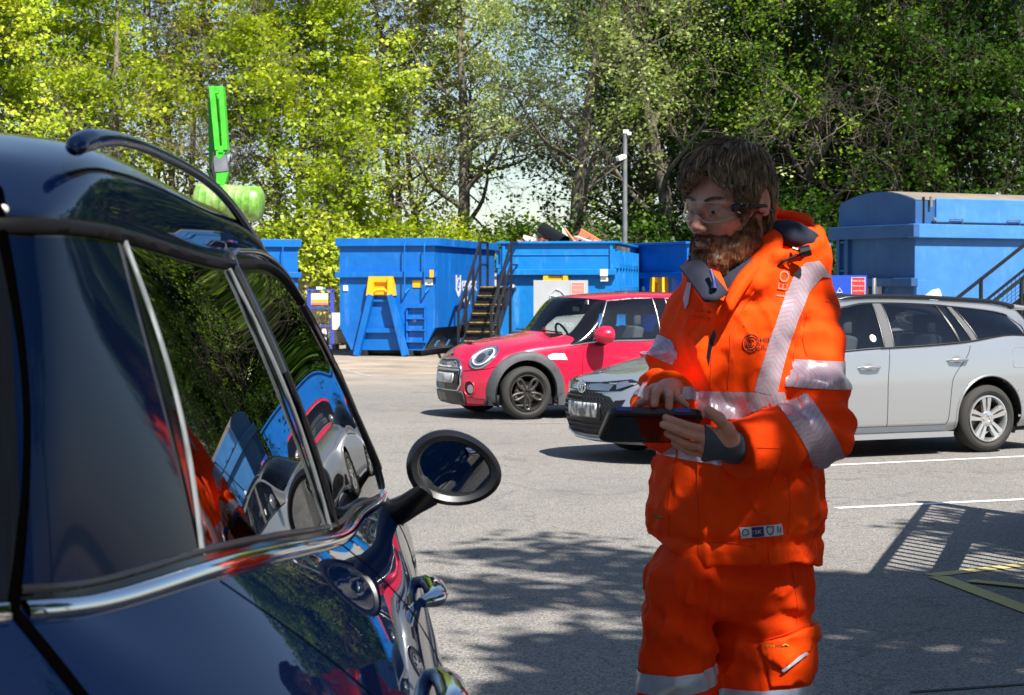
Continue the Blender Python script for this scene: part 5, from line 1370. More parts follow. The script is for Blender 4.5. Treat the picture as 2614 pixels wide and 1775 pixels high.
    decal('lower_intake', sh.bvh, [(-.40, .19), (.40, .19), (.42, .24), (.41, .30), (-.41, .30), (-.42, .24)], off=.010, m=mesh, root=root, **F)
    o = MB(); q = [(-.42, .185), (.42, .185), (.435, .24), (.42, .31), (-.42, .31), (-.435, .24)]; o.tube(throw(sh.bvh, [p for a_, b_ in zip(q, q[1:] + q[:1]) for p in [(a_[0] + (b_[0] - a_[0]) * k / 5, a_[1] + (b_[1] - a_[1]) * k / 5) for k in range(5)]], off=.008, **F), .014, 6, closed=True); autosmooth(o.build('intake_frame', greyp, root), 60)
    o = MB(); c0 = throw(sh.bvh, [(0, .755)], off=.006, **F)
    if c0:
        c0 = c0[0]; o.tube([c0 + Vector((0, -.10, 0)), c0 + Vector((.0, .10, 0))], .011, 6, flat=.4); o.lathe([(0, .0), (.028, .0), (.028, .008), (0, .01)], Matrix.Translation(c0) @ Matrix.Rotation(R(60), 4, 'Y'), 20); o.build('emblem', M['chrome'], root)
    T = dict(o=(1.72, 0, 1.5), x=(0, 1, 0), y=(1, 0, 0), d=(0, 0, -1))
    decal('bonnet_scoop', sh.bvh, ell(0, 0, .13, .03), off=.012, m=mesh, root=root, thick=.01, **T)
    o = MB(); o.tube(throw(sh.bvh, [(y, -.035 + .02 * math.cos(y / .16 * 1.57)) for y in np.linspace(-.16, .16, 9)], off=.018, **T), [.003, .008, .010, .011, .011, .011, .010, .008, .003], 8); autosmooth(o.build('scoop_lip', red, root), 60)
    for sd in (1, -1):
        G = dict(o=Vector((2.4, .75 * sd, 0)), x=Vector((-.6, .8 * sd, 0)), y=(0, 0, 1), d=Vector((-.8, -.6 * sd, -.12)))
        cx, cz = .25, .80
        lampw, lamph = .165, .125
        decal('headlamp', sh.bvh, ell(cx, cz, lampw, lamph, 28, .55), off=.004, m=mat('lamp_inner', (.30, .33, .38), .12, .7), root=root, **G)
        ring = ell(cx, cz, lampw, lamph, 28, .55); o = MB(); o.tube(throw(sh.bvh, ring, off=.006, **G), .014, 8, closed=True); autosmooth(o.build('lamp_ring', M['chrome'], root), 60)
        o = MB(); o.tube(throw(sh.bvh, ell(cx, cz, lampw * .76, lamph * .74, 24, .55), off=.010, **G), .009, 6, closed=True); autosmooth(o.build('lamp_ring', mat('drl', (.8, .82, .85), .2), root), 60)
        decal('lamp_projector', sh.bvh, ell(cx - .02, cz - .01, .055, .048), off=.016, m=mat('proj', (.08, .10, .13), .05, .6), root=root, **G)
        decal('lamp_projector', sh.bvh, ell(cx + .07, cz + .05, .03, .026), off=.016, m=M['chrome'], root=root, **G)
        decal('fog_lamp', sh.bvh, ell(.12, .425, .075, .085), off=.005, m=mesh, root=root, **G)
        o = MB(); o.tube(throw(sh.bvh, ell(.12, .425, .078, .088, 20), off=.006, **G), .009, 6, closed=True); autosmooth(o.build('fog_ring', red, root), 60)
        decal('fog_lens', sh.bvh, ell(.14, .42, .045, .05), off=.012, m=mat('foglens', (.4, .4, .42), .1, .6), root=root, **G)
        decal('bumper_corner', sh.bvh, [(.0, .17), (.46, .165), (.50, .36), (.36, .36), (.30, .25)], off=.005, m=greyp, root=root, **G)
red_hatch()

# ---------------------------------------------------------------- black car in the foreground
def black_car():
    K = 1.0333; U0, V0 = 3.7, -.745
    fw = Vector((-.0878, .9961, 0)); rg_ = Vector((.9961, .0878, 0))
    O = (fw * U0 + rg_ * V0) * K
    root = empty('parked_car', (O.x, O.y, 0), 'shiny blue-black car with roof rail and chrome waist strip, cut off at the left', 'car', rz=math.atan2(fw.y, fw.x))
    paint = mat('midnight_paint', (.0006, .0035, .017), .25, coat=.85, coat_r=.015, spec=.0)
    dark = M['black_plastic']
    gl = glass_mat('dark_privacy_glass', (.10, .12, .11), 1., 0., 1.85)
    gl2 = mat('tail_glass', (.001, .0035, .014), .05, ior=1.16)
    G = [
     [(5.70,0,.28),(5.76,0,.45),(5.78,0,.65),(5.76,0,.82),(5.72,0,.90),(5.66,0,.94),(5.60,0,.965),(5.5,0,.98),(5.4,0,.99)],
     [(5.55,.60,.28),(5.60,.64,.45),(5.60,.64,.66),(5.55,.60,.84),(5.48,.55,.93),(5.42,.48,.965),(5.36,.40,.985),(5.3,.22,1.0),(5.28,0,1.005)],
     [(5.0,.84,.28),(5.0,.90,.50),(5.0,.91,.74),(4.98,.87,.92),(4.94,.78,1.0),(4.9,.68,1.03),(4.88,.54,1.05),(4.86,.28,1.065),(4.85,0,1.07)],
     [(4.25,.86,.30),(4.25,.90,.55),(4.3,.912,.82),(4.35,.878,.955),(4.38,.832,1.025),(4.23,.79,1.11),(4.33,.62,1.115),(4.42,.32,1.125),(4.45,0,1.13)],
     [(3.7,.86,.3),(3.7,.90,.55),(3.68,.915,.82),(3.72,.865,.97),(3.78,.775,1.047),(3.66,.662,1.478),(3.62,.59,1.525),(3.70,.30,1.565),(3.72,0,1.575)],
     [(2.95,.86,.3),(2.95,.90,.55),(2.95,.915,.84),(3.1,.84,.99),(3.2,.731,1.078),(3.03,.562,1.548),(2.98,.545,1.616),(2.85,.30,1.675),(2.85,0,1.687)],
     [(2.32,.84,.3),(2.32,.88,.55),(2.32,.88,.86),(2.28,.76,1.035),(2.22,.584,1.174),(2.32,.478,1.572),(2.43,.462,1.652),(2.4,.26,1.692),(2.4,0,1.70)],
     [(1.98,.74,.32),(1.93,.79,.55),(1.92,.78,.87),(1.92,.66,1.05),(1.955,.486,1.18),(2.06,.445,1.574),(2.19,.43,1.636),(2.21,.23,1.668),(2.22,0,1.677)],
     [(1.78,.60,.33),(1.72,.64,.55),(1.71,.63,.88),(1.78,.54,1.07),(1.86,.430,1.19),(1.97,.40,1.572),(2.09,.375,1.626),(2.13,.2,1.657),(2.15,0,1.666)],
     [(1.68,.34,.33),(1.61,.36,.55),(1.61,.36,.88),(1.70,.31,1.075),(1.80,.27,1.195),(1.93,.26,1.574),(2.03,.22,1.622),(2.08,.12,1.65),(2.1,0,1.658)],
     [(1.64,0,.33),(1.57,0,.55),(1.57,0,.88),(1.67,0,1.08),(1.775,0,1.198),(1.91,0,1.575),(2.01,0,1.62),(2.06,0,1.647),(2.08,0,1.655)],
    ]
    P = [[((u - U0) * K, y * K, z * K) for u, y, z in st] for st in G]
    sh = Shell(P, ds=.018, dt=.016, cub=True, glz=4, extra_s=(3.1, 4.94, 5.07, 5.96, 6.03, 7.75, 8.15, 4.0, 3.12), extra_t=(4.06, 4.94, 5.15, 5.3))
    holes = (((5.02 - U0) * K, .36, .39), ((2.45 - U0) * K, .36, .39))
    win = lambda t: (t > 4.06) & (t < 4.94)
    reg = [
     ('windscreen', gl, lambda s, t, sd, x, y, z: (s > 3.12) & (s < 4) & (t > 5.3)),
     ('front_door_glass', gl, lambda s, t, sd, x, y, z: (s > 3.1) & (s < 4.94) & win(t)),
     ('rear_door_glass', gl, lambda s, t, sd, x, y, z: (s > 5.07) & (s < 5.96) & win(t)),
     ('rear_quarter_glass', gl2, lambda s, t, sd, x, y, z: (s > 6.03) & (s < 7.95) & win(t)),
     ('tailgate_glass', gl2, lambda s, t, sd, x, y, z: (s > 8.05) & win(t)),
     ('pillar', mat('pillar_gloss', (.003, .004, .006), .10, spec=.3), lambda s, t, sd, x, y, z: (s > 3.1) & (t > 4.0) & (t < 5.0)),
     ('body', paint, lambda s, t, sd, x, y, z: s > -1),
    ]
    sh.split(reg, root, holes)
    for hx, hz, hr in holes:
        for sd in (1, -1):
            well(root, hx, hz, hr + .003, .86 * sd, .45 * sd).build('wheel_arch_liner', M['dark_interior'], root)
            wheel(root, (hx, .89 * sd, .335), .335, .22, .225, sd, 'turbine', mat('alloy_grey', (.35, .35, .36), .3, .8))
    u = MB(); u.box((0, 0, .3), (3.6, 1.5, .12)); u.build('underbody', M['dark_interior'], root)
    S = -1       # the visible (right) side is local -y
    L = lambda u, hw, z, sd=S: Vector(((u - U0) * K, sd * hw * K, z * K))
    for sd in (S, -S):
        # chrome waist strip in two runs, either side of the tailgate gap
        for a, b, nm in ((3.05, 7.93, 'waist_strip'), (8.07, 10.0, 'tailgate_strip')):
            pts = sh.path([(a + (b - a) * k / 12, 3.97) for k in range(13)], sd, .002, 6)
            N_ = []
            o = MB(); n = 10; b0 = 0
            for i, p in enumerate(pts):
                t = (pts[min(i + 1, len(pts) - 1)] - pts[max(i - 1, 0)]).normalized()
                up = Vector((0, 0, 1)); out = t.cross(up).normalized()
                if out.dot(p - Vector((p.x, 0, p.z))) < 0 and abs(p.y) > .3: out = -out
                if abs(p.y) <= .3 or out.dot(p - Vector((.2, 0, p.z))) < 0: out = out if out.x < 0 else -out
                for k in range(n):
                    a_ = 2 * math.pi * k / n; o.V.append(p + out * (.011 * math.cos(a_)) + up * (.0135 * math.sin(a_)))
            for i in range(len(pts) - 1):
                for k in range(n): o.F.append([i * n + k, i * n + (k + 1) % n, (i + 1) * n + (k + 1) % n, (i + 1) * n + k]); o.M.append(0)
            autosmooth(o.build(nm, M['chrome'], root), 80)
            # black rubber seal above
        trim(root, sh, [(3.1, 4.05), (4, 4.05), (5, 4.05), (6, 4.05), (7, 4.05), (7.95, 4.05)], .005, dark, 'window_seal', sd, .001, 24)
        trim(root, sh, [(3.15, 5.0), (3.6, 5.0), (4, 4.98), (5, 4.97), (6, 4.97), (7, 4.97), (8.0, 4.97), (9, 4.97), (10, 4.97)], .009, mat('drip_black', (.004, .004, .005), .6, spec=.2), 'drip_rail', sd, .0, 24, 1.)
        greyseal = mat('seal_grey', (.16, .18, .19), .35)
        trim(root, sh, [(6.0, 4.04), (6.0, 4.95)], .0038, greyseal, 'pillar_trim', sd, .001, 24)
        trim(root, sh, [(4.94, 4.04), (4.94, 4.95)], .006, dark, 'pillar_trim', sd, .002, 24)
        trim(root, sh, [(5.06, 4.04), (5.06, 4.95)], .004, greyseal, 'pillar_trim', sd, .002, 24)
        trim(root, sh, [(3.14, 4.2), (3.3, 4.55), (3.6, 4.85), (4.0, 4.97)], .006, mat('pillar_grey2', (.05, .05, .055), .3), 'pillar_trim', sd, .002, 14)
        # tailgate gap
        o = MB(); o.tube(sh.path([(8.0, 1.5), (8.0, 3.0), (8.0, 4.0), (8.0, 5.0), (8.06, 5.5), (8.3, 6.1)], sd, -.003, 20), .0085, 8); autosmooth(o.build('tailgate_gap', mat('gap_black', (.0005, .0005, .0005), 1., spec=0.), root), 80)
        for pts in ([(6.0, 3.9), (6.05, 3.0), (6.1, 2.4)], [(5.0, 3.9), (5.0, 1.0)], [(3.15, 3.9), (3.1, 1.0)]): trim(root, sh, pts, .0022, bpy.data.materials['gap_black'], 'shut_line', sd, -.0008, 14)
        # raised door frame arch over the front window
        o = MB(); o.tube(sh.path([(5.0, 4.6), (4.98, 4.95), (4.9, 5.1), (4.5, 5.12), (4.0, 5.1), (3.7, 5.05), (3.4, 4.9), (3.2, 4.5)], sd, .002, 10), .008, 8, flat=.6); autosmooth(o.build('door_frame', mat('frame_gloss', (.02, .022, .025), .12, coat=1.), root), 80)
        # roof rail
        q = [L(2.15, .450, 1.650, sd), L(2.19, .455, 1.661, sd), L(2.26, .464, 1.670, sd), L(2.36, .474, 1.677, sd), L(2.49, .488, 1.679, sd), L(2.7, .515, 1.672, sd), L(3.0, .555, 1.646, sd), L(3.3, .585, 1.596, sd), L(3.45, .60, 1.565, sd), L(3.55, .60, 1.545, sd)]
        tt = np.linspace(0, 1, len(q)); pp = natcub(tt, np.array([tuple(v) for v in q]), np.linspace(0, 1, 60)); rr = np.interp(np.linspace(0, 1, 60), [0, .04, .15, .35, .5, .9, 1], [.006, .013, .015, .010, .0085, .008, .004])
        o = MB(); o.tube([Vector(v) for v in pp], list(map(float, rr)), 14, flat=.9); autosmooth(o.build('roof_rail', paint, root), 80)
        # door handles: chrome loops standing off the skin
        for uu in (3.42, 2.56):
            a = (uu - U0) * K; z = .952 * K
            h = sh.bvh.ray_cast(Vector((a, 1.6 * sd, z)), Vector((0, -sd, 0)))
            p = h[0]; n = Vector((0, sd, .15)).normalized(); o = MB()
            o.tube([p + Vector((.12, 0, 0)), p + Vector((.105, 0, .0)) + n * .024, p + Vector((.05, 0, 0)) + n * .032, p + Vector((-.05, 0, 0)) + n * .034, p + Vector((-.10, 0, 0)) + n * .028, p + Vector((-.12, 0, 0)) + n * .004], [.014, .018, .021, .022, .021, .012], 14, flat=.75); autosmooth(o.build('door_handle', M['chrome'], root), 60)
        # tail lamp: chrome oval round a red lens
        T = dict(o=Vector(((1.2 - U0) * K, .66 * K * sd, .86 * K)), x=Vector((0, sd, 0)), y=(0, 0, 1), d=Vector((1, -.15 * sd, 0)))
        e = ell(0, .0, .085, .155, 28)
        decal('tail_lamp', sh.bvh, e, off=.004, m=mat('lamp_red', (.35, .005, .01), .15, coat=1.), root=root, **T)
        o = MB(); o.tube(throw(sh.bvh, e, off=.006, **T), .011, 8, closed=True); autosmooth(o.build('lamp_ring', M['chrome'], root), 60)
        # wing mirror
        c = L(4.16, .742 + .243, 1.102, sd)
        ang = R(-14) * sd; X = Vector((0, -1, 0)); Z = Vector((0, 0, 1))
        ax = (Vector((0, sd, 0)) * math.cos(R(14)) - Z * math.sin(R(14))); ay = (Vector((0, sd, 0)) * math.sin(R(14)) + Z * math.cos(R(14)))
        back = Vector((-1, 0, 0))
        def egg(k, a, b, n=48):   # slightly egg-shaped outline
            out = []
            for i in range(n):
                t = 2 * math.pi * i / n; out.append(ax * (a * math.cos(t)) + ay * (b * math.sin(t) * (1 - .10 * math.cos(t))))
            return out
        prof = [(.084, .061, .012), (.097, .073, .018), (.1085, .083, .006), (.108, .084, -.012), (.103, .080, -.045), (.085, .066, -.085), (.05, .038, -.115), (.01, .008, -.124)]
        o = MB(); n = 48; nb = 0
        for a, b, h in prof: o.V += [c + v + back * h for v in egg(1, a, b)]
        for i in range(len(prof) - 1):
            for k in range(n): o.F.append([i * n + k, i * n + (k + 1) % n, (i + 1) * n + (k + 1) % n, (i + 1) * n + k]); o.M.append(0)
        # recess wall
        base = len(o.V); o.V += [c + v + back * -.012 for v in egg(1, .080, .058)]
        for k in range(n): o.F.append([k, base + k, base + (k + 1) % n, (k + 1) % n]); o.M.append(0)
        hs = autosmooth(o.build('wing_mirror', dark, root), 50)
        g = MB(); gp = egg(1, .081, .0585)
        tilt = lambda v: v + back * (-.006 + .14 * v.y * sd + .10 * v.z)
        g.V = [c + tilt(v) for v in gp]; g.F = [list(range(n))]; g.M = [0]
        mg = g.build('mirror_glass', mat('mirror_silver', (.5, .52, .55), .01, 1.), hs)
        st = MB(); st.tube([L(4.24, .862, 1.0, sd), L(4.2, .89, 1.02, sd), L(4.16, .925, 1.045, sd), c - ax * .05 - ay * .05 + back * -.06], [.045, .04, .036, .045], 14, flat=.7); autosmooth(st.build('mirror_foot', dark, root), 60)
    # small badge screw on the tailgate gap, seen as a bright dot
    p = sh.pt(7.95, 5.08, S); b = MB(); bm = bmesh.new(); bmesh.ops.create_uvsphere(bm, u_segments=12, v_segments=8, radius=.006); b.addbm(bm, 0, Matrix.Translation(p)); bm.free(); b.build('rubber_stop', mat('stop', (.5, .5, .5), .3), root, smooth=True)
    seats(root, mat('seat_dark', (.03, .03, .035), .7), [((3.3 - U0) * K, (.37, -.37)), ((2.65 - U0) * K, (.30, -.30))], z0=.62)
    d = MB(); d.box(((4.1 - U0) * K, 0, 1.0), (.4, 1.3, .14), bev=.04); d.build('dashboard', M['dark_interior'], root)
black_car()

# ---------------------------------------------------------------- signed-distance modelling
class Noise3:
    def __init__(s, seed): s.t = np.random.default_rng(seed).uniform(-1, 1, (32, 32, 32)).astype(np.float32)
    def __call__(s, P):
        i = np.floor(P).astype(int); f = P - i; f = f * f * (3 - 2 * f); out = 0
        for dx in (0, 1):
            for dy in (0, 1):
                for dz in (0, 1):
                    w = (f[..., 0] if dx else 1 - f[..., 0]) * (f[..., 1] if dy else 1 - f[..., 1]) * (f[..., 2] if dz else 1 - f[..., 2])
                    out = out + w * s.t[(i[..., 0] + dx) % 32, (i[..., 1] + dy) % 32, (i[..., 2] + dz) % 32]
        return out
NZ = [Noise3(k) for k in range(6)]
def fbm(P, sc, k=0, o=3):
    P = P * sc; r = 0; a = 1
    for j in range(o): r = r + a * NZ[(k + j) % 6](P * 2 ** j + 7.3 * j); a *= .5
    return r
def cap(P, a, b, ra, rb):
    a = np.array(a, float); b = np.array(b, float); ab = b - a; t = np.clip(((P - a) @ ab) / (ab @ ab), 0, 1)
    return np.linalg.norm(P - a - t[..., None] * ab, axis=-1) - (ra + (rb - ra) * t)
def elli(P, c, r, Rm=None):
    q = P - np.array(c, float)
    if Rm is not None: q = q @ Rm
    r = np.array(r, float); k = np.linalg.norm(q / r, axis=-1); k2 = np.linalg.norm(q / (r * r), axis=-1)
    return k * (k - 1) / np.maximum(k2, 1e-6)
def smin(a, b, k):
    h = np.clip(.5 + .5 * (b - a) / k, 0, 1); return b + (a - b) * h - k * h * (1 - h)
def smax(a, b, k): return -smin(-a, -b, k)
def nets(f, lo, hi, h):
    lo = np.array(lo, float); n = np.ceil((np.array(hi, float) - lo) / h).astype(int) + 1
    ax = [lo[i] + h * np.arange(n[i]) for i in range(3)]
    F = np.empty(n, np.float32)
    for i in range(0, n[0], 16):
        X, Y, Z = np.meshgrid(ax[0][i:i + 16], ax[1], ax[2], indexing='ij'); F[i:i + 16] = f(np.stack([X, Y, Z], -1))
    S = F < 0; cs = [(a, b, c) for a in (0, 1) for b in (0, 1) for c in (0, 1)]
    cn = sum(S[a:n[0] - 1 + a, b:n[1] - 1 + b, c:n[2] - 1 + c].astype(int) for a, b, c in cs)
    act = (cn > 0) & (cn < 8); I = np.argwhere(act); idx = -np.ones(act.shape, int); idx[act] = np.arange(len(I))
    vals = np.stack([F[I[:, 0] + a, I[:, 1] + b, I[:, 2] + c] for a, b, c in cs], 1); C = np.array(cs, float)
    acc = np.zeros((len(I), 3)); cnt = np.zeros(len(I))
    for p in range(8):
        for q in range(p + 1, 8):
            if np.abs(C[p] - C[q]).sum() != 1: continue
            u, v = vals[:, p], vals[:, q]; m = (u < 0) != (v < 0); t = np.where(m, u / np.where(m, u - v, 1), 0)
            acc += np.where(m[:, None], C[p] + t[:, None] * (C[q] - C[p]), 0); cnt += m
    V = lo + (I + acc / cnt[:, None]) * h; Q = []
    for d in range(3):
        e1, e2 = [k for k in range(3) if k != d]
        sl0 = [slice(1, -1)] * 3; sl0[d] = slice(0, n[d] - 1); sl1 = list(sl0); sl1[d] = slice(1, n[d])
        a, b = S[tuple(sl0)], S[tuple(sl1)]; W = np.argwhere(a != b)
        if not len(W): continue
        inn = a[tuple(W.T)]; W = W + 1; W[:, d] -= 1
        def cell(o1, o2): w = W.copy(); w[:, e1] -= o1; w[:, e2] -= o2; return idx[tuple(w.T)]
        q = np.stack([cell(1, 1), cell(0, 1), cell(0, 0), cell(1, 0)], 1)
        fl = inn if d != 1 else ~inn
        q[~fl] = q[~fl][:, ::-1]; Q.append(q)
    return V, np.concatenate(Q).astype(np.int32)
def sdf_obj(name, f, lo, hi, h, m, parent, O):
    V, Fq = nets(f, lo, hi, h); me = mesh_np(name, V, Fq); o = link(name, me, m, parent); return o

# ---------------------------------------------------------------- the man
DM = 4.6
MO = at(1865, 730, DM); MO.z = 0.
def mp(px, py, d=0.):
    """point on the man for photo position px,py, d metres behind his mid plane (local coords)"""
    p = at(px, py, DM + d) - MO; return np.array([p.x, p.y, p.z])
def zz(py): return mp(1865, py)[2]
orange = mat('hivis_orange', (1.0, .085, .0), .8, spec=.2)
def orange_setup():
    N = NT(orange); v = N.coord()
    c = N.ramp(N.noise(v, 3.5, 5, .6), [(.3, (.95, .042, .0)), (.7, (1.0, .075, .0))])
    dirt = N.noise(v, 7, 8, .75); c = N.mix(N.ramp(dirt, [(.60, (0, 0, 0)), (.80, (.45, .45, .45))]), c, (.30, .05, .02)); N.col(c)
    b = N.bump(N.noise(v, 900, 2), .15, .0006); b2 = N.bump(N.noise(v, 22, 5, .6), .35, .006, b); N.bump(N.noise(N.coord(scale=(1, 1, .35)), 9, 4, .6), .5, .012, b2)
orange_setup()
grey_fab = noisy('grey_lining', (.012, .015, .030), (.026, .031, .052), 12, .9, bump=.3, bscale=300, bd=.001)
skin = mat('skin', (.52, .27, .20), .5, spec=.4)
_inp(skin.node_tree.nodes['Principled BSDF'], 'Subsurface Weight', .12); _inp(skin.node_tree.nodes['Principled BSDF'], 'Subsurface Radius', (.01, .004, .002))
def skin_setup():
    N = NT(skin); v = N.coord(); c = N.ramp(N.noise(v, 22, 5, .6), [(.3, (.50, .235, .18)), (.7, (.62, .33, .25))]); c = N.mix(N.ramp(N.noise(v, 60, 4), [(.55, (0, 0, 0)), (.8, (.4, .4, .4))]), c, (.45, .13, .10)); N.col(c); N.bump(N.noise(v, 260, 4), .2, .001)
skin_setup()
def chevron():
    m = mat('reflective_tape', (.45, .43, .50), .35, metal=.25); N = NT(m)
    a = N.n('ShaderNodeAttribute', _attribute_name='tuv'); s = N.n('ShaderNodeSeparateXYZ'); N.l(a.outputs['Vector'], s.inputs[0])
    v = N.math('ABSOLUTE', N.math('SUBTRACT', s.outputs['Y'], .5))
    k = N.math('FRACT', N.math('ADD', N.math('MULTIPLY', s.outputs['X'], 88.), N.math('MULTIPLY', v, 3.1)))
    line = N.math('LESS_THAN', k, .13)
    N.col(N.mix(line, N.ramp(N.noise(N.coord(), 30, 4), [(.3, (.33, .31, .38)), (.7, (.44, .42, .50))]), (.75, .10, .08))); return m
tape_m = chevron()
plain_tape = noisy('plain_tape', (.42, .50, .62), (.52, .60, .72), 14, .35, metal=.2)

def tab(py, keys):
    """keys: list of (py, values...) -> interpolation in z"""
    k = np.array(keys, float); z = np.array([zz(p) for p in k[:, 0]]); o = np.argsort(z); return lambda Z: [np.interp(Z, z[o], k[o, j]) for j in range(1, k.shape[1])]
YAW = R(-37)     # chest turned towards the left of the picture
def yaw2(P, cx, cy, yaw):
    c, s = math.cos(yaw), math.sin(yaw); x = P[..., 0] - cx; y = P[..., 1] - cy
    return x * c + y * s, -x * s + y * c
# torso: py, left px, right px, depth half-axis, centre depth
TT = tab(0, [(640, 1840, 2000, .08, .03), (690, 1800, 2040, .11, .02), (730, 1765, 2070, .135, .01), (790, 1738, 2078, .155, 0), (880, 1722, 2062, .165, 0), (1000, 1712, 2055, .165, 0), (1090, 1704, 2052, .16, 0), (1170, 1686, 2075, .165, 0), (1290, 1670, 2090, .175, 0), (1380, 1676, 2084, .17, 0), (1500, 1690, 2075, .165, 0)])
def xpx(px): return (px - 1307) / FPX * DM - MO.x
def torso(P):
    Lp, Rp, b, cy = TT(P[..., 2]); L, Rr = xpx(Lp), xpx(Rp); w = (Rr - L) / 2; cx = (Rr + L) / 2
    # silhouette half width w = sqrt(a^2 cos^2 + b^2 sin^2)
    c, s = math.cos(YAW), math.sin(YAW); a = np.sqrt(np.maximum(w * w - b * b * s * s, .004)) / abs(c)
    x, y = yaw2(P, cx, cy, YAW); k = np.sqrt((x / a) ** 2 + (y / b) ** 2)
    return smax((k - 1) * np.minimum(a, b) * .9, P[..., 2] - zz(668), .03)
SL = dict(s=mp(2052, 775, .02), e=mp(2090, 1098, -.13), w=mp(1880, 1154, -.245))     # his left arm (right in the picture)
SR = dict(s=mp(1775, 800, .06), e=mp(1688, 1064, -.02), w=mp(1712, 1006, -.225))      # his right arm
def along(P, a, b): ab = b - a; L = np.linalg.norm(ab); return ((P - a) @ ab) / (L * L), L
def arm(P, A, r, folds=1.):
    u = cap(P, A['s'], A['e'], r[0], r[1]); f = cap(P, A['e'], A['w'], r[1], r[2])
    t, L = along(P, A['s'], A['e']); q = (t - 1) * L; n = fbm(P, 9, 2, 2)
    u = u + folds * .010 * np.sin(q * 95 + n * 2.6) * np.exp(-(q / .14) ** 2) + folds * .006 * np.sin(q * 50 + n * 4 + 1) * np.exp(-((q + .2) / .12) ** 2)
    t, L2 = along(P, A['e'], A['w']); q = t * L2
    f = f + folds * .009 * np.sin(q * 80 + n * 3. + 2) * np.exp(-((q - .04) / .08) ** 2)
    fc = (t - 1) * L2     # cuff end cut
    f = smax(f, fc, .006)
    return u, f
HEM = [(1640, 1370), (1668, 1368), (1700, 1392), (1745, 1416), (1800, 1426), (1900, 1420), (2005, 1412), (2040, 1424), (2078, 1440), (2120, 1445)]
hx = np.array([xpx(p[0]) for p in HEM]); hz = np.array([zz(p[1]) for p in HEM])
def folds_t(P):
    Z = P[..., 2]; n = fbm(P, 5.5, 0, 3); n2 = 1 - np.abs(fbm(P * np.array([1, 1, .45]), 7.0, 3, 3)); n3 = fbm(P * np.array([1.5, 1.5, .5]), 11, 1, 2)
    d = .0045 * n - .011 * n2 ** 4 + .003 * n3 - .006 * (1 - np.abs(fbm(P * np.array([1.2, 1.2, .8]) + P[..., [2, 0, 1]] * .6, 13, 5, 2))) ** 4
    # diagonal drags from the bent arms, gathered waist and hem
    d += .006 * np.sin((P[..., 0] * 1.0 + P[..., 2] * .7) * 60 + n * 3) * np.exp(-((Z - zz(1080)) / .10) ** 2)
    g = np.exp(-((Z - zz(1385)) / .03) ** 2) * (P[..., 0] > xpx(1905)) * (P[..., 0] < xpx(2010)); d += .004 * g * np.sin(P[..., 0] * 420 + n * 2)
    d += .008 * np.exp(-((Z - zz(1362)) / .012) ** 2)
    return d
HB = elli
def hood(P):
    R1 = np.array(Matrix.Rotation(R(24), 3, 'Y'))
    a = elli(P, mp(2022, 640, .03), (.092, .120, .082), R1)
    a = smin(a, cap(P, mp(1965, 562, .08), mp(2010, 640, .06), .026, .055), .03)
    a = smax(a, -elli(P, mp(2020, 578, .03), (.066, .088, .062), R1), .012)     # open pocket
    rim = 1e3
    pts = [mp(1975, 542, .06), mp(2015, 552, .13), mp(2056, 560, .11), mp(2080, 582, .03), mp(2092, 618, -.05), mp(2050, 640, -.11), mp(1985, 655, -.14)]
    for p, q in zip(pts[:-1], pts[1:]): rim = np.minimum(rim, cap(P, p, q, .010, .010))
    a = smin(a, rim, .018)
    # broad flat band standing up behind the ear and sweeping down to the throat
    pts = [(mp(1915, 540, .14), .028), (mp(1958, 535, .06), .028), (mp(1978, 570, -.04), .030), (mp(1966, 625, -.10), .030), (mp(1926, 690, -.145), .028), (mp(1878, 748, -.17), .026)]
    n = np.array([-.45, -.62, .28]); n /= np.linalg.norm(n)      # the band is thin along n
    Pf = P + ((P - mp(1940, 610, -.05)) @ n)[..., None] * n * 1.0
    band = 1e3
    for (p, r), (q, s_) in zip(pts[:-1], pts[1:]):
        pf = p + ((p - mp(1940, 610, -.05)) @ n) * n; qf = q + ((q - mp(1940, 610, -.05)) @ n) * n
        band = smin(band, cap(Pf, pf, qf, r * .75, s_ * .75), .01)
    a = smin(a, band * .6, .012)
    a = smin(a, cap(P, mp(2060, 690, -.02), mp(1930, 725, -.145), .050, .030), .04)
    a = smin(a, cap(P, mp(1800, 735, -.10), mp(1840, 790, -.155), .022, .02), .03)
    return a + .004 * fbm(P, 16, 4, 3)
def jacket_parts(P):
    t = torso(P)
    for c, r in ((mp(1905, 690, .03), .10),): t = smin(t, elli(P, c, (.15, .13, .05)), .06)
    t = t + folds_t(P)
    lu, lf = arm(P, SL, (.080, .077, .073)); ru, rf = arm(P, SR, (.070, .072, .056))
    return t, lu, lf, ru, rf
def jacket(P):
    t, lu, lf, ru, rf = jacket_parts(P); n = .004 * fbm(P, 20, 1, 3)
    L = smin(lu, lf, .025); Rr = smin(ru, rf, .02)
    # widened cuff with tab
    # cuffs stay clear of the chest: only the upper arms blend into it
    d = smin(smin(t, lu, .035), smin(t, ru, .03), .005); d = smin(d, np.minimum(L, Rr), .006); d = smin(d, hood(P), .03)
    hemz = np.interp(P[..., 0], hx, hz); inner = smax(hemz - P[..., 2], -(np.minimum(L, Rr) + 10), .001)
    body_only = (P[..., 2] < zz(1340))
    d = np.where(body_only, smax(d, hemz - P[..., 2], .008), d)
    # neck opening
    d = smax(d, -cap(P, mp(1885, 700, -.02), mp(1872, 560, -.03), .050, .085), .012)
    # open zip: narrow groove down the chest
    g = cap(P, mp(1845, 745, -.20), mp(1790, 925, -.24), .006, .004); d = smax(d, -g, .008)
    d = d + n
    return np.where(body_only, np.maximum(d, hemz - P[..., 2]), d)
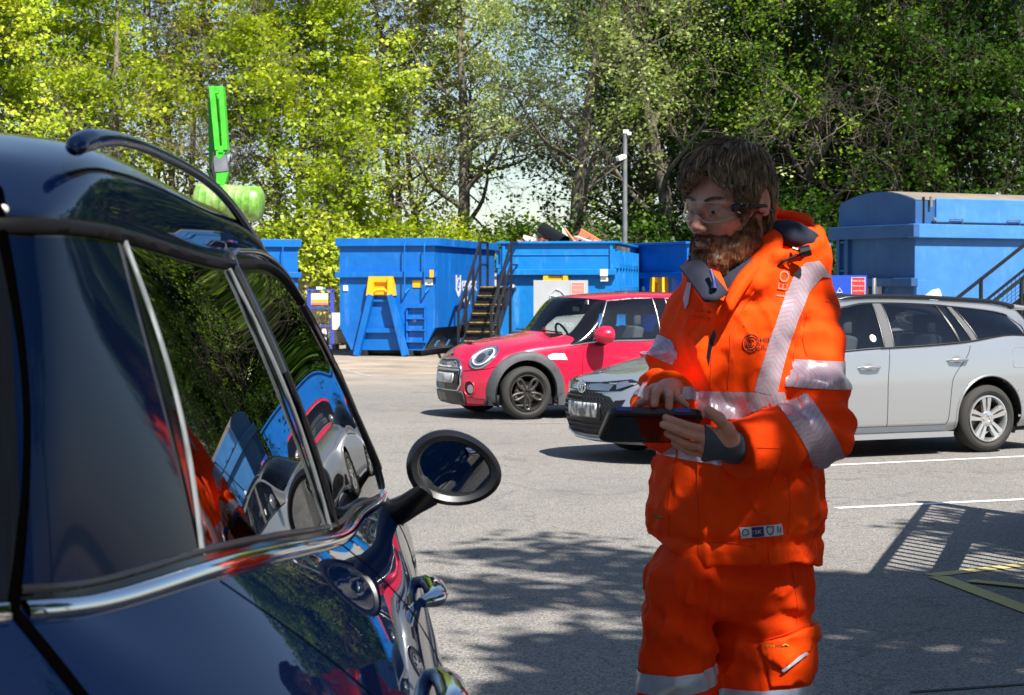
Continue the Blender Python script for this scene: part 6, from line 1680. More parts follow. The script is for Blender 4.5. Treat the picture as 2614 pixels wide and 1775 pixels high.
def trouser(P):
    Z = P[..., 2]
    def leg(keys, yc):
        f = tab(0, keys); L, Rr, b = f(Z)
        w = (xpx(Rr) - xpx(L)) / 2; cx = (xpx(Rr) + xpx(L)) / 2; k = np.sqrt(((P[..., 0] - cx) / w) ** 2 + ((P[..., 1] - yc) / b) ** 2); return (k - 1) * np.minimum(w, b) * .9
    a = leg([(1270, 1760, 1900, .08), (1370, 1715, 1880, .10), (1450, 1660, 1845, .14), (1550, 1645, 1812, .125), (1660, 1637, 1822, .115), (1775, 1634, 1828, .105), (1950, 1645, 1815, .095), (2150, 1660, 1800, .09), (2260, 1665, 1795, .09)], -.03)
    b = leg([(1270, 1820, 2030, .09), (1370, 1810, 2060, .12), (1450, 1800, 2070, .15), (1560, 1815, 2080, .14), (1640, 1826, 2090, .125), (1775, 1835, 2072, .115), (1950, 1850, 2050, .10), (2150, 1865, 2030, .09), (2260, 1870, 2025, .09)], .05)
    pel = leg([(1280, 1740, 2040, .10), (1390, 1710, 2060, .125), (1480, 1668, 2074, .15), (1540, 1690, 2060, .13), (1570, 1720, 2000, .09)], .01); pel = smax(pel, zz(1560) - Z, .02)
    d = smin(smin(a, b, .02), pel, .03)
    n = fbm(P, 6, 2, 3); n2 = 1 - np.abs(fbm(P * np.array([1, 1, .5]), 8, 1, 3))
    d = d + .0045 * n - .011 * n2 ** 4 - .005 * (1 - np.abs(fbm(P * np.array([1.2, 1.2, .8]) + P[..., [2, 0, 1]] * .6, 13, 5, 2))) ** 4 + .002 * fbm(P, 22, 3, 2)
    d += .006 * np.sin(Z * 70 + P[..., 0] * 30 + n * 3) * np.exp(-((Z - zz(1600)) / .10) ** 2)
    return np.maximum(d, zz(2262) - Z)

def glasses(root, wl, B, hs):
    clear = glass_mat('clear_lens', (.96, .97, .98), 1., 0., 1.35); blk = M['black_plastic']
    # wrap-round lens: curved sheet across the face
    n, m_ = 40, 8; V = []; F = []
    for i in range(n + 1):
        a = -1 + 2 * i / n; ang = a * 1.12
        for j in range(m_ + 1):
            v = j / m_; x = .112 - .060 * (1 - math.cos(ang)) * 1.35; y = .072 * math.sin(ang) / math.sin(1.12)
            top = .027 - .004 * abs(a); bot = -.018 + .006 * abs(a) ** 3 * 2 + .016 * math.exp(-(a / .16) ** 2)
            V.append(wl((x - .004 * (v - .5) ** 2, y, bot + (top - bot) * v)))
    for i in range(n):
        for j in range(m_): q = i * (m_ + 1) + j; F.append((q, q + m_ + 1, q + m_ + 2, q + 1))
    L = MB(); L.add([Vector(v) for v in V], F); o = L.build('lens', clear, root, smooth=True)
    e = MB(); e.tube([Vector(V[i * (m_ + 1)]) for i in range(n + 1)], .0007, 5); e.tube([Vector(V[i * (m_ + 1) + m_]) for i in range(n + 1)], .0007, 5); e.build('lens_edge', mat('lens_edge', (.55, .58, .60), .15, .3), root, smooth=True)
    for s in (1, -1):
        t = MB(); P = [wl((.078, s * .0745, .012)), wl((.055, s * .080, .012)), wl((.015, s * .085, .012)), wl((-.02, s * .086, .010)), wl((-.04, s * .085, -.004))]
        t.tube([Vector(p) for p in P], [.0065, .0075, .0045, .003, .003], 8, flat=1.4); t.build('temple', blk, root, smooth=True)
        for k in range(3):
            t = MB(); p = Vector(wl((.072 - .006 * k, s * .0825, .004 + .008 * k))); q = Vector(wl((.064 - .006 * k, s * .0835, .001 + .008 * k))); t.tube([p, q], .0012, 5); t.build('grip_rib', M['white_paint'], root)

def build_man():
    root = empty('person', MO, 'bearded man in orange high-visibility jacket and trousers looking down at a tablet', 'person')
    O = None
    J = sdf_obj('jacket', jacket, (-.36, -.34, zz(1460)), (.36, .26, zz(440)), .0058, orange, root, O)
    tr_m = orange.copy(); tr_m.name = 'hivis_trousers'
    for nd in tr_m.node_tree.nodes:
        if nd.type == 'VALTORGB' and nd.color_ramp.elements[0].color[0] > .8:
            nd.color_ramp.elements[0].color = (.86, .035, 0, 1); nd.color_ramp.elements[1].color = (.95, .06, 0, 1)
    Tm = sdf_obj('trousers', trouser, (-.28, -.24, zz(2275)), (.26, .26, zz(1270)), .008, tr_m, root, O)
    # grey lining inside the hood
    R1 = np.array(Matrix.Rotation(R(20), 3, 'Y'))
    sdf_obj('hood_lining', lambda P: elli(P, mp(2024, 606, -.045), (.060, .062, .037), np.array(Matrix.Rotation(R(14), 3, 'Y'))) + .006 * fbm(P, 20, 2, 2), (.0, -.18, zz(690)), (.26, .20, zz(520)), .004, grey_fab, root, O)
    # boots
    for nm, px, yc in (('boot', 1730, -.06), ('boot', 1948, .02)):
        x = xpx(px); b = lambda P, x=x, yc=yc: smax(smin(cap(P, (x, yc + .02, .05), (x - .06, yc - .13, .045), .052, .048), cap(P, (x, yc + .03, .06), (x, yc + .03, .20), .055, .055), .03), -P[..., 2] + .002, .005)
        sdf_obj('boot', b, (x - .16, yc - .22, -.01), (x + .09, yc + .12, .28), .009, M['rubber'], root, O)
    jb = BVHTree.FromPolygons([v.co.copy() for v in J.data.vertices], [list(p.vertices) for p in J.data.polygons])
    tb = BVHTree.FromPolygons([v.co.copy() for v in Tm.data.vertices], [list(p.vertices) for p in Tm.data.polygons])
    # ---- reflective tape cut from the cloth surface
    co = np.empty(len(J.data.vertices) * 3); J.data.vertices.foreach_get('co', co); co = co.reshape(-1, 3)
    lab = np.argmin(np.stack(jacket_parts(co), 0), 0)
    def band(src, name, pred_v, planes, axis, m, off=.0022, lay=0.):
        """faces whose vertices satisfy pred, cut by plane pair (n, d0, d1), lifted off the cloth"""
        n, d0, d1 = planes; n = Vector(n)
        bm = bmesh.new(); bm.from_mesh(src.data); bm.verts.ensure_lookup_table()
        keep = pred_v(np.array([v.co[:] for v in bm.verts]) if src is not J else co)
        bmesh.ops.delete(bm, geom=[v for v in bm.verts if not keep[v.index] or v.co.dot(n) < d0 - .03 or v.co.dot(n) > d1 + .03], context='VERTS')
        for d, s_ in ((d0, -1), (d1, 1)):
            bmesh.ops.bisect_plane(bm, geom=bm.verts[:] + bm.edges[:] + bm.faces[:], plane_co=n * d, plane_no=n * s_, clear_outer=True)
        bm.normal_update()
        nr = [v.normal.copy() for v in bm.verts]
        for v, k in zip(bm.verts, nr): v.co = v.co + k * (off + lay)
        me = bpy.data.meshes.new(name); bm.to_mesh(me); bm.free()
        c = np.empty(len(me.vertices) * 3); me.vertices.foreach_get('co', c); c = c.reshape(-1, 3); ax = np.array(axis)
        at_ = me.attributes.new('tuv', 'FLOAT_VECTOR', 'POINT'); nn = np.array(n)
        uv = np.stack([c @ ax, (c @ nn - d0) / (d1 - d0), 0 * c[:, 0]], 1); at_.data.foreach_set('vector', uv.ravel().astype(np.float32))
        o = link(name, me, m, root); return o
    ip = lambda a, b: Vector(mp(b[0], b[1])) - Vector(mp(a[0], a[1]))
    nrm = lambda x, z: Vector((x, 0, z)).normalized()
    def pl(p, q, n):   # plane pair through two picture points
        n = Vector(n); a = Vector(mp(*p)).dot(n); b = Vector(mp(*q)).dot(n); return (n, min(a, b), max(a, b))
    tors = lambda P: lab == 0
    JP = np.stack(jacket_parts(co), 0); near = lambda k: JP[k] < JP.min(0) + .010
    band(J, 'waist_tape', tors, pl((1880, 992), (1880, 1058), nrm(.02, 1)), (1, .35, 0), tape_m)
    band(J, 'waist_tape', lambda P: (lab == 0) & (P[:, 0] < xpx(1900)), pl((1790, 1130), (1790, 1168), nrm(.10, 1)), (1, .35, 0), tape_m)
    band(J, 'sleeve_tape', lambda P: near(1), pl((2100, 918), (2100, 985), nrm(.06, 1)), (1, .5, 0), tape_m)
    fa = Vector(SL['w'] - SL['e']).normalized()
    n2 = Vector((.857, 0, .514)); band(J, 'sleeve_tape', lambda P: near(2) | (near(1) & (P[:, 2] < zz(1060))), pl((1990, 1075), (2060, 1037), n2), (.514, .4, -.857), tape_m)
    band(J, 'sleeve_tape', lambda P: near(3), pl((1697, 862), (1685, 918), nrm(.40, .9)), (1, .4, -.3), tape_m)
    band(J, 'sleeve_tape', lambda P: near(4), pl((1700, 976), (1700, 1006), nrm(0, 1)), (1, .4, 0), tape_m)
    band(Tm, 'leg_tape', lambda P: P[:, 0] < xpx(1829), pl((1700, 1696), (1700, 1745), nrm(-.10, 1)), (1, .4, 0), plain_tape)
    band(Tm, 'leg_tape', lambda P: P[:, 0] >= xpx(1829), pl((1960, 1748), (1960, 1800), nrm(-.02, 1)), (1, .4, 0), plain_tape)
    # ---- things thrown on the cloth from the viewing side
    Q = lambda p: (p[0] - 1307) / FPX * DM - MO.x
    def poly(px): return [(Q(p), mp(*p)[2]) for p in px]
    DK = dict(o=(0, -1.2, 0), x=(1, 0, 0), y=(0, 0, 1), d=(0, 1, 0))
    def strap(name, px, m, axis, nv, v0, v1, off=.003):
        o = decal(name, jb, poly(px), off=off, m=m, root=root, res=.012, **DK); me = o.data
        c = np.empty(len(me.vertices) * 3); me.vertices.foreach_get('co', c); c = c.reshape(-1, 3)
        a = me.attributes.new('tuv', 'FLOAT_VECTOR', 'POINT'); nv = np.array(nv, float); nv /= np.linalg.norm(nv)
        p0 = mp(*v0) @ nv; p1 = mp(*v1) @ nv
        a.data.foreach_set('vector', np.stack([c @ np.array(axis, float), (c @ nv - p0) / (p1 - p0), 0 * c[:, 0]], 1).ravel().astype(np.float32)); return o
    strap('shoulder_tape', [(1903, 990), (1960, 1002), (1985, 905), (2012, 820), (2048, 748), (2088, 706), (2120, 712), (2075, 668), (2040, 672), (2008, 698), (1968, 790), (1930, 895)], tape_m, (.36, 0, .93), (.93, 0, -.36), (1925, 900), (1985, 905))
    strap('shoulder_tape', [(1750, 722), (1760, 724), (1752, 775), (1744, 790), (1742, 760)], tape_m, (.3, 0, .95), (1, 0, 0), (1742, 760), (1760, 760))
    seam = mat('seam_orange', (.72, .045, .0), .8)
    def stitch(px, bv=jb, r=.0011, m=seam, nm='seam', off=.001):
        P_ = []
        for a, b in zip(px[:-1], px[1:]):
            k = max(2, int(math.dist(a, b) / 12)); P_ += [(a[0] + (b[0] - a[0]) * i / k, a[1] + (b[1] - a[1]) * i / k) for i in range(k)]
        P_.append(px[-1]); q = throw(bv, poly(P_), off=off, **DK); o = MB()
        if len(q) > 1: o.tube(q, r, 5); return o.build(nm, m, root, smooth=True)
    for s_ in ([(1852, 775), (1826, 840), (1800, 905), (1795, 980)], [(1900, 745), (1868, 800), (1845, 850), (1838, 985)], [(1795, 1050), (1770, 1150), (1768, 1240), (1772, 1395)], [(1738, 1130), (1715, 1180), (1700, 1290), (1702, 1360)],
               [(1985, 1185), (1990, 1260), (1985, 1340)], [(2040, 1400), (2075, 1345), (2090, 1310)], [(1745, 1365), (1850, 1362), (1905, 1372)], [(1740, 1352), (1770, 1358)], [(2045, 800), (2030, 860), (2040, 905)], [(2095, 770), (2125, 775), (2150, 790)], [(2000, 985), (2008, 900), (2030, 800)],
               [(1880, 1115), (1950, 1120)], [(1950, 1085), (1958, 1120), (1935, 1225)], [(1690, 1395), (1720, 1415), (1800, 1435), (1900, 1428), (2005, 1420)]): stitch(s_)
    for y in (795, 812): stitch([(1758, y), (1775, y - 3), (1780, y + 3), (1797, y)], r=.003, m=orange, nm='radio_loop')
    for s_ in ([(1830, 1450), (1822, 1560), (1845, 1680)], [(2010, 1440), (2030, 1560), (2020, 1640)], [(1795, 1440), (1800, 1520), (1793, 1560)], [(1935, 1622), (2030, 1592), (2085, 1585)]): stitch(s_, tb)
    decal('zip_gap', jb, poly([(1806, 838), (1811, 850), (1800, 890), (1793, 930), (1788, 905), (1794, 865)]), off=.0015, m=M['black_plastic'], root=root, res=.008, **DK)
    # cargo pocket flap
    fl = decal('pocket_flap', tb, poly([(1935, 1622), (1990, 1610), (2045, 1595), (2082, 1592), (2096, 1628), (2050, 1655), (1990, 1693), (1965, 1678), (1937, 1652)]), off=.010, m=orange, root=root, res=.012, thick=.008, **DK)
    decal('flap_tape', tb, poly([(1985, 1690), (2046, 1652), (2052, 1656), (1990, 1696)]), off=.0125, m=plain_tape, root=root, res=.01, **DK)
    decal('pocket', tb, poly([(1942, 1655), (2085, 1630), (2088, 1700), (2075, 1735), (1960, 1740)]), off=.006, m=orange, root=root, res=.014, thick=.006, **DK)
    # sleeve end tab and cuff strap
    cf = MB(); p = [mp(1884, 1085, -.26), mp(1945, 1088, -.235), mp(1950, 1120, -.24), mp(1930, 1228, -.2), mp(1884, 1228, -.225), mp(1880, 1150, -.275)]
    cf.add(p, [(0, 1, 2, 3, 4, 5)]); 
    tri = MB(); a = [mp(1886, 1228, -.19), mp(1920, 1228, -.18), mp(1912, 1240, -.18), mp(1892, 1248, -.19)]; tri.add([Vector(v) + Vector((0, d, 0)) for d in (0, .006) for v in a], [(0, 1, 2, 3), (7, 6, 5, 4), (0, 4, 5, 1), (1, 5, 6, 2), (2, 6, 7, 3), (3, 7, 4, 0)]); tri.build('cuff_strap', M['rubber'], root)
    tg = MB(); tg.tube([mp(1728, 1150, -.21), mp(1727, 1165, -.215), mp(1724, 1180, -.213)], [.006, .005, .007], 6, flat=.5); tg.build('zip_pull', orange, root)
    tg = MB(); tg.tube([mp(1815, 690, -.19), mp(1822, 715, -.20), mp(1824, 735, -.20)], [.005, .004, .009], 8); tg.build('zip_pull', mat('navy', (.01, .015, .12), .5), root)
    tg = MB(); c = Vector(mp(2055, 645, -.145)); tg.tube([c + Vector((-.012, 0, 0)), c + Vector((.012, 0, .006))], .014, 10); tg.tube([c, c + Vector((-.05, 0, -.02)), c + Vector((-.09, .01, -.05))], .003, 6); tg.tube([c, c + Vector((-.03, 0, .01))], .004, 6); tg.build('cord_toggle', M['black_plastic'], root)
    # open collar flap with grey lining, and the inner collar
    def sheet(name, pts, m, th=.006):
        """curved quad strip: two rows of points"""
        a, b = [np.array([mp(*p) for p in r_]) for r_ in pts]; n = 14; t = np.linspace(0, 1, len(a)); tq = np.linspace(0, 1, n); A = natcub(t, a, tq) if len(a) > 2 else pchip(t, a, tq); B = natcub(t, b, tq) if len(b) > 2 else pchip(t, b, tq)
        V = []; F = []
        for k in np.linspace(0, 1, 8): V += list(A + (B - A) * k + np.array([0, -.012, 0]) * math.sin(k * math.pi))
        for i in range(7):
            for j in range(n - 1): F.append((i * n + j, i * n + j + 1, (i + 1) * n + j + 1, (i + 1) * n + j))
        me = bpy.data.meshes.new(name); me.from_pydata([tuple(v) for v in V], [], F); o = link(name, me, m, root); md = o.modifiers.new('s', 'SOLIDIFY'); md.thickness = th; return o
    sheet('collar_flap', [[(1735, 684, -.10), (1762, 672, -.12), (1788, 662, -.13)], [(1800, 772, -.19), (1830, 768, -.20), (1858, 750, -.185)]], grey_fab)
    sheet('collar', [[(1778, 662, -.10), (1800, 672, -.12), (1830, 690, -.13)], [(1830, 735, -.17), (1845, 742, -.17), (1856, 748, -.165)]], orange)
    sheet('inner_collar', [[(1838, 700, -.10), (1870, 680, -.11), (1925, 645, -.10)], [(1852, 752, -.155), (1870, 735, -.16), (1900, 700, -.155)]], grey_fab, .004)
    sheet('storm_flap', [[(1925, 660, -.145), (1880, 705, -.175), (1846, 770, -.19)], [(1945, 690, -.165), (1905, 740, -.19), (1868, 800, -.205)]], orange)
    # ---- writing and marks
    ink = mat('ink', (.10, .015, .01), .7)
    def wtext(s_, size, px, m, rot=0., bv=jb, off=.0025, nm='lettering', sx=1.):
        c = bpy.data.curves.new(nm, 'FONT'); c.body = s_; c.size = size; c.resolution_u = 3
        t = bpy.data.objects.new('tmp', c); COL.objects.link(t); bpy.context.view_layer.update(); me = bpy.data.meshes.new_from_object(t.evaluated_get(bpy.context.evaluated_depsgraph_get())); bpy.data.objects.remove(t)
        o = Vector((Q(px), 0, mp(*px)[2])); ca, sa = math.cos(rot), math.sin(rot)
        for v in me.vertices:
            x, y = v.co.x * sx, v.co.y; p = o + Vector((x * ca - y * sa, -1.2, x * sa + y * ca)); h = bv.ray_cast(p, Vector((0, 1, 0)))
            v.co = (h[0] + (h[1] if h[1].y < 0 else -h[1]) * off) if h[0] else p
        me.materials.clear(); return link(nm, me, m, root, smooth=False)
    wtext('SHIRE', .019, (1906, 870), ink); wtext('CIL', .019, (1904, 886), ink)
    for r_ in (.020, .0145, .009, .004):
        q = throw(jb, poly([(1893 + 1065 * r_ * math.cos(t), 871 + 1065 * r_ * math.sin(t)) for t in np.linspace(.4, 5.9, 22)]), off=.0015, **DK); o = MB(); o.tube(q, .0011, 4); o.build('logo', ink, root)
    wtext('LEO', .036, (1985, 762), mat('heat_print', (.60, .20, .14), .6), rot=R(82))
    lb = [(1868, 1322), (1966, 1310), (1970, 1337), (1872, 1349)]
    decal('care_label', jb, poly(lb), off=.003, m=mat('label_white', (.62, .68, .78), .5), root=root, res=.01, **DK)
    decal('care_label_block', jb, poly([(1896, 1320), (1924, 1317), (1926, 1341), (1898, 1344)]), off=.004, m=mat('label_navy', (.02, .02, .14), .5), root=root, res=.008, **DK)
    wtext('15K', .0125, (1899, 1336), M['lettering'], rot=R(6), off=.0055, sx=.95)
    nav = mat('label_ink', (.03, .04, .18), .5)
    for px in ([(1875, 1330), (1881, 1325), (1888, 1328), (1889, 1338), (1876, 1340), (1875, 1330)], [(1932, 1318), (1947, 1316), (1947, 1330), (1941, 1337), (1934, 1331), (1932, 1318)], [(1956, 1316), (1957, 1330)], [(1962, 1320), (1963, 1331)]): stitch(px, r=.0012, m=nav, nm='label_icon', off=.0045)
    wtext('eco', .013, (1947, 1637), mat('lime_print', (.25, .35, .02), .6), bv=tb, off=.0125, rot=R(3)); wtext('viz', .016, (1967, 1637), mat('ink2', (.04, .01, .03), .6), bv=tb, off=.0125, rot=R(3))
    o = MB(); q = throw(tb, poly([(1985, 1634), (1991, 1628), (1998, 1631)]), off=.0125, **DK); o.tube(q, .0018, 5); o.build('lettering', bpy.data.materials['lime_print'], root)
    for px in ([(1668, 1313), (1674, 1316), (1686, 1314)],): stitch(px, r=.003, m=mat('stain_green', (.10, .12, .01), .8), nm='stain')

    # ---------------- head
    hs = 1.07; yaw, pit = R(134), R(9)     # facing direction in plan, nod
    f = Vector((-.72, -.69, 0)).normalized(); u = Vector((0, 0, 1)); l = u.cross(f)
    rot = Matrix.Rotation(R(6), 3, l); f = rot @ f; u = rot @ u
    rr = Matrix.Rotation(R(-3), 3, f); u = rr @ u; l = rr @ l
    B = np.array([f, l, u]); C0 = mp(1862, 537, -.07)
    def loc(P): return ((P - C0) @ B.T) / hs       # world-local -> head frame (f,l,u)
    def wl(p): return np.array(p) @ B * hs + C0
    def skull(q):
        d = elli(q, (.0, 0, .046), (.090, .076, .088))
        d = smin(d, elli(q, (.030, 0, -.022), (.060, .060, .085)), .03)
        s_ = q.copy(); s_[..., 1] = np.abs(s_[..., 1])
        d = smin(d, cap(s_, (.068, .012, -.098), (.0, .052, -.062), .026, .026), .03)
        d = smin(d, elli(s_, (.062, .040, -.018), (.026, .022, .022)), .02)
        d = smin(d, cap(s_, (.088, .008, .026), (.074, .050, .026), .0105, .0095), .014)     # brow
        d = smax(d, -elli(s_, (.100, .031, .004), (.020, .019, .013)), .010)                 # socket
        d = smin(d, elli(s_, (.081, .031, .004), (.0145, .0165, .0135)), .004)                # lids
        d = smax(d, -elli(s_, (.097, .031, .0035), (.012, .0125, .0038)), .002)
        d = smin(d, cap(s_, (.091, 0, .016), (.114, 0, -.026), .0075, .0105), .010)          # nose
        d = smin(d, elli(s_, (.104, .012, -.032), (.011, .009, .008)), .006)
        d = smax(d, -elli(s_, (.110, .0065, -.041), (.005, .003, .003)), .002)
        d = smin(d, elli(s_, (.090, 0, -.066), (.011, .024, .012)), .010)                     # mouth mound
        d = smin(d, elli(s_, (.0975, 0, -.060), (.006, .020, .0042)), .003)
        d = smin(d, elli(s_, (.0965, 0, -.071), (.006, .017, .0050)), .003)
        d = smax(d, -elli(s_, (.104, 0, -.0655), (.010, .019, .0014)), .0015)
        Re = np.array(Matrix.Rotation(R(14), 3, 'Y') @ Matrix.Rotation(R(0), 3, 'X'))
        e = elli(s_, (-.016, .083, .022), (.021, .0075, .036), Re); e = smax(e, -elli(s_, (-.012, .092, .025), (.012, .008, .024), Re), .005)
        e = smin(e, elli(s_, (-.004, .081, .016), (.007, .005, .010)), .004)
        d = smin(d, e, .006)
        d = smin(d, cap(q, (-.030, 0, -.03), (-.055, 0, -.20), .058, .062), .03)
        return d
    def bodyf(P):
        d = skull(loc(P)) * hs
        # hands and forearms belong to the same body
        return d
    # hands
    def hand_l(P):
        W = mp(1905, 1150, -.19); palm = mp(1838, 1128, -.305)
        d = cap(P, W, mp(1868, 1148, -.25), .030, .030)
        kn = [mp(1806, 1100, -.33), mp(1800, 1121, -.335), mp(1796, 1142, -.325), mp(1800, 1160, -.305)]
        for k in kn: d = smin(d, cap(P, mp(1872, 1138, -.26), k, .022, .0135), .016)
        mids = [(mp(1752, 1086, -.36), mp(1722, 1075, -.375), mp(1699, 1066, -.38)), (mp(1745, 1106, -.365), mp(1714, 1093, -.38), mp(1692, 1084, -.383)), (mp(1748, 1132, -.345), mp(1722, 1118, -.36), mp(1703, 1107, -.36)), (mp(1758, 1155, -.32), mp(1736, 1141, -.335), mp(1720, 1130, -.335))]
        for k, m3, r in zip(kn, mids, (.0090, .0092, .0088, .0076)):
            c = [k] + list(m3); fing = 1e3
            for j, (a, b) in enumerate(zip(c[:-1], c[1:])): fing = np.minimum(fing, cap(P, a, b, r * (1.12 - .08 * j), r * (1.02 - .08 * j)))
            d = smin(d, fing, .003)
        th = [mp(1872, 1135, -.27), mp(1858, 1098, -.31), mp(1835, 1068, -.335), mp(1808, 1047, -.345)]
        for (a, b), (r0, r1) in zip(zip(th[:-1], th[1:]), ((.024, .0150), (.0145, .0118), (.0120, .0108))): d = smin(d, cap(P, a, b, r0, r1), .010)
        return d
    def hand_r(P):
        W = mp(1722, 990, -.19); d = cap(P, W, mp(1706, 998, -.25), .026, .026)
        kn = [mp(1668, 995, -.315), mp(1684, 993, -.325), mp(1704, 998, -.32), mp(1722, 1006, -.305)]
        for k in kn: d = smin(d, cap(P, mp(1706, 998, -.25), k, .020, .0125), .014)
        fs = [(mp(1652, 997, -.345), mp(1649, 1016, -.352)), (mp(1674, 1004, -.362), mp(1671, 1030, -.362)), (mp(1708, 1012, -.355), mp(1708, 1040, -.352)), (mp(1736, 1020, -.33), mp(1752, 1036, -.325))]
        for k, (a, b), r in zip(kn, fs, (.0092, .0098, .0094, .0080)):
            d = smin(d, np.minimum(cap(P, k, a, r * 1.12, r), cap(P, a, b, r, r * .88)), .005)
        for (a, b), (r0, r1) in zip(((mp(1706, 1000, -.24), mp(1668, 1016, -.27)), (mp(1668, 1016, -.27), mp(1632, 1031, -.30))), ((.018, .012), (.0115, .0095))): d = smin(d, cap(P, a, b, r0, r1), .008)
        return d
    # the body is one mesh: head, neck, shoulders under the jacket, both hands
    Vs, Fs = [], []; off = 0
    core = lambda P: smin(smin(bodyf(P), cap(P, mp(1905, 700, .0), mp(1890, 1300, .0), .075, .10), .05), 1e3 + 0 * P[..., 0], .01)
    for fn, lo, hi, h in ((bodyf, C0 - .15, C0 + .17, .0029), (hand_l, mp(1670, 1190, -.42), mp(1920, 1020, -.15), .0026), (hand_r, mp(1610, 1060, -.40), mp(1775, 950, -.15), .0026)):
        lo, hi = np.minimum(lo, hi), np.maximum(lo, hi)
        if fn is bodyf: lo = C0 - np.array([.16, .16, .25]); hi = C0 + np.array([.17, .17, .19])
        V, F_ = nets(fn, lo, hi, h); Vs.append(V); Fs.append(F_ + off); off += len(V)
    def arms_in(P):      # arms, torso and legs inside the clothes join head and hands into one body
        d = cap(P, SL['s'] * .97, SL['e'], .04, .038)
        for a, b, r0, r1 in ((SL['e'], SL['w'], .038, .028), (SR['s'] * .97, SR['e'], .04, .036), (SR['e'], SR['w'], .036, .026), (mp(1905, 620, .0), mp(1900, 760, .02), .055, .06), (mp(2040, 775, .02), mp(1785, 800, .05), .05, .05), (mp(1905, 760, .02), mp(1885, 1380, 0), .08, .10), (mp(1885, 1400, .0), mp(1745, 1560, -.02), .07, .05), (mp(1885, 1400, .03), mp(1945, 1560, .05), .07, .05), (mp(1745, 1560, -.02), mp(1735, 1700, -.03), .05, .05), (mp(1945, 1560, .05), mp(1955, 1700, .05), .05, .05), (mp(1735, 1700, -.03), mp(1730, 2230, -.03), .05, .035), (mp(1955, 1700, .05), mp(1948, 2230, .05), .05, .035)): d = smin(d, cap(P, a, b, r0, r1), .02)
        return d
    V, F_ = nets(arms_in, (-.26, -.24, .08), (.26, .16, zz(590)), .014); Vs.append(V); Fs.append(F_ + off)
    body = link('body', mesh_np('body', np.concatenate(Vs), np.concatenate(Fs)), skin, root)
    # grey wrist support over the palm and wrist of the left hand
    def glove(P):
        d = hand_l(P) - .0035; nx = (P - mp(1795, 1120, -.33)) @ np.array([1., .1, 0]); keep = -nx
        th = cap(P, mp(1868, 1110, -.31), mp(1806, 1050, -.345), .030, .022)
        return smax(smax(d, keep, .003), -th, .004)
    lo = np.minimum(mp(1760, 1215, -.40), mp(1920, 1060, -.15)); hi = np.maximum(mp(1760, 1215, -.40), mp(1920, 1060, -.15))
    V, F_ = nets(glove, lo, hi, .003); link('wrist_support', mesh_np('wrist_support', V, F_), noisy('support_grey', (.04, .055, .075), (.06, .08, .105), 20, .8), root)
    # eyes
    em = mat('eye_white', (.55, .50, .48), .15); im = mat('iris', (.06, .10, .14), .1); pm = mat('pupil', (.002, .002, .002), .05)
    for s_ in (1, -1):
        e = MB(); c = Vector(wl((.0795, .031 * s_, .004))); bm = bmesh.new(); bmesh.ops.create_uvsphere(bm, u_segments=20, v_segments=14, radius=.0128 * hs); e.addbm(bm, 0, Matrix.Translation(c)); bm.free()
        gz = (f + Vector((0, 0, -.10)) + l * .0).normalized()
        mm = gz.to_track_quat('Z', 'Y').to_matrix().to_4x4(); mm.translation = c
        e.lathe([(0, .0133 * hs), (.0026 * hs, .0133 * hs)], mm, 16, 2); e.lathe([(.0026 * hs, .0133 * hs), (.0060 * hs, .0121 * hs)], mm, 20, 1)
        e.build('eye', [em, im, pm], root, smooth=True)
    # ---------------- hair and beard: base shells plus strands
    hair_m = noisy('hair', (.07, .045, .026), (.27, .18, .105), 55, .55); beard_m = noisy('beard', (.06, .02, .008), (.20, .072, .028), 70, .55)
    def hair_reg(q):
        """>0 outside the hair region"""
        fr = np.interp(q[..., 1], [-.07, -.045, -.02, .0, .025, .045, .07], [.046, .060, .070, .084, .096, .074, .055])  # fringe line height by side position
        a = fr - q[..., 2]                                  # front limit
        side = np.interp(q[..., 0], [-.12, -.055, -.035, -.005, .02, .045, .06, .09], [-.075, -.060, .050, .056, .005, .005, .055, .060]) - q[..., 2]
        return np.where(q[..., 0] > .062, a, side)
    def base(q): # smooth scalp without facial detail
        d = elli(q, (.0, 0, .046), (.090, .076, .088)); d = smin(d, elli(q, (.030, 0, -.022), (.060, .060, .085)), .03); return smin(d, cap(q, (-.030, 0, -.03), (-.055, 0, -.20), .058, .062), .03)
    def hair_thick(q): return .010 + .012 * np.clip(q[..., 2] * 8, 0, 1) + .002 * np.clip(-q[..., 0] * 10, 0, 1) + .010 * np.clip((q[..., 0] - .03) * 12, 0, 1) * (q[..., 2] > .06)
    def hairf(P):
        q = loc(P); d = base(q) - hair_thick(q) + .0035 * fbm(q * np.array([1, 1, .5]), 55, 2, 3)
        return smax(d, hair_reg(q) + .004 * fbm(q, 90, 1, 2), .008) * hs
    lo = C0 - np.array([.17, .17, .15]); hi = C0 + np.array([.18, .18, .20])
    Hm = sdf_obj('hair', hairf, lo, hi, .0036, hair_m, root, O)
    def brd_reg(q):
        ay = np.abs(q[..., 1])
        line = np.interp(q[..., 0], [-.06, -.02, .0, .03, .055, .075, .12], [-.05, .0, -.004, -.034, -.046, -.046, -.046])
        a = q[..., 2] - line
        lips = .014 - np.sqrt((q[..., 1] / 1.5) ** 2 + ((q[..., 2] + .0655) * 1.9) ** 2)
        low = -.150 - q[..., 2] + (q[..., 0] < .02) * .045 * np.clip((.02 - q[..., 0]) * 30, 0, 1)
        back = (-.012 - q[..., 0])
        return np.maximum(np.maximum(a, np.where(q[..., 0] > .07, lips, -1)), np.maximum(low, back))
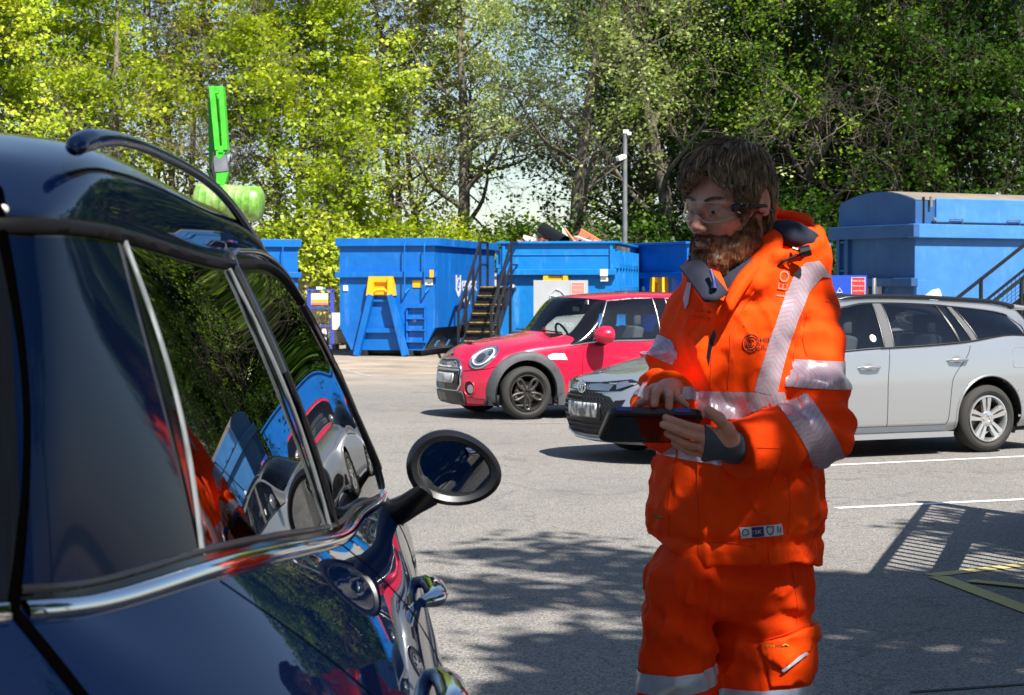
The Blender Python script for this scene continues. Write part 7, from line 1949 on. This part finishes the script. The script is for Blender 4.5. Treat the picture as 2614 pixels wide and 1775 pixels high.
    def beardf(P):
        q = loc(P); d = skull(q); th = .003 + .009 * np.clip((-.055 - q[..., 2]) * 18, 0, 1)
        d = smin(d - th, elli(q, (.066, 0, -.110), (.033, .034, .030)), .02) + .003 * fbm(q, 80, 2, 3)
        return smax(d, brd_reg(q) + .003 * fbm(q, 120, 3, 2), .005) * hs
    Bm = sdf_obj('beard', beardf, C0 - np.array([.17, .17, .20]), C0 + np.array([.15, .15, .06]), .0036, beard_m, root, O)
    def strands(name, src, n, length, r, m, dirf, lift, seed, seg=6):
        rg = np.random.default_rng(seed); me = src.data; nv = len(me.vertices); co = np.empty(nv * 3); me.vertices.foreach_get('co', co); co = co.reshape(-1, 3); no = np.empty(nv * 3); me.vertices.foreach_get('normal', no); no = no.reshape(-1, 3)
        pick = rg.integers(0, nv, n); P = co[pick] + rg.normal(0, .0015, (n, 3)); N_ = no[pick]; bv = BVHTree.FromPolygons([tuple(v) for v in co], [list(p.vertices) for p in me.polygons])
        L = length * rg.uniform(.5, 1.2, n); path = [P]; cur = P.copy(); cn = N_.copy()
        for k in range(seg):
            q = loc(cur); D = dirf(q) @ B; D += rg.normal(0, .16, (n, 3)) + .5 * np.stack([NZ[j](cur * 45 + 3.1 * j) for j in range(3)], -1)
            D = D - (D * cn).sum(1)[:, None] * cn * (1 - .0); D /= np.linalg.norm(D, axis=1)[:, None] + 1e-9
            cur = cur + D * (L / seg)[:, None]
            for i in range(n):
                h = bv.find_nearest(Vector(cur[i]), .05)
                if h[0] is not None:
                    nn = np.array(h[1]); s_ = np.array(h[0]); cn[i] = nn
                    tgt = s_ + nn * (lift * (k + 1) / seg); cur[i] = tgt if (cur[i] - s_) @ nn < lift * (k + 1) / seg * 1.6 else cur[i]
            path.append(cur.copy())
        Pt = np.stack(path, 1); ql = loc(Pt); ql[..., 1] = np.abs(ql[..., 1]); e = (np.linalg.norm((ql - np.array([-.016, .088, .016])) / np.array([.026, .03, .036]), axis=-1) < 1).any(1); Pt = Pt[~e]; N_ = N_[~e]; n = len(Pt); T = np.gradient(Pt, axis=1); T /= np.linalg.norm(T, axis=2)[..., None] + 1e-9
        X = np.cross(T, np.repeat(N_[:, None], seg + 1, 1)); X /= np.linalg.norm(X, axis=2)[..., None] + 1e-9; Y = np.cross(T, X)
        rad = (r * np.linspace(1, .25, seg + 1))[None, :, None]; V = np.stack([Pt + rad * (X * math.cos(a) + Y * math.sin(a)) for a in (0, 2.094, 4.189)], 2).reshape(-1, 3)
        b = (np.arange(n) * (seg + 1) * 3)[:, None, None]; i = np.arange(seg)[None, :, None] * 3; k = np.arange(3)[None, None]; F = np.stack([b + i + k, b + i + (k + 1) % 3, b + i + 3 + (k + 1) % 3, b + i + 3 + k], -1).reshape(-1, 4)
        return V, F
    def comb(q):
        away = q - np.array([-.045, .012, .135]); away = away / (np.linalg.norm(away, axis=-1)[:, None] + 1e-6)
        d = away + np.array([0, 0, -.5]); fr = q[:, 0] > .03; d[fr] += np.array([.1, .45, -.25]); return d
    # larger locks give the hair its swept, uneven outline
    VL, FL = strands('locks', Hm, 720, .074, .0042, hair_m, comb, .013, 12, 7)
    link('locks', mesh_np('hair_locks', VL, FL), noisy('hair_locks', (.055, .036, .021), (.32, .22, .135), 38, .5), Hm)
    VB, FB = strands('locks', Bm, 420, .014, .0022, beard_m, lambda q: np.stack([.5 + 0 * q[:, 0], q[:, 1] * 2, -1 + 0 * q[:, 0]], -1), .004, 13, 4)
    link('locks', mesh_np('beard_locks', VB, FB), noisy('beard_locks', (.045, .016, .007), (.22, .085, .034), 45, .5), Bm)
    V1, F1 = strands('strands', Hm, 5600, .062, .0010, hair_m, comb, .010, 5)
    V2, F2 = strands('strands', Bm, 3600, .012, .0005, beard_m, lambda q: np.stack([.5 + 0 * q[:, 0], q[:, 1] * 2, -1 + 0 * q[:, 0]], -1), .004, 6, 4)
    link('strands', mesh_np('hair_strands', V1, F1), hair_m, Hm); link('strands', mesh_np('beard_strands', V2, F2), beard_m, Bm)
    # eyebrows
    rg = np.random.default_rng(9); eb = MB()
    for s_ in (1, -1):
        for k in range(150):
            t = rg.uniform(0, 1); p = wl((.0985 - .022 * t ** 2 + rg.uniform(-.001, .001), s_ * (.010 + .042 * t), .026 + .008 * math.sin(t * 2.6) + rg.uniform(-.003, .003))); d = (B.T @ np.array([.1, s_ * .9, .15 + rg.uniform(-.2, .3)])) * .009
            eb.tube([p, p + d], [.0007, .0003], 3, cap=False)
    eb.build('eyebrows', hair_m, root)
    # ---------------- safety glasses
    glasses(root, wl, B, hs)
build_man()

def tablet():
    TL, TR = Vector(mp(1556, 1046, -.37)), Vector(mp(1800, 1052, -.345)); BLc = TL + Vector((.105, .145, -.068))
    X = (TR - TL); w = X.length; X.normalize(); Yv = BLc - TL; Yv = Yv - X * Yv.dot(X); h = .175; Yv.normalize(); Z = X.cross(Yv)
    m = Matrix((X, Yv, Z)).transposed().to_4x4(); m.translation = TL + X * w / 2 + Yv * h / 2
    def rr(w, h, r, n=6):
        P = []
        for cx, cy, a0 in ((w / 2 - r, h / 2 - r, 0), (-w / 2 + r, h / 2 - r, 90), (-w / 2 + r, -h / 2 + r, 180), (w / 2 - r, -h / 2 + r, 270)):
            for k in range(n + 1): a = R(a0 + 90 * k / n); P.append((cx + r * math.cos(a), cy + r * math.sin(a)))
        return P
    root = empty('tablet_computer', MO, 'black tablet computer in a rugged case held by the man in orange', 'tablet')
    c = MB(); c.prism(rr(w, h, .028), -.009, .009, m); c.build('case', mat('case_rubber', (.010, .012, .017), .42), root, bevel=.004)
    s = MB(); s.prism(rr(w - .03, h - .03, .008), -.0105, -.009, m); s.prism(rr(w - .05, h - .05, .006), .009, .0115, m) if False else None
    s.build('screen', mat('screen_black', (.004, .004, .006), .08), root)
    b = MB(); b.prism(rr(.15, .085, .035), .009, .0125, m); b.build('back_panel', mat('back_navy', (.008, .012, .045), .5), root, bevel=.002)
    for x in (-.075, .055):
        e = MB(); e.box((x, -h / 2 - .0005, .002), (.035, .004, .010), rot=None); e.V = [m @ v for v in e.V]; e.build('blue_edge', mat('case_blue', (.005, .03, .30), .4), root)
tablet()

high_tree()
